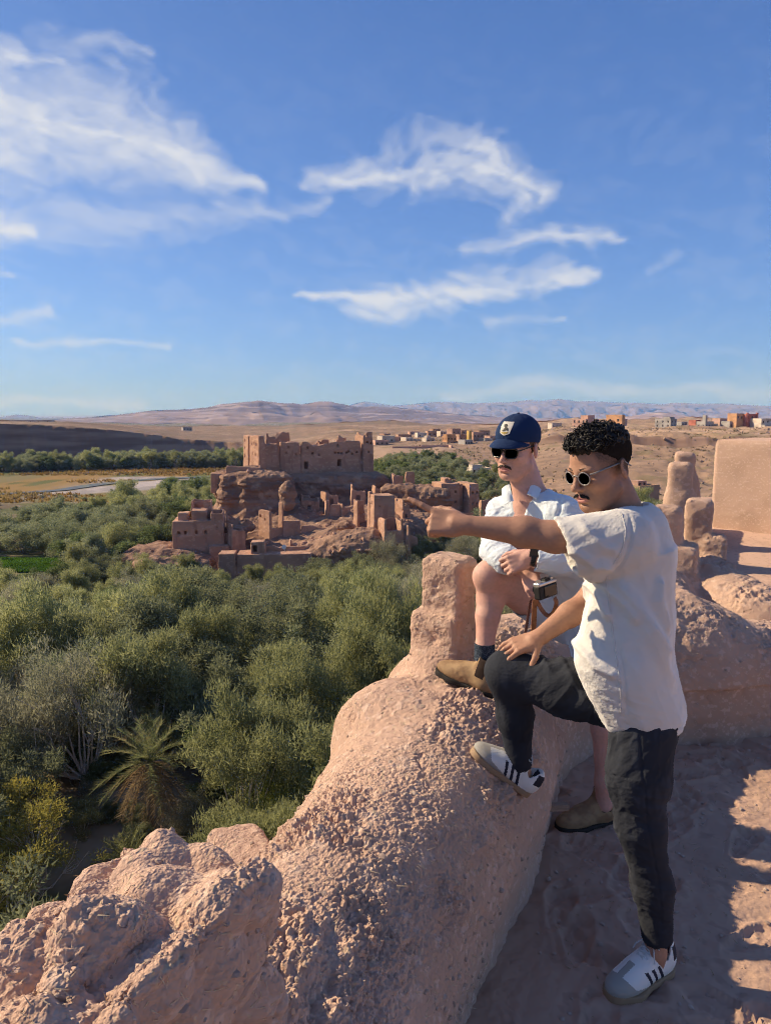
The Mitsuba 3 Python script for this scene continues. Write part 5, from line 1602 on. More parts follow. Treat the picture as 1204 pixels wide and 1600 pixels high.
def head_sdf(S, O, R):
    """face, ears and skull in the frame R (forward, left, up) at the point O between the ears"""
    O, R = np.asarray(O, float), np.asarray(R, float)
    w = lambda x, y, z: O + R @ A(x, y, z)
    S.ell(w(-0.008, 0, 0.044), (0.099, 0.077, 0.078), R, 0.0)
    S.ell(w(0.035, 0, -0.020), (0.060, 0.063, 0.088), R, 0.03)
    S.ell(w(0.030, 0, -0.078), (0.054, 0.050, 0.040), R, 0.03)
    S.ell(w(0.079, 0, -0.101), (0.017, 0.022, 0.017), R, 0.025)
    for s in (1, -1):
        S.ell(w(0.058, 0.043 * s, -0.022), (0.028, 0.022, 0.022), R, 0.025)
        S.cone(w(0.000, 0.058 * s, -0.060), w(0.060, 0.026 * s, -0.098), 0.013, 0.014, 0.03)
        S.ell(w(0.081, 0.024 * s, 0.021), (0.014, 0.024, 0.008), R, 0.016)
    S.ell(w(0.083, 0, -0.064), (0.018, 0.028, 0.022), R, 0.02)
    for s in (1, -1):
        S.ell(w(0.096, 0.031 * s, 0.001), (0.014, 0.018, 0.010), R, 0.012, 's')
        S.ell(w(0.080, 0.031 * s, -0.001), (0.012, 0.014, 0.011), R, 0.006)
    S.cone(w(0.092, 0, 0.014), w(0.113, 0, -0.026), 0.0075, 0.0105, 0.012)
    S.ell(w(0.116, 0, -0.030), (0.011, 0.011, 0.010), R, 0.008)
    for s in (1, -1):
        S.ell(w(0.103, 0.0125 * s, -0.034), (0.010, 0.0065, 0.0075), R, 0.006)
        S.ell(w(0.108, 0.0075 * s, -0.0425), (0.005, 0.004, 0.004), R, 0.003, 's')
    S.ell(w(0.097, 0, -0.0605), (0.0085, 0.021, 0.0055), R, 0.006)
    S.ell(w(0.096, 0, -0.0735), (0.0085, 0.019, 0.0065), R, 0.006)
    S.ell(w(0.106, 0, -0.0670), (0.010, 0.022, 0.0014), R, 0.002, 's')
    S.ell(w(0.096, 0, -0.085), (0.008, 0.018, 0.004), R, 0.008, 's')
    for s in (1, -1):
        Re = R @ rotz(0.42 * s) @ np.array([[math.cos(0.2), 0, math.sin(0.2)], [0, 1, 0], [-math.sin(0.2), 0, math.cos(0.2)]])
        e = w(-0.016, 0.079 * s, -0.002)
        S.ell(e, (0.022, 0.009, 0.035), Re, 0.005)
        S.ell(e + Re @ A(0.003, 0.008 * s, 0.005), (0.012, 0.0065, 0.022), Re, 0.003, 's')
        S.ell(e + Re @ A(0.008, 0.004 * s, -0.006), (0.004, 0.004, 0.007), Re, 0.004)


FING = [(0.030, 0.076), (0.010, 0.081), (-0.010, 0.075), (-0.028, 0.060)]


def hand_sdf(S, wrist, R, curls, thumb, scale=1.0, spread=(0.10, 0.03, -0.04, -0.12)):
    """R: columns (along the hand, towards the thumb, out of the back of the hand). curls: three bends per finger, in degrees.
    thumb: two directions in that frame"""
    w = lambda v: np.asarray(wrist, float) + R @ (np.asarray(v, float) * scale)
    H = Sdf()
    r = lambda x: x * scale
    H.cone(w((-0.01, 0, 0)), w((0.022, 0.002, 0)), r(0.026), r(0.026), 0)
    for y, L in FING:
        H.cone(w((0.012, y * 0.55, 0)), w((0.086, y, 0.001)), r(0.0145), r(0.0118), r(0.010))
    H.ell(w((0.038, 0.026, -0.008)), (r(0.032), r(0.016), r(0.015)), R, r(0.012))
    H.ell(w((0.040, -0.024, -0.006)), (r(0.034), r(0.014), r(0.014)), R, r(0.012))
    for (y, L), c, sp in zip(FING, curls, spread):
        p, a = A(0.088, y, 0.001), 0.0
        for seg, cu, r0, r1 in zip((0.46, 0.30, 0.24), c, (0.0100, 0.0090, 0.0080), (0.0090, 0.0080, 0.0068)):
            a += math.radians(cu)
            d = A(math.cos(a), math.sin(sp) * math.cos(a), -math.sin(a))
            q = p + d * L * seg
            H.cone(w(p), w(q), r(r0), r(r1), r(0.003))
            p = q
    p = A(0.020, 0.026, -0.006)
    for d, L, r0, r1 in zip(thumb, (0.042, 0.033, 0.026), (0.0145, 0.0108, 0.0098), (0.0108, 0.0098, 0.0078)):
        q = p + unit(d) * L
        H.cone(w(p), w(q), r(r0), r(r1), r(0.006))
        p = q
    S.sub(H, k=0.010)


def stack(rows, R, k=1.0):
    """sdf of a trunk given as ellipses: rows (centre xyz, half width, half depth), R rotation about z (forward, left, up)"""
    rows = sorted(rows, key=lambda r: r[0][2])
    Z = np.array([r[0][2] for r in rows])
    C = np.array([r[0] for r in rows])
    Aw, Bd = np.array([r[1] for r in rows]), np.array([r[2] for r in rows])

    def smooth(z, y):
        i = np.clip(np.searchsorted(Z, z) - 1, 0, len(Z) - 2)
        t = np.clip((z - Z[i]) / (Z[i + 1] - Z[i]), 0, 1)
        m = np.gradient(y, Z)
        h = Z[i + 1] - Z[i]
        return (2 * t**3 - 3 * t**2 + 1) * y[i] + (t**3 - 2 * t**2 + t) * h * m[i] + (3 * t**2 - 2 * t**3) * y[i + 1] + (t**3 - t**2) * h * m[i + 1]

    def fn(p):
        z = p[:, 2]
        zc = np.clip(z, Z[0], Z[-1])
        q = np.stack([p[:, 0] - smooth(zc, C[:, 0]), p[:, 1] - smooth(zc, C[:, 1])], 1)
        u, v = q @ R[:2, 0], q @ R[:2, 1]
        b, a = smooth(zc, Bd), smooth(zc, Aw)
        e = 2.4
        k0 = (np.abs(u / b) ** e + np.abs(v / a) ** e) ** (1 / e) + 1e-6
        g = np.sqrt((u / b ** 2) ** 2 + (v / a ** 2) ** 2) / np.sqrt((u / b) ** 2 + (v / a) ** 2 + 1e-9) + 1e-6
        d = (k0 - 1) / np.maximum(g, 1e-3)
        return np.maximum(d, np.maximum(Z[0] - z, z - Z[-1]))

    c = C.mean(0)
    return fn, c, np.linalg.norm(C - c, axis=1).max() + Aw.max() + 0.02


def ridge(V, P, wdt, amp, ax=(0, 2)):
    """a fold along a polyline seen in the plane of the two axes"""
    best, along = np.full(len(V), 9.0), np.zeros(len(V))
    P = np.asarray(P, float)[:, list(ax)]
    q = V[:, list(ax)]
    n = len(P) - 1
    for i in range(n):
        d = P[i + 1] - P[i]
        t = np.clip(((q - P[i]) @ d) / (d @ d), 0, 1)
        r = np.linalg.norm(q - P[i] - t[:, None] * d, axis=1)
        m = r < best
        best, along = np.where(m, r, best), np.where(m, (i + t) / n, along)
    return amp * np.exp(-(best / wdt) ** 2) * np.clip(np.minimum(along, 1 - along) * 6, 0.15, 1)


def folds(V, axis, across, along, octaves=3, seed=0):
    """creases running along an axis: noise squeezed across it"""
    ax = unit(axis)
    t = V @ ax
    q = (V - t[:, None] * ax) * across + (t * along)[:, None] * ax
    n = meshkit.fbm(q, octaves, seed) - 0.5
    return 0.25 - np.abs(n) * 2


def shoe(parent, O, R, kind, side, scale=1.0):
    """sneaker or ankle boot in the frame R (toe, left, up); the sole's underside heel end is at O. side 1: outer side is the left"""
    S = Sdf()
    S.ell((0.205, 0, 0.034), (0.070, 0.046, 0.034), k=0)
    S.ell((0.135, 0, 0.045), (0.085, 0.043, 0.046), k=0.03)
    S.ell((0.045, 0, 0.048), (0.055, 0.037, 0.060), k=0.03)
    S.cone((0.150, 0, 0.055), (0.085, 0, 0.088), 0.030, 0.030, 0.03)
    if kind == 'boot':
        S.cone((0.055, 0, 0.06), (0.052, 0, 0.145), 0.044, 0.046, 0.03)
        S.cone((0.052, 0, 0.10), (0.050, 0, 0.20), 0.036, 0.036, 0, 's')
        S.cut((0, 0, 0.158), (0.12, 0, 1))
    else:
        S.cone((0.030, 0, 0.055), (0.026, 0, 0.085), 0.030, 0.028, 0.02)
        S.cone((0.060, 0, 0.07), (0.055, 0, 0.16), 0.034, 0.038, 0, 's')
    S.cut((0, 0, 0.012), (0, 0, -1))
    V, F = sdf_mesh(S, 0.0032, lo=(-0.03, -0.06, 0.0), hi=(0.29, 0.06, 0.19))
    V = relax(V, F, 2)
    N_ = vnormals(V, F)
    if kind == 'boot':
        V = V + N_ * (folds(V, (0, 1, 0.2), 45, 8, 3, 4) * 0.0035 * np.exp(-((V[:, 0] - 0.15) / 0.06) ** 2))[:, None] + N_ * (fb(V, 40, 3, 3) * 0.003)[:, None]
    c = V[F].mean(1)
    x, y, z = c.T
    put = lambda v: np.asarray(O, float) + (v * scale) @ np.asarray(R, float).T
    key = fresh(parent + '__' + ('boot' if kind == 'boot' else 'sneaker'))
    So = Sdf()
    for a, b, ra, rb in (((0.038, 0, 0), (0.10, 0, 0), 0.039, 0.036), ((0.10, 0, 0), (0.185, 0.002 * side, 0), 0.036, 0.049), ((0.185, 0.002 * side, 0), (0.232, -0.004 * side, 0), 0.049, 0.041)):
        So.cone(a, b, ra, rb, 0.02)

    def sole(p):
        d2 = So(np.c_[p[:, :2], 0 * p[:, 2]].astype('f4'))
        top = 0.020 + 0.006 * np.clip((p[:, 0] - 0.2) / 0.07, 0, 1) + 0.004 * np.clip((0.06 - p[:, 0]) / 0.06, 0, 1)
        heel = np.where((p[:, 0] > 0.085) & (p[:, 0] < 0.125), 0.006, 0) if kind == 'boot' else 0
        return np.maximum(d2 - (0.002 if kind == 'boot' else 0.001), np.maximum(heel - p[:, 2], p[:, 2] - top))

    Vs, Fs = sdf_mesh(sole, 0.003, (-0.02, -0.065, -0.012), (0.29, 0.065, 0.04))
    if kind == 'boot':
        gus = (np.abs(x - 0.062 - 0.1 * (0.14 - z)) < 0.020 + 0.10 * (z - 0.075)) & (z > 0.072) & (np.abs(y) > 0.018)
        a, b = split(V, F, [~gus, gus])
        part(key, 'upper', (put(a[0]), a[1]), 'mat_boot', True)
        part(key, 'elastic_gusset', (put(b[0]), b[1]), 'mat_gusset', True)
        part(key, 'sole', (put(Vs), Fs), 'mat_boot_sole', 40)
        g = Mesh().tube([(0.008, 0, 0.125), (-0.004, 0, 0.16), (-0.002, 0, 0.175), (0.008, 0, 0.16)], 0.004, 5)
        v, f = g.get()
        part(key, 'pull_tab', (put(v), f), 'mat_boot', True)
        return key
    toe = (x > 0.205 + 0.9 * np.maximum(z - 0.040, -0.01) + 0.25 * np.maximum(0.012 - np.abs(y), 0)) | ((z < 0.036 - 0.22 * (0.19 - x)) & (x > 0.13)) | ((np.abs(y) < 0.011) & (x > 0.175))
    tab = (x < 0.030) & (z > 0.060) & (z < 0.100) & ~toe
    st = [((np.abs(x - (0.088 + 0.027 * k) - 0.55 * (z - 0.045)) < 0.0062) & (np.abs(y) > 0.020) & (z < 0.072) & ~toe) for k in range(3)]
    stripes = st[0] | st[1] | st[2]
    up, tc, tb = split(V, F, [~(toe | tab | stripes), toe, tab])
    part(key, 'upper', (put(up[0]), up[1]), 'mat_shoe_white', True)
    part(key, 'toe_cap', (put(tc[0]), tc[1]), 'mat_suede', True)
    part(key, 'heel_tab', (put(tb[0]), tb[1]), 'mat_stripe', True)
    for m in st:
        for sg in (1, -1):
            mm = m & (y * sg > 0)
            if mm.any():
                a = split(V, F, [mm])[0]
                part(key, 'stripe', (put(a[0]), a[1]), 'mat_stripe', True)
    part(key, 'sole', (put(Vs), Fs), 'mat_gum', 40)
    g = Mesh()
    tr = lambda t: A(0.158 - 0.070 * t, 0, 0.0905 + 0.036 * t)
    for k in range(6):
        t = k / 5
        m, wd = tr(t), 0.019 + 0.005 * t
        for sg in (1, -1):
            g.tube([m + (0.004, -wd * sg, -0.012), m + (0, -wd * 0.5 * sg, 0.001), m + (-0.006, wd * 0.5 * sg, 0.001), m + (-0.010, wd * sg, -0.012)], 0.0026, 5)
    m = tr(1.05)
    for sg in (1, -1):
        a = np.linspace(0, 2 * math.pi, 14)
        g.tube(np.c_[m[0] + 0.012 + 0.010 * np.sin(a), m[1] + sg * (0.018 - 0.018 * np.cos(a)), m[2] + 0.004 + 0.006 * np.sin(a * 1.0) - 0.010 * (1 - np.cos(a)) / 2], 0.0022, 5)
        g.tube([m, m + (0.02, 0.018 * sg, 0.0), m + (0.035, 0.034 * sg, -0.018), m + (0.04, 0.042 * sg, -0.038)], 0.0022, 5)
    v, f = g.get()
    part(key, 'lace', (put(v), f), 'mat_lace', True)
    T_ = Sdf()
    T_.ell((0.090, 0, 0.112), (0.016, 0.018, 0.007), np.array([[0.8, 0, 0.6], [0, 1, 0], [-0.6, 0, 0.8]]), 0)
    v, f = sdf_mesh(T_, 0.003)
    part(key, 'tongue', (put(v), f), 'mat_tongue_blue', True)
    return key


def skin_color(V, base, head_O, head_R, lips, stub, stub_amt, fade=False):
    """skin tint: freckled variation, lips and beard shadow (all of the person's own colouring)"""
    c = np.tile(A(*base), (len(V), 1))
    n = fb(V, 14, 3, 2)
    c *= (1 + 0.24 * n + 0.22 * fb(V, 120, 2, 6))[:, None]
    c[:, 0] *= 1 + 0.10 * fb(V, 30, 2, 5)
    q = (V - head_O) @ head_R
    x, y, z = q.T
    lip = np.clip(1.25 - np.sqrt((y / 0.023) ** 2 + ((z + 0.067) / 0.0115) ** 2), 0, 0.25) * 4 * (x > 0.085) * (np.linalg.norm(q, axis=1) < 0.16)
    c = c * (1 - lip[:, None]) + A(*lips) * lip[:, None]
    jaw = sstep(-0.035, -0.06, z - 0.10 * np.maximum(0.05 - x, 0) * 0) * sstep(-0.015, 0.01, x + 0.2 * np.maximum(-0.06 - z, -1) * 0) * (1 - lip) * (np.linalg.norm(q, axis=1) < 0.16) * sstep(-0.155, -0.135, z)
    grain = 0.75 + 0.5 * fb(V, 300, 2, 8)
    k = np.clip(jaw * stub_amt * grain, 0, 1)
    if fade:
        t = 1.25 + (z - (0.030 + 0.72 * x)) / 0.05
        k = np.maximum(k, np.clip(t, 0, 1) * 0.95 * sstep(0.070, 0.056, x) * sstep(0.0, 0.012, z + 0.030) * (0.8 + 0.6 * fb(V, 300, 2, 8)) * (np.linalg.norm(q, axis=1) < 0.16) * (np.abs(y) < 0.0865))
    k = np.clip(k, 0, 1)[:, None]
    return np.clip(c * (1 - k) + A(*stub) * k, 0.005, 1)


def curls(O, R, n, seed, keep, rad=(0.006, 0.0115), turns=1.3, c=(-0.008, 0, 0.055), r=(0.104, 0.083, 0.083)):
    rs = np.random.RandomState(seed)
    g = Mesh()
    k = 0
    while k < n:
        u = rs.normal(0, 1, 3)
        u /= np.linalg.norm(u)
        p = A(*c) + u * A(*r)
        if not keep(p):
            continue
        k += 1
        t = np.linspace(0, 1, 10)
        a = unit(np.cross(u, rs.normal(0, 1, 3)))
        b = np.cross(u, a)
        q = rs.uniform(*rad) * rs.choice([0.7, 1.0, 1.25])
        ph = rs.uniform(0, 6.28)
        drift = unit(A(0.7, 0, 0.2) + rs.normal(0, 0.7, 3)) * 0.016
        P = p + np.outer(t, drift) + np.outer(np.sin(t * math.pi) * 0.008, u) + q * (np.outer(np.cos(ph + t * turns * 6.28), a) + np.outer(np.sin(ph + t * turns * 6.28), u * 0.7 + b * 0.5))
        g.tube(O + P @ R.T, rs.uniform(0.0014, 0.003) * np.linspace(1.1, 0.5, 10), 4, False)
    return g.get()


def glasses(parent, O, R, round_, lens_m, frame_m, rx=0.022, rz=0.0215, yc=0.031, x0=0.104, z0=0.0):
    key = fresh(parent + '__sunglasses')
    g = Mesh()
    w = lambda p: O + np.asarray(p, float) @ R.T
    a = np.linspace(0, 2 * math.pi, 25)
    for s in (1, -1):
        if round_:
            ring = np.c_[x0 - 0.010 * (np.abs(yc * s + rx * np.cos(a)) / 0.06) ** 2, yc * s + rx * np.cos(a), z0 - 0.004 + rz * np.sin(a)]
        else:
            ca, sa = np.sign(np.cos(a)) * np.abs(np.cos(a)) ** 0.6, np.sign(np.sin(a)) * np.abs(np.sin(a)) ** 0.6
            ring = np.c_[x0 - 0.012 * (np.abs(yc * s + rx * ca) / 0.06) ** 2, yc * s + rx * ca * (1 + 0.10 * sa) + 0.002 * s * sa, z0 - 0.004 + rz * sa]
        g.tube(w(ring), 0.0019 if round_ else 0.0034, 6, False)
        cen = ring[:-1].mean(0) + A(0.0035, 0, 0)
        inner = cen + (ring[:-1] - ring[:-1].mean(0)) * 0.5 + A(-0.0008, 0, 0)
        outer = ring[:-1]
        V = np.vstack([[cen], inner, outer])
        n = 24
        F = [[0, 1 + i, 1 + (i + 1) % n] for i in range(n)] + [[1 + i, 1 + n + i, 1 + n + (i + 1) % n] for i in range(n)] + [[1 + i, 1 + n + (i + 1) % n, 1 + (i + 1) % n] for i in range(n)]
        F = np.array(F)
        part(key, 'lens', (w(V), F[:, ::-1] if s < 0 else F[:, ::-1]), lens_m, True)
        g.tube(w([(x0 - 0.010, (yc + rx) * s, z0 + 0.008), (x0 - 0.022, (yc + rx + 0.010) * s, z0 + 0.010), (0.02, 0.076 * s, z0 + 0.014), (-0.020, 0.081 * s, z0 + 0.016), (-0.045, 0.079 * s, z0 - 0.006)]), 0.0026, 5)
    g.tube(w([(x0, yc - rx, z0 + 0.002), (x0 + 0.004, 0, z0 + 0.008), (x0, -yc + rx, z0 + 0.002)]), 0.0026, 6)
    part(key, 'frame', g.get(), frame_m, True)
    return key


def ypr(yaw_deg, pitch_deg, roll_deg=0.0):
    """head frame facing: yaw measured from the camera's side (0 = towards the camera, positive = to the left of the picture), pitch down"""
    y, p, r = (math.radians(v) for v in (yaw_deg, pitch_deg, roll_deg))
    f0 = A(-math.sin(y), -math.cos(y), 0)
    l0 = np.cross((0, 0, 1), f0)
    f = f0 * math.cos(p) + A(0, 0, -math.sin(p))
    u = A(0, 0, math.cos(p)) + f0 * math.sin(p)
    l = l0 * math.cos(r) + u * math.sin(r)
    return np.stack([f, l, np.cross(f, l)], 1)


# ---------------------------------------------------------------- the man in the T-shirt, pointing
m1 = thing('person', 'dark haired man in a loose cream T-shirt and black jeans pointing with his outstretched arm', 'person')
HO, HR = A(0.660, 2.270, 1.590), ypr(61, 15, 2)
S = Sdf()
head_sdf(S, HO, HR)
nb = A(0.755, 2.285, 1.425)
S.cone(HO + HR @ A(-0.034, 0, -0.045), nb, 0.050, 0.060, 0.02)
S.cone(HO + HR @ A(0.008, 0, -0.090), nb + (-0.025, 0, 0.0), 0.030, 0.046, 0.02)
S.ell((0.765, 2.285, 1.28), (0.11, 0.15, 0.16), rotz(math.radians(-28)), 0.05)
sh, el, wr = A(0.675, 2.13, 1.400), A(*(0.499, 2.160, 1.395)), A(*(0.236, 2.215, 1.423))
S.chain([A(0.74, 2.2, 1.36), sh, sh * 0.45 + el * 0.55, el], [0.06, 0.055, 0.050, 0.046], 0.02)
S.chain([el, el * 0.68 + wr * 0.32 + (0, 0, 0.004), wr], [0.045, 0.0445, 0.0275], 0.02)
hx = unit(A(*(0.084, 2.250, 1.434)) - wr)
R_ = frame(hx, (0.0, -0.80, 0.62))
Rh = np.stack([hx, R_[:, 1] * 0 + unit(np.cross(unit(A(0.10, -0.86, 0.46)), hx)), unit(A(0.10, -0.86, 0.46) - hx * (hx @ A(0.10, -0.86, 0.46)))], 1)
if Rh[:, 1][2] < 0:
    Rh[:, 1] *= -1
hand_sdf(S, wr, Rh, [(-6, 6, 4), (62, 78, 40), (74, 82, 45), (84, 84, 45)], [(0.6, 0.55, -0.5), (0.9, 0.25, -0.45), (0.9, 0.10, -0.35)], 1.09, spread=(0.42, 0.06, -0.02, -0.08))
# right arm down to the raised knee
rs_, re_, rw_ = A(0.790, 2.43, 1.375), A(0.725, 2.56, 1.105), A(*(0.526, 2.460, 0.997))
S.chain([A(0.79, 2.36, 1.36), rs_, re_, re_ * 0.6 + rw_ * 0.4, rw_], [0.055, 0.052, 0.043, 0.042, 0.028], 0.02)
hx = unit(A(*(0.371, 2.440, 0.945)) - rw_)
zb = unit(A(-0.15, -0.42, 0.90))
zb = unit(zb - hx * (hx @ zb))
yb = np.cross(zb, hx)
if yb[1] > 0:
    yb = -yb
hand_sdf(S, rw_, np.stack([hx, yb, zb], 1), [(14, 16, 8), (16, 18, 8), (18, 20, 10), (22, 22, 10)], [(0.55, 0.8, -0.28), (0.72, 0.6, -0.36), (0.85, 0.4, -0.4)], 1.02, spread=(0.20, 0.04, -0.12, -0.28))
# bare ankles (legs run on inside the jeans)
hipL, kneeL, ankL = A(0.782, 2.15, 0.80), A(*(0.778, 2.120, 0.509)), A(0.838, 2.105, 0.10)
hipR, kneeR, ankR = A(0.800, 2.30, 0.835), A(*(0.419, 2.460, 0.874)), A(*(0.481, 2.485, 0.493))
S.chain([A(0.76, 2.25, 1.15), A(0.785, 2.225, 0.9)], [0.085, 0.085], 0.03)
S.chain([A(0.81, 2.2, 0.9), hipL, kneeL, ankL + (0, 0, 0.13), ankL, ankL + (0, 0, -0.05)], [0.07, 0.055, 0.038, 0.028, 0.030, 0.03], 0.02)
S.chain([A(0.81, 2.2, 0.9), hipR, kneeR, ankR * 0.75 + kneeR * 0.25, ankR, ankR + (0, 0, -0.05)], [0.07, 0.06, 0.045, 0.036, 0.031, 0.03], 0.02)
V, F = sdf_mesh(S, 0.0034)
V = relax(V, F, 1, 0.4)
col = skin_color(V, (0.37, 0.195, 0.125), HO, HR, (0.40, 0.17, 0.145), (0.045, 0.030, 0.024), 0.30, True)
part(m1, 'body', (V, F), 'mat_skin', True, col)
# hair: faded sides, curly top
Hs = Sdf()
Hs.ell(HO + HR @ A(-0.013, 0, 0.046), (0.1005, 0.0800, 0.085), HR, 0)
Hs.cut(HO + HR @ A(0.0, 0, 0.028), HR @ unit(A(0.72, 0, -1)))
Hs.cut(HO + HR @ A(0.066, 0, 0.04), HR @ unit(A(1, 0, -0.10)))
V, F = sdf_mesh(Hs, 0.004)
mat('mat_short_hair', (0.020, 0.015, 0.012), rough=0.95, spec=0.05)
part(m1, 'hair_sides', (V + vnormals(V, F) * (fb(V, 160, 3, 3) * 0.006)[:, None], F), 'mat_short_hair', True)
Ht = Sdf()
Ht.ell(HO + HR @ A(-0.017, 0, 0.086), (0.090, 0.076, 0.047), HR, 0)
Ht.ell(HO + HR @ A(0.050, 0, 0.090), (0.048, 0.062, 0.030), HR, 0.02)
V, F = sdf_mesh(Ht, 0.004)
V = V + vnormals(V, F) * ((0.5 - worley(V + 0.008 * fb(V, 60, 2, 3)[:, None], 75, 5)) * 0.016)[:, None]
part(m1, 'hair', (V, F), 'mat_hair', True)
part(m1, 'hair_curls', curls(HO, HR, 430, 8, lambda p: p[2] > 0.082 - 0.10 * (0.02 - min(p[0], 0.02)) * 0.4 and p[0] > -0.085, c=(0.004, 0, 0.062), r=(0.094, 0.076, 0.068)), 'mat_hair', True)
g = Mesh()
rs = np.random.RandomState(3)
for k in range(105):
    s = rs.choice([-1, 1])
    t = rs.uniform(0, 1)
    y = s * (0.003 + 0.027 * t)
    p = A(0.1045 - 0.010 * t ** 1.5, y, -0.0510 - 0.010 * t ** 1.6 + rs.uniform(-0.002, 0.003))
    g.tube(HO + np.array([p, p + A(0.003, 0.003 * s, -0.004), p + A(0.002, 0.006 * s, -0.0075)]) @ HR.T, [0.0011, 0.0009, 0.0005], 4, False)
part(m1, 'moustache', g.get(), 'mat_hair', True)
g = Mesh()
for k in range(120):
    s = rs.choice([-1, 1])
    t = rs.uniform(0, 1)
    p = A(0.097 - 0.024 * t ** 2, s * (0.012 + 0.036 * t), 0.0245 + 0.004 * math.sin(t * 3.1) - 0.003 * t + rs.uniform(-0.003, 0.002))
    g.tube(HO + np.array([p, p + A(0.001, 0.006 * s, 0.0005)]) @ HR.T, [0.0010, 0.0005], 4, False)
part(m1, 'eyebrows', g.get(), 'mat_hair', True)
glasses(m1, HO, HR, True, 'mat_lens', 'mat_clear_frame', rx=0.0200, rz=0.0195, z0=0.003)

# T-shirt
RT = rotz(0)
fT = unit(A(-0.88, 0.47, 0))
RT = np.stack([fT, np.cross((0, 0, 1), fT), A(0, 0, 1)], 1)
rows = []
for pxc, py, half in ((1008, 1122, 0.132), (1000, 1100, 0.142), (986, 1062, 0.154), (976, 1025, 0.160), (981, 977, 0.150), (986, 930, 0.136), (988, 890, 0.130), (988, 855, 0.126)):
    c = {1122: (0.822, 2.240, 0.801), 1100: (0.804, 2.240, 0.848), 1062: (0.774, 2.245, 0.926), 1025: (0.752, 2.250, 1.001), 977: (0.762, 2.260, 1.098), 930: (0.769, 2.265, 1.193), 890: (0.775, 2.270, 1.274), 855: (0.776, 2.270, 1.345)}[py]
    rows.append((c, half / 0.735, half / 0.735 * 0.66))
TS = Sdf()
TS.add(*stack(rows, RT))
TS.chain([A(0.775, 2.285, 1.395), A(0.690, 2.150, 1.395)], [0.088, 0.078], 0.05)
TS.chain([A(0.770, 2.285, 1.395), A(0.800, 2.42, 1.365)], [0.085, 0.070], 0.05)
TS.ell((0.770, 2.275, 1.33), (0.105, 0.15, 0.12), RT, 0.06)
SL = Sdf()
se = A(*(0.492, 2.160, 1.370))
SL.chain([A(0.70, 2.15, 1.385), (A(0.70, 2.15, 1.385) + se) / 2 + (0, 0, -0.006), se], [0.085, 0.086, 0.083], 0.03)
SL.ell((sh + se) / 2 + A(0.02, 0, -0.035), (0.10, 0.05, 0.045), k=0.04)
ed = unit(A(*(0.498, 2.160, 1.447)) - A(*(0.561, 2.160, 1.291)))
nrm = unit(np.cross(ed, (0, 1, 0)))
if nrm[0] > 0:
    nrm = -nrm
op = (A(*(0.498, 2.160, 1.447)) + A(*(0.561, 2.160, 1.291))) / 2
SL.cut(op, nrm)
TS.sub(SL, k=0.035)
SR = Sdf()
SR.chain([A(0.795, 2.42, 1.35), A(0.750, 2.50, 1.19)], [0.078, 0.080], 0.03)
SR.cut(A(0.750, 2.50, 1.19), unit(A(-0.2, 0.3, -1)))
TS.sub(SR, k=0.03)
IN = Sdf()
IN.chain([op + (0.09, 0, 0.012), op + nrm * 0.10 + (0, 0, 0.0)], [0.060, 0.076], 0)
TS.sub(IN, 's', 0.004)
TS.cone(nb + (-0.008, 0, 0.015), nb + (-0.02, 0, 0.16), 0.064, 0.084, 0.006, 's')
hemI = Sdf()
hemI.add(*stack([(A(*rows[0][0]) - (0, 0, 0.1), rows[0][1] * 0.90, rows[0][2] * 0.88), (A(*rows[0][0]) + (0, 0, 0.02), rows[0][1] * 0.90, rows[0][2] * 0.88)], RT))
TS.sub(hemI, 's', 0.003)
V, F = sdf_mesh(TS, 0.0042, lo=(0.38, 1.95, 0.75), hi=(1.15, 2.72, 1.56))
V = relax(V, F, 2)
N_ = vnormals(V, F)
back = sstep(0.70, 0.80, V[:, 0])
low = sstep(1.10, 0.90, V[:, 2])
ap = A(*(0.596, 2.100, 1.300))
d = 0.016 * folds(V, (0.42, 0.1, -0.9), 11, 1.6, 3, 5) * sstep(1.40, 1.25, V[:, 2]) * sstep(0.55, 0.65, V[:, 0])
d += 0.0085 * folds(V, (0.9, 0.2, -0.35), 24, 7, 4, 9) * (0.25 + 0.75 * low) * (1 - 0.6 * back)
d += 0.012 * folds(V, (-0.8, 0, -0.45), 16, 3, 3, 11) * sstep(0.72, 0.60, V[:, 0]) * sstep(1.25, 1.32, V[:, 2])
d += 0.0045 * fb(V, 22, 4, 4)
for P, wd, am in (([(0.590, 2.100, 1.296), (0.643, 2.100, 1.215), (0.659, 2.100, 1.148)], 0.012, 0.012), ([(0.607, 2.100, 1.300), (0.694, 2.100, 1.205), (0.728, 2.100, 1.148)], 0.012, 0.010), ([(0.663, 2.100, 1.291), (0.761, 2.100, 1.157), (0.852, 2.100, 1.022)], 0.018, 0.014),
                  ([(0.802, 2.100, 1.291), (0.792, 2.100, 1.215), (0.839, 2.100, 1.100)], 0.016, 0.012), ([(0.723, 2.100, 1.177), (0.804, 2.100, 1.042), (0.869, 2.100, 0.944)], 0.02, 0.009), ([(0.701, 2.100, 1.477), (0.691, 2.100, 1.403), (0.672, 2.100, 1.328), (0.653, 2.100, 1.300)], 0.006, -0.006),
                  ([(0.674, 2.100, 1.100), (0.688, 2.100, 0.983), (0.702, 2.100, 0.869)], 0.004, -0.004), ([(0.546, 2.100, 1.450), (0.613, 2.100, 1.384), (0.669, 2.100, 1.362)], 0.015, 0.006), ([(0.512, 2.100, 1.384), (0.597, 2.100, 1.328), (0.658, 2.100, 1.321)], 0.013, 0.008), ([(0.568, 2.100, 1.080), (0.617, 2.100, 1.022), (0.674, 2.100, 1.003)], 0.012, 0.008), ([(0.838, 2.100, 0.934), (0.882, 2.100, 0.916)], 0.004, -0.002)):
    d += ridge(V, P, wd, am * (1.7 if am > 0 else 1.0)) * (V[:, 1] < 2.32)
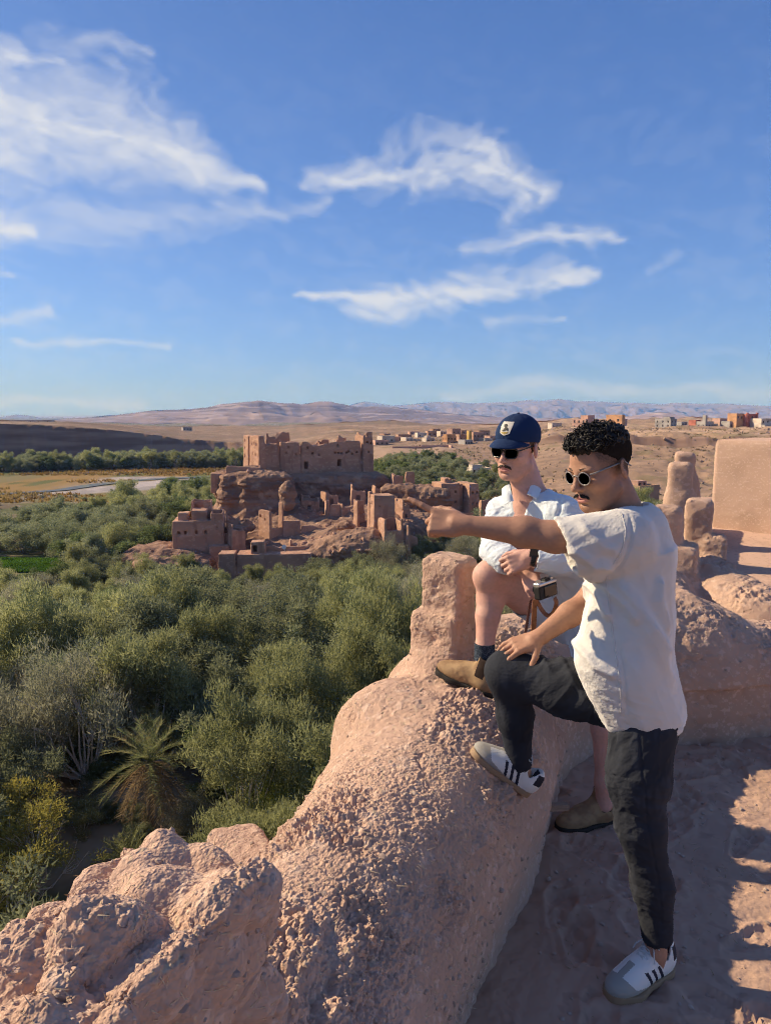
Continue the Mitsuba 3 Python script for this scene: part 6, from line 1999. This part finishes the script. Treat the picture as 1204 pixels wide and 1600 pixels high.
hem = A(*rows[0][0])[2]
d += -0.0022 * np.exp(-((V[:, 2] - hem - 0.026) / 0.0025) ** 2)
V = V + N_ * d[:, None]
part(m1, 't_shirt', (V, F), 'mat_tee', True)


def seam(V, P, off=0.0006, n=60):
    # a sewn line on the near side of a garment through the given places (seen from the front)
    P = curve_lin(P, n)
    from scipy.spatial import cKDTree
    nearV = V[V[:, 1] < 2.32]
    tree = cKDTree(nearV[:, [0, 2]])
    out = []
    for q in P:
        ii = tree.query_ball_point(q[[0, 2]], 0.0065)
        if ii:
            v = nearV[ii]
            v = v[v[:, 1] < v[:, 1].min() + 0.012]
            out.append([q[0], v[:, 1].mean() - off, q[2]])
    return np.array(out)


def curve_lin(P, n):
    P = np.asarray(P, float)
    s = np.r_[0, np.cumsum(np.linalg.norm(np.diff(P, axis=0), axis=1))]
    return np.stack([np.interp(np.linspace(0, s[-1], n), s, P[:, k]) for k in range(3)], 1)


for P in ([(0.678, 2.050, 1.473), (0.679, 2.050, 1.430), (0.669, 2.050, 1.379), (0.649, 2.050, 1.331)], [(0.644, 2.050, 1.292), (0.655, 2.050, 1.190), (0.668, 2.050, 1.039), (0.684, 2.050, 0.893)]):
    P = seam(V, P)
    if len(P) > 8:
        P[:, 1] = np.convolve(np.pad(P[:, 1], 2, mode='edge'), np.ones(5) / 5, 'valid')
        part(m1, 'seam', Mesh().tube(P, 0.0013, 5).get(), 'mat_tee', True)
g = Mesh()
a = np.linspace(0, 2 * math.pi, 40)
ax = unit(A(-0.02, 0, 0.16))
e1 = unit(np.cross(ax, (0, 1, 0)))
e2 = np.cross(ax, e1)
g.tube(nb + A(-0.011, 0, 0.030) + 0.0685 * (np.cos(a)[:, None] * e1 + np.sin(a)[:, None] * e2), 0.009, 8, False)
part(m1, 'collar', g.get(), 'mat_tee', True)

# jeans
J = Sdf()
J.ell((0.800, 2.225, 0.905), (0.098, 0.130, 0.12), RT, 0)
J.ell((0.820, 2.205, 0.81), (0.080, 0.120, 0.09), RT, 0.06)
cal = A(*(0.825, 2.120, 0.308))
hemL = A(*(0.842, 2.108, 0.151))
J.chain([hipL, hipL * 0.5 + kneeL * 0.5 + (-0.010, 0, 0), kneeL, cal, hemL], [0.100, 0.088, 0.067, 0.057, 0.046], 0.04)
hemR = A(*(0.471, 2.483, 0.533))
J.chain([hipR, hipR * 0.5 + kneeR * 0.5 + (0, 0, -0.01), kneeR, kneeR * 0.5 + hemR * 0.5 + (0.010, 0.01, 0), hemR], [0.108, 0.088, 0.068, 0.056, 0.043], 0.045)
J.cone(hemL + unit(hemL - cal) * 0.012, hemL + unit(hemL - cal) * 0.08, 0.040, 0.040, 0, 's')
J.cut(hemL + A(0, 0, -0.002), A(0, 0.0, -1)) if False else None
J.cone(hemR + A(0, 0, -0.006), hemR + A(0, 0, -0.08), 0.037, 0.037, 0, 's')
V, F = sdf_mesh(J, 0.0042)
V = relax(V, F, 2)
N_ = vnormals(V, F)
x, y, z = V.T
legL = (np.linalg.norm(V - hipL, axis=1) > 0.16) & (np.abs(x - 0.82) < 0.16) & (y < 2.30)
kn = np.exp(-((z - 0.60) / 0.20) ** 2) + 0.6 * np.exp(-((z - 0.25) / 0.12) ** 2)
d = np.where(legL, 0.010 * folds(V, (0.85, 0.35, -0.30), 24, 4, 3, 3) * (0.35 + kn), 0)
d += np.where(~legL & (x < 0.80), 0.014 * folds(V, (-0.55, 0.1, -0.80), 22, 4, 3, 13) * sstep(0.40, 0.55, x), 0)
d += np.where(~legL, 0.005 * folds(V, (0.7, 0, 0.6), 26, 5, 3, 17) * sstep(0.70, 0.78, x), 0)
d += 0.004 * folds(V, (0, 1, 0.3), 30, 8, 2, 23) * np.exp(-((z - 0.66) / 0.10) ** 2) * (x < 0.62)
d += 0.0016 * fb(V, 40, 3, 5)
d += ridge(V, [(0.738, 2.050, 0.886), (0.750, 2.050, 0.729), (0.776, 2.050, 0.529), (0.818, 2.050, 0.366), (0.838, 2.050, 0.189)], 0.0035, -0.003) * (y < 2.14)
for P in ([(0.642, 2.200, 0.843), (0.599, 2.200, 0.916), (0.568, 2.200, 0.987)], [(0.682, 2.200, 0.833), (0.624, 2.200, 0.936), (0.586, 2.200, 1.018)], [(0.550, 2.200, 0.905), (0.509, 2.200, 0.967), (0.488, 2.200, 1.028)]):
    d += ridge(V, P, 0.010, 0.007)
V = V + N_ * d[:, None]
part(m1, 'jeans', (V, F), 'mat_jeans', True)

shoe(m1, A(0.905, 2.155, 0.004), np.stack([unit(A(-0.86, -0.50, 0)), unit(A(0.50, -0.86, 0)), A(0, 0, 1)], 1), 'sneaker', 1, 1.0)

f_ = unit(A(-0.20, 0.015, 0.155))
u_ = unit(A(0, 0, 1) - f_ * f_[2])
shoe(m1, A(0.505, 2.482, 0.408), np.stack([f_, np.cross(u_, f_), u_], 1), 'sneaker', -1, 0.96)

# ---------------------------------------------------------------- the man in the cap, leaning on his knee
mat('mat_boot', proc(lambda p, n, uv: mix((0.33, 0.215, 0.115), (0.23, 0.14, 0.075), smoothstep(0.42, 0.66, fbm(p.x * 22, p.y * 22, p.z * 22, 4)))), rough=0.75, spec=0.25)
mat('mat_gusset', (0.030, 0.020, 0.017), rough=0.9, spec=0.1)
mat('mat_boot_sole', (0.022, 0.019, 0.017), rough=0.7, spec=0.3)
mat('mat_sock', proc(lambda p, n, uv: mix((0.025, 0.035, 0.05), (0.10, 0.12, 0.15), smoothstep(0.55, 0.7, noise(p.x * 260, p.y * 260, p.z * 260)))), rough=0.95, spec=0.1)
mat('mat_watch', (0.014, 0.014, 0.015), rough=0.45, spec=0.4)
mat('mat_chrome', (0.62, 0.62, 0.63), rough=0.28, spec=0.5, metallic=0.8)
mat('mat_black_grip', (0.014, 0.013, 0.013), rough=0.6, spec=0.4)
mat('mat_screen', (0.010, 0.011, 0.014), rough=0.12, spec=0.6)
mat('mat_leather', proc(lambda p, n, uv: mix((0.34, 0.135, 0.045), (0.24, 0.09, 0.032), smoothstep(0.4, 0.65, fbm(p.x * 60, p.y * 60, p.z * 60, 3)))), rough=0.55, spec=0.4)
mat('mat_dark_leather', (0.10, 0.040, 0.030), rough=0.55, spec=0.4)
mat('mat_patch', (0.60, 0.56, 0.48), rough=0.8, spec=0.2)
mat('mat_patch_gold', (0.42, 0.30, 0.08), rough=0.8, spec=0.2)

m2 = thing('person', 'man in a navy cap and pale open shirt with one boot up, resting his crossed wrists on his bare knee', 'person')
labels[m2]['label'] = 'man in navy cap, pale shirt and shorts resting his wrists on his raised bare knee'
HO, HR = A(0.545, 3.08, 1.613), ypr(41, 7, -3)
S = Sdf()
head_sdf(S, HO, HR)
nb = A(0.618, 3.105, 1.405)
S.cone(HO + HR @ A(-0.032, 0, -0.045), nb, 0.053, 0.064, 0.02)
S.cone(HO + HR @ A(0.008, 0, -0.090), nb + (-0.03, -0.03, -0.01), 0.032, 0.050, 0.02)
f2 = unit(A(-0.72, -0.70, 0))
R2 = np.stack([f2, np.cross((0, 0, 1), f2), A(0, 0, 1)], 1)
S.ell((0.632, 3.105, 1.27), (0.108, 0.15, 0.16), R2, 0.05)
S.ell((0.80, 3.18, 0.98), (0.10, 0.13, 0.2), R2, 0.08)
rsh, rel, rwr = A(0.505, 3.20, 1.325), A(0.458, 3.055, 1.180), A(*(0.523, 2.955, 1.146))
lsh, lel, lwr = A(0.722, 2.965, 1.355), A(0.775, 2.865, 1.175), A(*(0.576, 2.875, 1.198))
S.chain([A(0.6, 3.12, 1.33), rsh, rel, rwr], [0.055, 0.052, 0.043, 0.029], 0.02)
S.chain([A(0.65, 3.06, 1.33), lsh, lel, lwr], [0.055, 0.052, 0.043, 0.030], 0.02)
# left hand lies over the right wrist
hx = unit(A(*(0.481, 2.875, 1.162)) - lwr)
zb = A(0.05, -0.90, 0.42)
zb = unit(zb - hx * (hx @ zb))
yb = np.cross(zb, hx)
if yb[2] < 0:
    yb = -yb
hand_sdf(S, lwr, np.stack([hx, yb, zb], 1), [(38, 60, 40), (44, 66, 40), (48, 70, 40), (54, 70, 40)], [(0.75, 0.45, -0.45), (0.85, 0.15, -0.55), (0.85, 0.0, -0.6)], 1.0)
# right hand comes out below and holds the camera
rw2 = A(*(0.568, 2.930, 1.135))
S.chain([rwr, rw2], [0.030, 0.027], 0.02)
hx = unit(A(*(0.592, 2.860, 1.057)) - rw2)
zb = A(-0.45, -0.80, 0.1)
zb = unit(zb - hx * (hx @ zb))
yb = np.cross(hx, zb)
if yb[0] < 0:
    yb = -yb
hand_sdf(S, rw2, np.stack([hx, yb, zb], 1), [(26, 40, 30), (30, 45, 30), (34, 48, 30), (40, 50, 30)], [(0.35, 0.85, -0.15), (0.55, 0.8, -0.25), (0.7, 0.6, -0.3)], 0.96)
# legs
hipR2, knR, ankR2 = A(0.815, 3.26, 0.86), A(*(0.437, 3.040, 1.077)), A(*(0.414, 2.995, 0.789))
hipL2, knL, ankL2 = A(0.900, 3.08, 0.87), A(0.915, 3.02, 0.54), A(*(0.934, 2.985, 0.200))
S.chain([hipR2, hipR2 * 0.45 + knR * 0.55, knR], [0.10, 0.080, 0.064], 0.03)
S.ell(knR + A(-0.012, -0.01, 0.012), (0.058, 0.058, 0.058), k=0.03)
S.chain([knR, knR * 0.68 + ankR2 * 0.32 + A(0.014, 0.02, 0), knR * 0.45 + ankR2 * 0.55 + A(0.004, 0.005, 0), ankR2, ankR2 - (0, 0, 0.06)], [0.058, 0.058, 0.049, 0.037, 0.037], 0.02)
S.chain([A(0.83, 3.15, 0.9), hipL2, knL, knL * 0.68 + ankL2 * 0.32 + A(0.015, 0, 0), ankL2, ankL2 - (0, 0, 0.10)], [0.09, 0.088, 0.060, 0.056, 0.037, 0.037], 0.03)
V, F = sdf_mesh(S, 0.0038)
V = relax(V, F, 1, 0.4)
col = skin_color(V, (0.56, 0.315, 0.245), HO, HR, (0.50, 0.22, 0.19), (0.26, 0.15, 0.10), 0.30)
part(m2, 'body', (V, F), 'mat_skin', True, col)
g = Mesh()
rs = np.random.RandomState(7)
for k in range(120):
    s = rs.choice([-1, 1])
    t = rs.uniform(0, 1)
    p = A(0.1045 - 0.010 * t ** 1.5, s * (0.001 + 0.027 * t), -0.0500 - 0.009 * t ** 1.6 + rs.uniform(-0.002, 0.003))
    g.tube(HO + np.array([p, p + A(0.003, 0.003 * s, -0.004), p + A(0.002, 0.006 * s, -0.0085)]) @ HR.T, [0.0009, 0.0008, 0.0004], 4, False)
part(m2, 'moustache', g.get(), 'mat_brown_hair', True)
Hs = Sdf()
Hs.ell(HO + HR @ A(-0.014, 0, 0.046), (0.0995, 0.0795, 0.088), HR, 0)
Hs.cut(HO + HR @ A(0.0, 0, 0.000), HR @ unit(A(0.75, 0, -1)))
Hs.cut(HO + HR @ A(0.040, 0, 0.03), HR @ unit(A(1, 0, -0.1)))
V, F = sdf_mesh(Hs, 0.004)
part(m2, 'hair', (V + vnormals(V, F) * (fb(V, 120, 2, 3) * 0.003)[:, None], F), 'mat_brown_hair', True)
glasses(m2, HO, HR, False, 'mat_lens', 'mat_black_frame', rx=0.0265, rz=0.0195, yc=0.033, x0=0.106, z0=0.004)
# cap
C = Sdf()
C.ell(HO + HR @ A(-0.010, 0, 0.056), (0.110, 0.088, 0.091), HR, 0)
C.cut(HO + HR @ A(0.085, 0, 0.047), HR @ unit(A(0.16, 0, -1)))
C.ell(HO + HR @ A(-0.010, 0, 0.049), (0.104, 0.082, 0.082), HR, 0, 's')
V, F = sdf_mesh(C, 0.0034)
q = (V - HO) @ HR
an = np.arctan2(q[:, 1], q[:, 0] + 0.01)
seam = np.min([np.abs((an - a + math.pi) % (2 * math.pi) - math.pi) * np.hypot(q[:, 0] + 0.01, q[:, 1]) for a in np.arange(6) * math.pi / 3 + 0.0001], 0)
V = V + vnormals(V, F) * (-0.0014 * np.exp(-(seam / 0.0025) ** 2) + 0.002 * fb(V, 30, 3, 2))[:, None]
cap = m2 + '__cap'
part(cap, 'crown', (V, F), 'mat_cap', True)
nx, ny = 22, 34
xx, yy = np.meshgrid(np.linspace(0, 1, nx), np.linspace(-1, 1, ny), indexing='ij')
by = 0.082 * yy * (1 - 0.10 * xx)
front = np.sqrt(np.maximum(1 - yy ** 2, 0)) ** 0.8
bx = 0.100 * np.sqrt(np.maximum(1 - (by / 0.092) ** 2, 0)) - 0.012 + xx * (0.070 * front + 0.004)
bz = 0.062 - 0.010 * xx - 0.25 * np.maximum(bx - 0.085, 0) - 4.6 * by ** 2
P = np.stack([bx, by, bz], -1).reshape(-1, 3)
i, j = np.meshgrid(np.arange(nx - 1), np.arange(ny - 1), indexing='ij')
k = (i * ny + j).ravel()
Q = np.stack([k, k + ny, k + ny + 1, k + 1], 1)
Vb = np.vstack([P, P - A(0, 0, 0.004)])
Fb = np.vstack([Q, Q[:, ::-1] + len(P)])
rim = np.concatenate([np.arange(ny) + (nx - 1) * ny])
Fb = np.vstack([Fb, [[rim[a], rim[a] + len(P), rim[a + 1] + len(P), rim[a + 1]] for a in range(ny - 1)]])
part(cap, 'brim', (HO + Vb @ HR.T, Fb), 'mat_cap', 40)
g = Mesh()
g.add(trimesh.creation.icosphere(1, 0.006).vertices * (1, 1, 0.6) + A(-0.010, 0, 0.148), trimesh.creation.icosphere(1, 0.006).faces)
v, f = g.get()
part(cap, 'button', (HO + v @ HR.T, f), 'mat_cap', True)


def on_cap(poly, lift):
    """a small flat shape (across, up; metres) laid on the front of the cap"""
    from shapely.geometry import Polygon
    m = trimesh.creation.extrude_polygon(Polygon(poly), 0.0012, engine='earcut').subdivide_to_size(0.008)
    y, z, t = m.vertices.T
    zz = z + 0.097
    x = -0.010 + 0.110 * np.sqrt(np.maximum(1 - (y / 0.088) ** 2 - ((zz - 0.056) / 0.091) ** 2, 0.01)) + lift + t
    return HO + np.c_[x, y, zz] @ HR.T, m.faces[:, ::-1]


part(cap, 'patch', on_cap([(-0.024, 0.026), (0.024, 0.026), (0.026, 0.010), (0.022, -0.018), (0.0, -0.026), (-0.022, -0.018), (-0.026, 0.010)], 0.0012), 'mat_patch')
part(cap, 'patch_emblem', on_cap([(-0.012, 0.016), (-0.002, 0.019), (0.006, 0.014), (0.004, 0.007), (0.013, 0.002), (0.014, -0.006), (0.004, -0.005), (-0.004, -0.010), (-0.014, -0.008), (-0.007, -0.001), (-0.003, 0.006), (-0.010, 0.009)], 0.0026), 'mat_black_grip')
part(cap, 'patch_emblem', on_cap([(-0.016, -0.013), (0.016, -0.011), (0.012, -0.016), (0.0, -0.020), (-0.012, -0.017)], 0.0026), 'mat_patch_gold')

# shirt
X = Sdf()
X.add(*stack([(A(0.87, 3.205, 0.80), 0.200, 0.140), (A(0.845, 3.195, 0.92), 0.205, 0.145), (A(0.775, 3.165, 1.07), 0.205, 0.145), (A(0.690, 3.125, 1.22), 0.205, 0.135), (A(0.645, 3.105, 1.33), 0.185, 0.105), (A(0.63, 3.10, 1.385), 0.13, 0.08)], R2))
X.chain([nb + (0.02, 0.01, -0.035), rsh + (0.015, -0.01, 0.0)], [0.075, 0.072], 0.05)
X.chain([nb + (0.02, 0.01, -0.035), lsh + (-0.01, 0.01, 0.0)], [0.075, 0.074], 0.05)
cuffR, cuffL = A(*(0.508, 2.965, 1.155)), A(*(0.590, 2.870, 1.194))
for a_, b_, c_ in ((rsh, rel, cuffR), (lsh, lel, cuffL)):
    G_ = Sdf()
    G_.chain([a_, a_ * 0.5 + b_ * 0.5 + (0, 0, -0.01), b_, b_ * 0.45 + c_ * 0.55, c_], [0.070, 0.064, 0.057, 0.055, 0.050], 0.025)
    G_.cut(c_, unit(c_ - b_))
    X.sub(G_, k=0.03)
    d_ = unit(c_ - b_)
    X.cone(c_ - d_ * 0.030, c_ + d_ * 0.05, 0.043, 0.047, 0.003, 's')
VN = Sdf()
VN.cone(nb + (0.0, 0.0, 0.03), nb + f2 * 0.10 + (0, 0, 0.0), 0.052, 0.045, 0)
VN.cone(nb + f2 * 0.09 + (0, 0, 0.0), A(0.632, 3.105, 1.235) + f2 * 0.135, 0.042, 0.008, 0.01)
X.cone(nb, nb + (-0.02, -0.01, 0.15), 0.066, 0.085, 0.005, 's')
X.sub(VN, 's', 0.006)
V, F = sdf_mesh(X, 0.0045, lo=(0.36, 2.74, 0.78), hi=(1.12, 3.48, 1.52))
V = relax(V, F, 2)
N_ = vnormals(V, F)
d = 0.016 * folds(V, (0.5, 0.2, -0.85), 14, 3, 4, 5)
arm = (np.linalg.norm(V - rel, axis=1) < 0.20) | (np.linalg.norm(V - lel, axis=1) < 0.20)
d = np.where(arm, 0.018 * folds(V, (0.9, 0.1, 0.45), 20, 5, 4, 8), d) + 0.005 * fb(V, 22, 4, 3)
d += ridge(V, [(0.585, 3.000, 1.381), (0.551, 3.000, 1.281), (0.522, 3.000, 1.148)], 0.013, 0.004) * (V[:, 1] < 3.12)
d += ridge(V, [(0.603, 3.000, 1.400), (0.679, 3.000, 1.405), (0.687, 3.000, 1.308)], 0.003, 0.003) * (V[:, 1] < 3.1)
d += ridge(V, [(0.704, 3.000, 1.439), (0.680, 3.000, 1.360), (0.726, 3.000, 1.228)], 0.007, -0.010) * (V[:, 1] < 3.1)
V = V + N_ * d[:, None]
part(m2, 'shirt', (V, F), 'mat_shirt', True)


def flap(P, th=0.004):
    P = np.asarray(P, float)
    n = unit(np.cross(P[1] - P[0], P[2] - P[0]))
    c = P.mean(0)
    fan = lambda o: np.vstack([[c + o + n * th * 0.4], P + o])
    m = len(P)
    v = np.vstack([fan(n * th / 2), fan(-n * th / 2)])
    f = [[0, 1 + i, 1 + (i + 1) % m] for i in range(m)] + [[m + 1, m + 2 + (i + 1) % m, m + 2 + i] for i in range(m)]
    f += [[1 + i, m + 2 + i, m + 2 + (i + 1) % m] for i in range(m)] + [[1 + i, m + 2 + (i + 1) % m, 1 + (i + 1) % m] for i in range(m)]
    return v, np.array(f)


def leaf_collar(P, Q, n=8):
    # a collar leaf: a strip from the neck edge P to the outer edge Q
    P, Q = curve3(P, n), curve3(Q, n)
    rows = [P * (1 - t) + Q * t + (0.010 * math.sin(math.pi * t)) * A(-0.35, -0.75, 0.35) for t in np.linspace(0, 1, 6)]
    V = np.vstack(rows)
    F = [[i * n + j, i * n + j + 1, i * n + n + j + 1, i * n + n + j] for i in range(5) for j in range(n - 1)]
    nn = vnormals(V, np.vstack([np.array(F)[:, [0, 1, 2]], np.array(F)[:, [0, 2, 3]]]))
    F = np.array(F)
    m = len(V)
    edge = [j for j in range(n)] + [i * n + n - 1 for i in range(1, 6)] + [5 * n + j for j in range(n - 2, -1, -1)] + [i * n for i in range(4, 0, -1)]
    side = [[edge[i], edge[(i + 1) % len(edge)], edge[(i + 1) % len(edge)] + m, edge[i] + m] for i in range(len(edge))]
    return np.vstack([V + nn * 0.0016, V - nn * 0.0016]), np.vstack([F, F[:, ::-1] + m, side])


def curve3(P, n):
    P = np.asarray(P, float)
    s = np.r_[0, np.cumsum(np.linalg.norm(np.diff(P, axis=0), axis=1))]
    return np.stack([np.interp(np.linspace(0, s[-1], n), s, P[:, k]) for k in range(3)], 1)


part(m2, 'collar', leaf_collar([(0.636, 3.140, 1.493), (0.605, 3.060, 1.473), (0.575, 2.995, 1.434)], [(0.662, 3.130, 1.480), (0.644, 3.050, 1.445), (0.614, 2.990, 1.414)]), 'mat_shirt', 40)
part(m2, 'collar', leaf_collar([(0.513, 3.050, 1.469), (0.511, 3.000, 1.444), (0.519, 2.985, 1.407)], [(0.483, 3.060, 1.449), (0.479, 3.030, 1.420), (0.489, 2.990, 1.393)]), 'mat_shirt', 40)
for q_ in ((0.558, 2.975, 1.324), (0.539, 2.975, 1.253)):
    b = trimesh.creation.cylinder(0.0055, 0.004, sections=10)
    v = b.vertices @ frame(f2)[:, [1, 2, 0]].T + A(*q_)
    part(m2, 'button', (v, b.faces), 'mat_shirt')
K = Sdf()
K.ell((0.845, 3.17, 0.885), (0.135, 0.185, 0.13), R2, 0)
K.chain([hipR2, hipR2 * 0.52 + knR * 0.48], [0.125, 0.100], 0.05)
K.chain([hipL2, hipL2 * 0.25 + knL * 0.75], [0.125, 0.100], 0.05)
kd = unit(knR - hipR2)
K.cone(hipR2 * 0.56 + knR * 0.44, hipR2 * 0.3 + knR * 0.7, 0.090, 0.092, 0.003, 's')
V, F = sdf_mesh(K, 0.006)
V = relax(V, F, 1)
V = V + vnormals(V, F) * (0.010 * folds(V, (0.4, 0.2, -0.9), 14, 4, 3, 5))[:, None]
part(m2, 'shorts', (V, F), 'mat_shorts', True)
fb_ = unit(A(-0.231, 0.153, 0.060))
ub = unit(A(0, 0, 1) - fb_ * fb_[2])
shoe(m2, A(0.452, 2.945, 0.592), np.stack([fb_, np.cross(ub, fb_), ub], 1), 'boot', -1, 1.03)
g = Mesh().tube([ankR2 + (0, 0, -0.05), ankR2 + (0, 0, 0.0), ankR2 + (0, 0, 0.02)], [0.0435, 0.0432, 0.0425], 18)
part(m2, 'sock', g.get(), 'mat_sock', True)
hl = A(*(0.984, 3.024, 0.000))
hl[2] = 0.004
fb_ = unit(A(-0.95, -0.30, 0))
shoe(m2, hl + A(0.01, 0.0, 0), np.stack([fb_, np.cross((0, 0, 1), fb_), A(0, 0, 1)], 1), 'boot', 1, 1.03)
g = Mesh()
a = np.linspace(0, 2 * math.pi, 21)
wx = unit(lwr - lel)
w1 = unit(np.cross(wx, (0, 0, 1)))
w2 = np.cross(wx, w1)
for o in (-0.006, 0.0, 0.006):
    g.tube(lwr - wx * 0.004 + wx * o + 0.0335 * (np.cos(a)[:, None] * w1 + np.sin(a)[:, None] * w2), 0.0045, 6, False)
g.box((-0.017, -0.017, 0.030), (0.017, 0.017, 0.043), np.stack([wx, w2, unit(A(0, -0.8, 0.6))], 1), lwr - wx * 0.004)
part(m2, 'wrist_watch', g.get(), 'mat_watch', 30)

# the camera in his hand, on a leather strap
cam = thing('camera', 'small silver and black camera with a tan leather strap, held below the crossed wrists', 'camera')
CO = A(*(0.625, 2.830, 1.077))
cx = unit(A(0.80, 0.60, 0.10))
cz = unit(A(-0.10, 0.02, 1.0) - cx * (cx @ A(-0.10, 0.02, 1.0)))
CR = np.stack([cx, np.cross(cz, cx), cz], 1)


def rbox(parent, name, c, half, m, r=0.003):
    q = Sdf()
    q.box(c, half, None, r, 0)
    v, f = sdf_mesh(q, min(0.0025, min(half) * 0.7))
    part(parent, name, (CO + v @ CR.T, f), m, 35)


rbox(cam, 'body', A(0, 0, -0.004), A(0.052, 0.016, 0.027), 'mat_black_grip', 0.006)
rbox(cam, 'top_plate', A(0, 0, 0.028), A(0.052, 0.0165, 0.0075), 'mat_chrome', 0.004)
rbox(cam, 'viewfinder', A(0.004, 0, 0.038), A(0.015, 0.014, 0.007), 'mat_black_grip')
rbox(cam, 'screen', A(0.008, -0.0172, -0.004), A(0.034, 0.002, 0.022), 'mat_screen', 0.0015)
for dx in (-0.036, 0.034):
    c = trimesh.creation.cylinder(0.009, 0.009, sections=16)
    part(cam, 'dial', (CO + (c.vertices + A(dx, 0, 0.040)) @ CR.T, c.faces), 'mat_chrome', 30)
c = trimesh.creation.cylinder(0.024, 0.03, sections=24)
v = c.vertices[:, [0, 2, 1]] + A(0.0, 0.030, -0.002)
part(cam, 'lens', (CO + v @ CR.T, c.faces[:, ::-1]), 'mat_black_grip', 30)


def strap(P, wd, nrm, m, name='strap'):
    P = np.asarray(P, float)
    t = np.gradient(P, axis=0)
    t /= np.linalg.norm(t, axis=1, keepdims=True)
    sd = np.cross(t, nrm)
    sd /= np.linalg.norm(sd, axis=1, keepdims=True)
    n2 = np.cross(sd, t)
    n = len(P)
    ring = [P + sd * wd / 2 + n2 * 0.0012, P - sd * wd / 2 + n2 * 0.0012, P - sd * wd / 2 - n2 * 0.0012, P + sd * wd / 2 - n2 * 0.0012]
    V = np.stack(ring, 1).reshape(-1, 3)
    F = [[i * 4 + j, i * 4 + (j + 1) % 4, i * 4 + 4 + (j + 1) % 4, i * 4 + 4 + j] for i in range(n - 1) for j in range(4)]
    part(cam, name, (V, np.array(F)), m, False)


def curve(P, n=18):
    P = np.asarray(P, float)
    from scipy.interpolate import CubicSpline
    s = np.linspace(0, 1, len(P))
    return CubicSpline(s, P)(np.linspace(0, 1, n))


strap(curve([(0.580, 2.800, 1.044), (0.577, 2.800, 0.985), (0.577, 2.805, 0.920), (0.574, 2.810, 0.872)]), 0.021, A(0.25, -1, 0), 'mat_leather')
strap(curve([(0.565, 2.810, 1.039), (0.560, 2.820, 0.993), (0.552, 2.820, 0.928), (0.543, 2.820, 0.866)]), 0.017, A(0.7, -0.7, 0), 'mat_dark_leather')
strap(curve([(0.654, 2.800, 1.052), (0.660, 2.800, 1.011), (0.641, 2.800, 0.980), (0.617, 2.805, 0.989), (0.598, 2.810, 1.018), (0.587, 2.810, 1.039)]), 0.020, A(0.3, -0.6, 0.6), 'mat_leather')

scene['mat_null'] = {'type': 'null'}
scene['haze'] = {'type': 'cube', 'to_world': T().translate([0, 0, 150]).scale([19000, 19000, 450]), 'bsdf': {'type': 'ref', 'id': 'mat_null'}, 'interior': {'type': 'ref', 'id': 'air'}}
labels['haze'] = {'kind': 'stuff'}
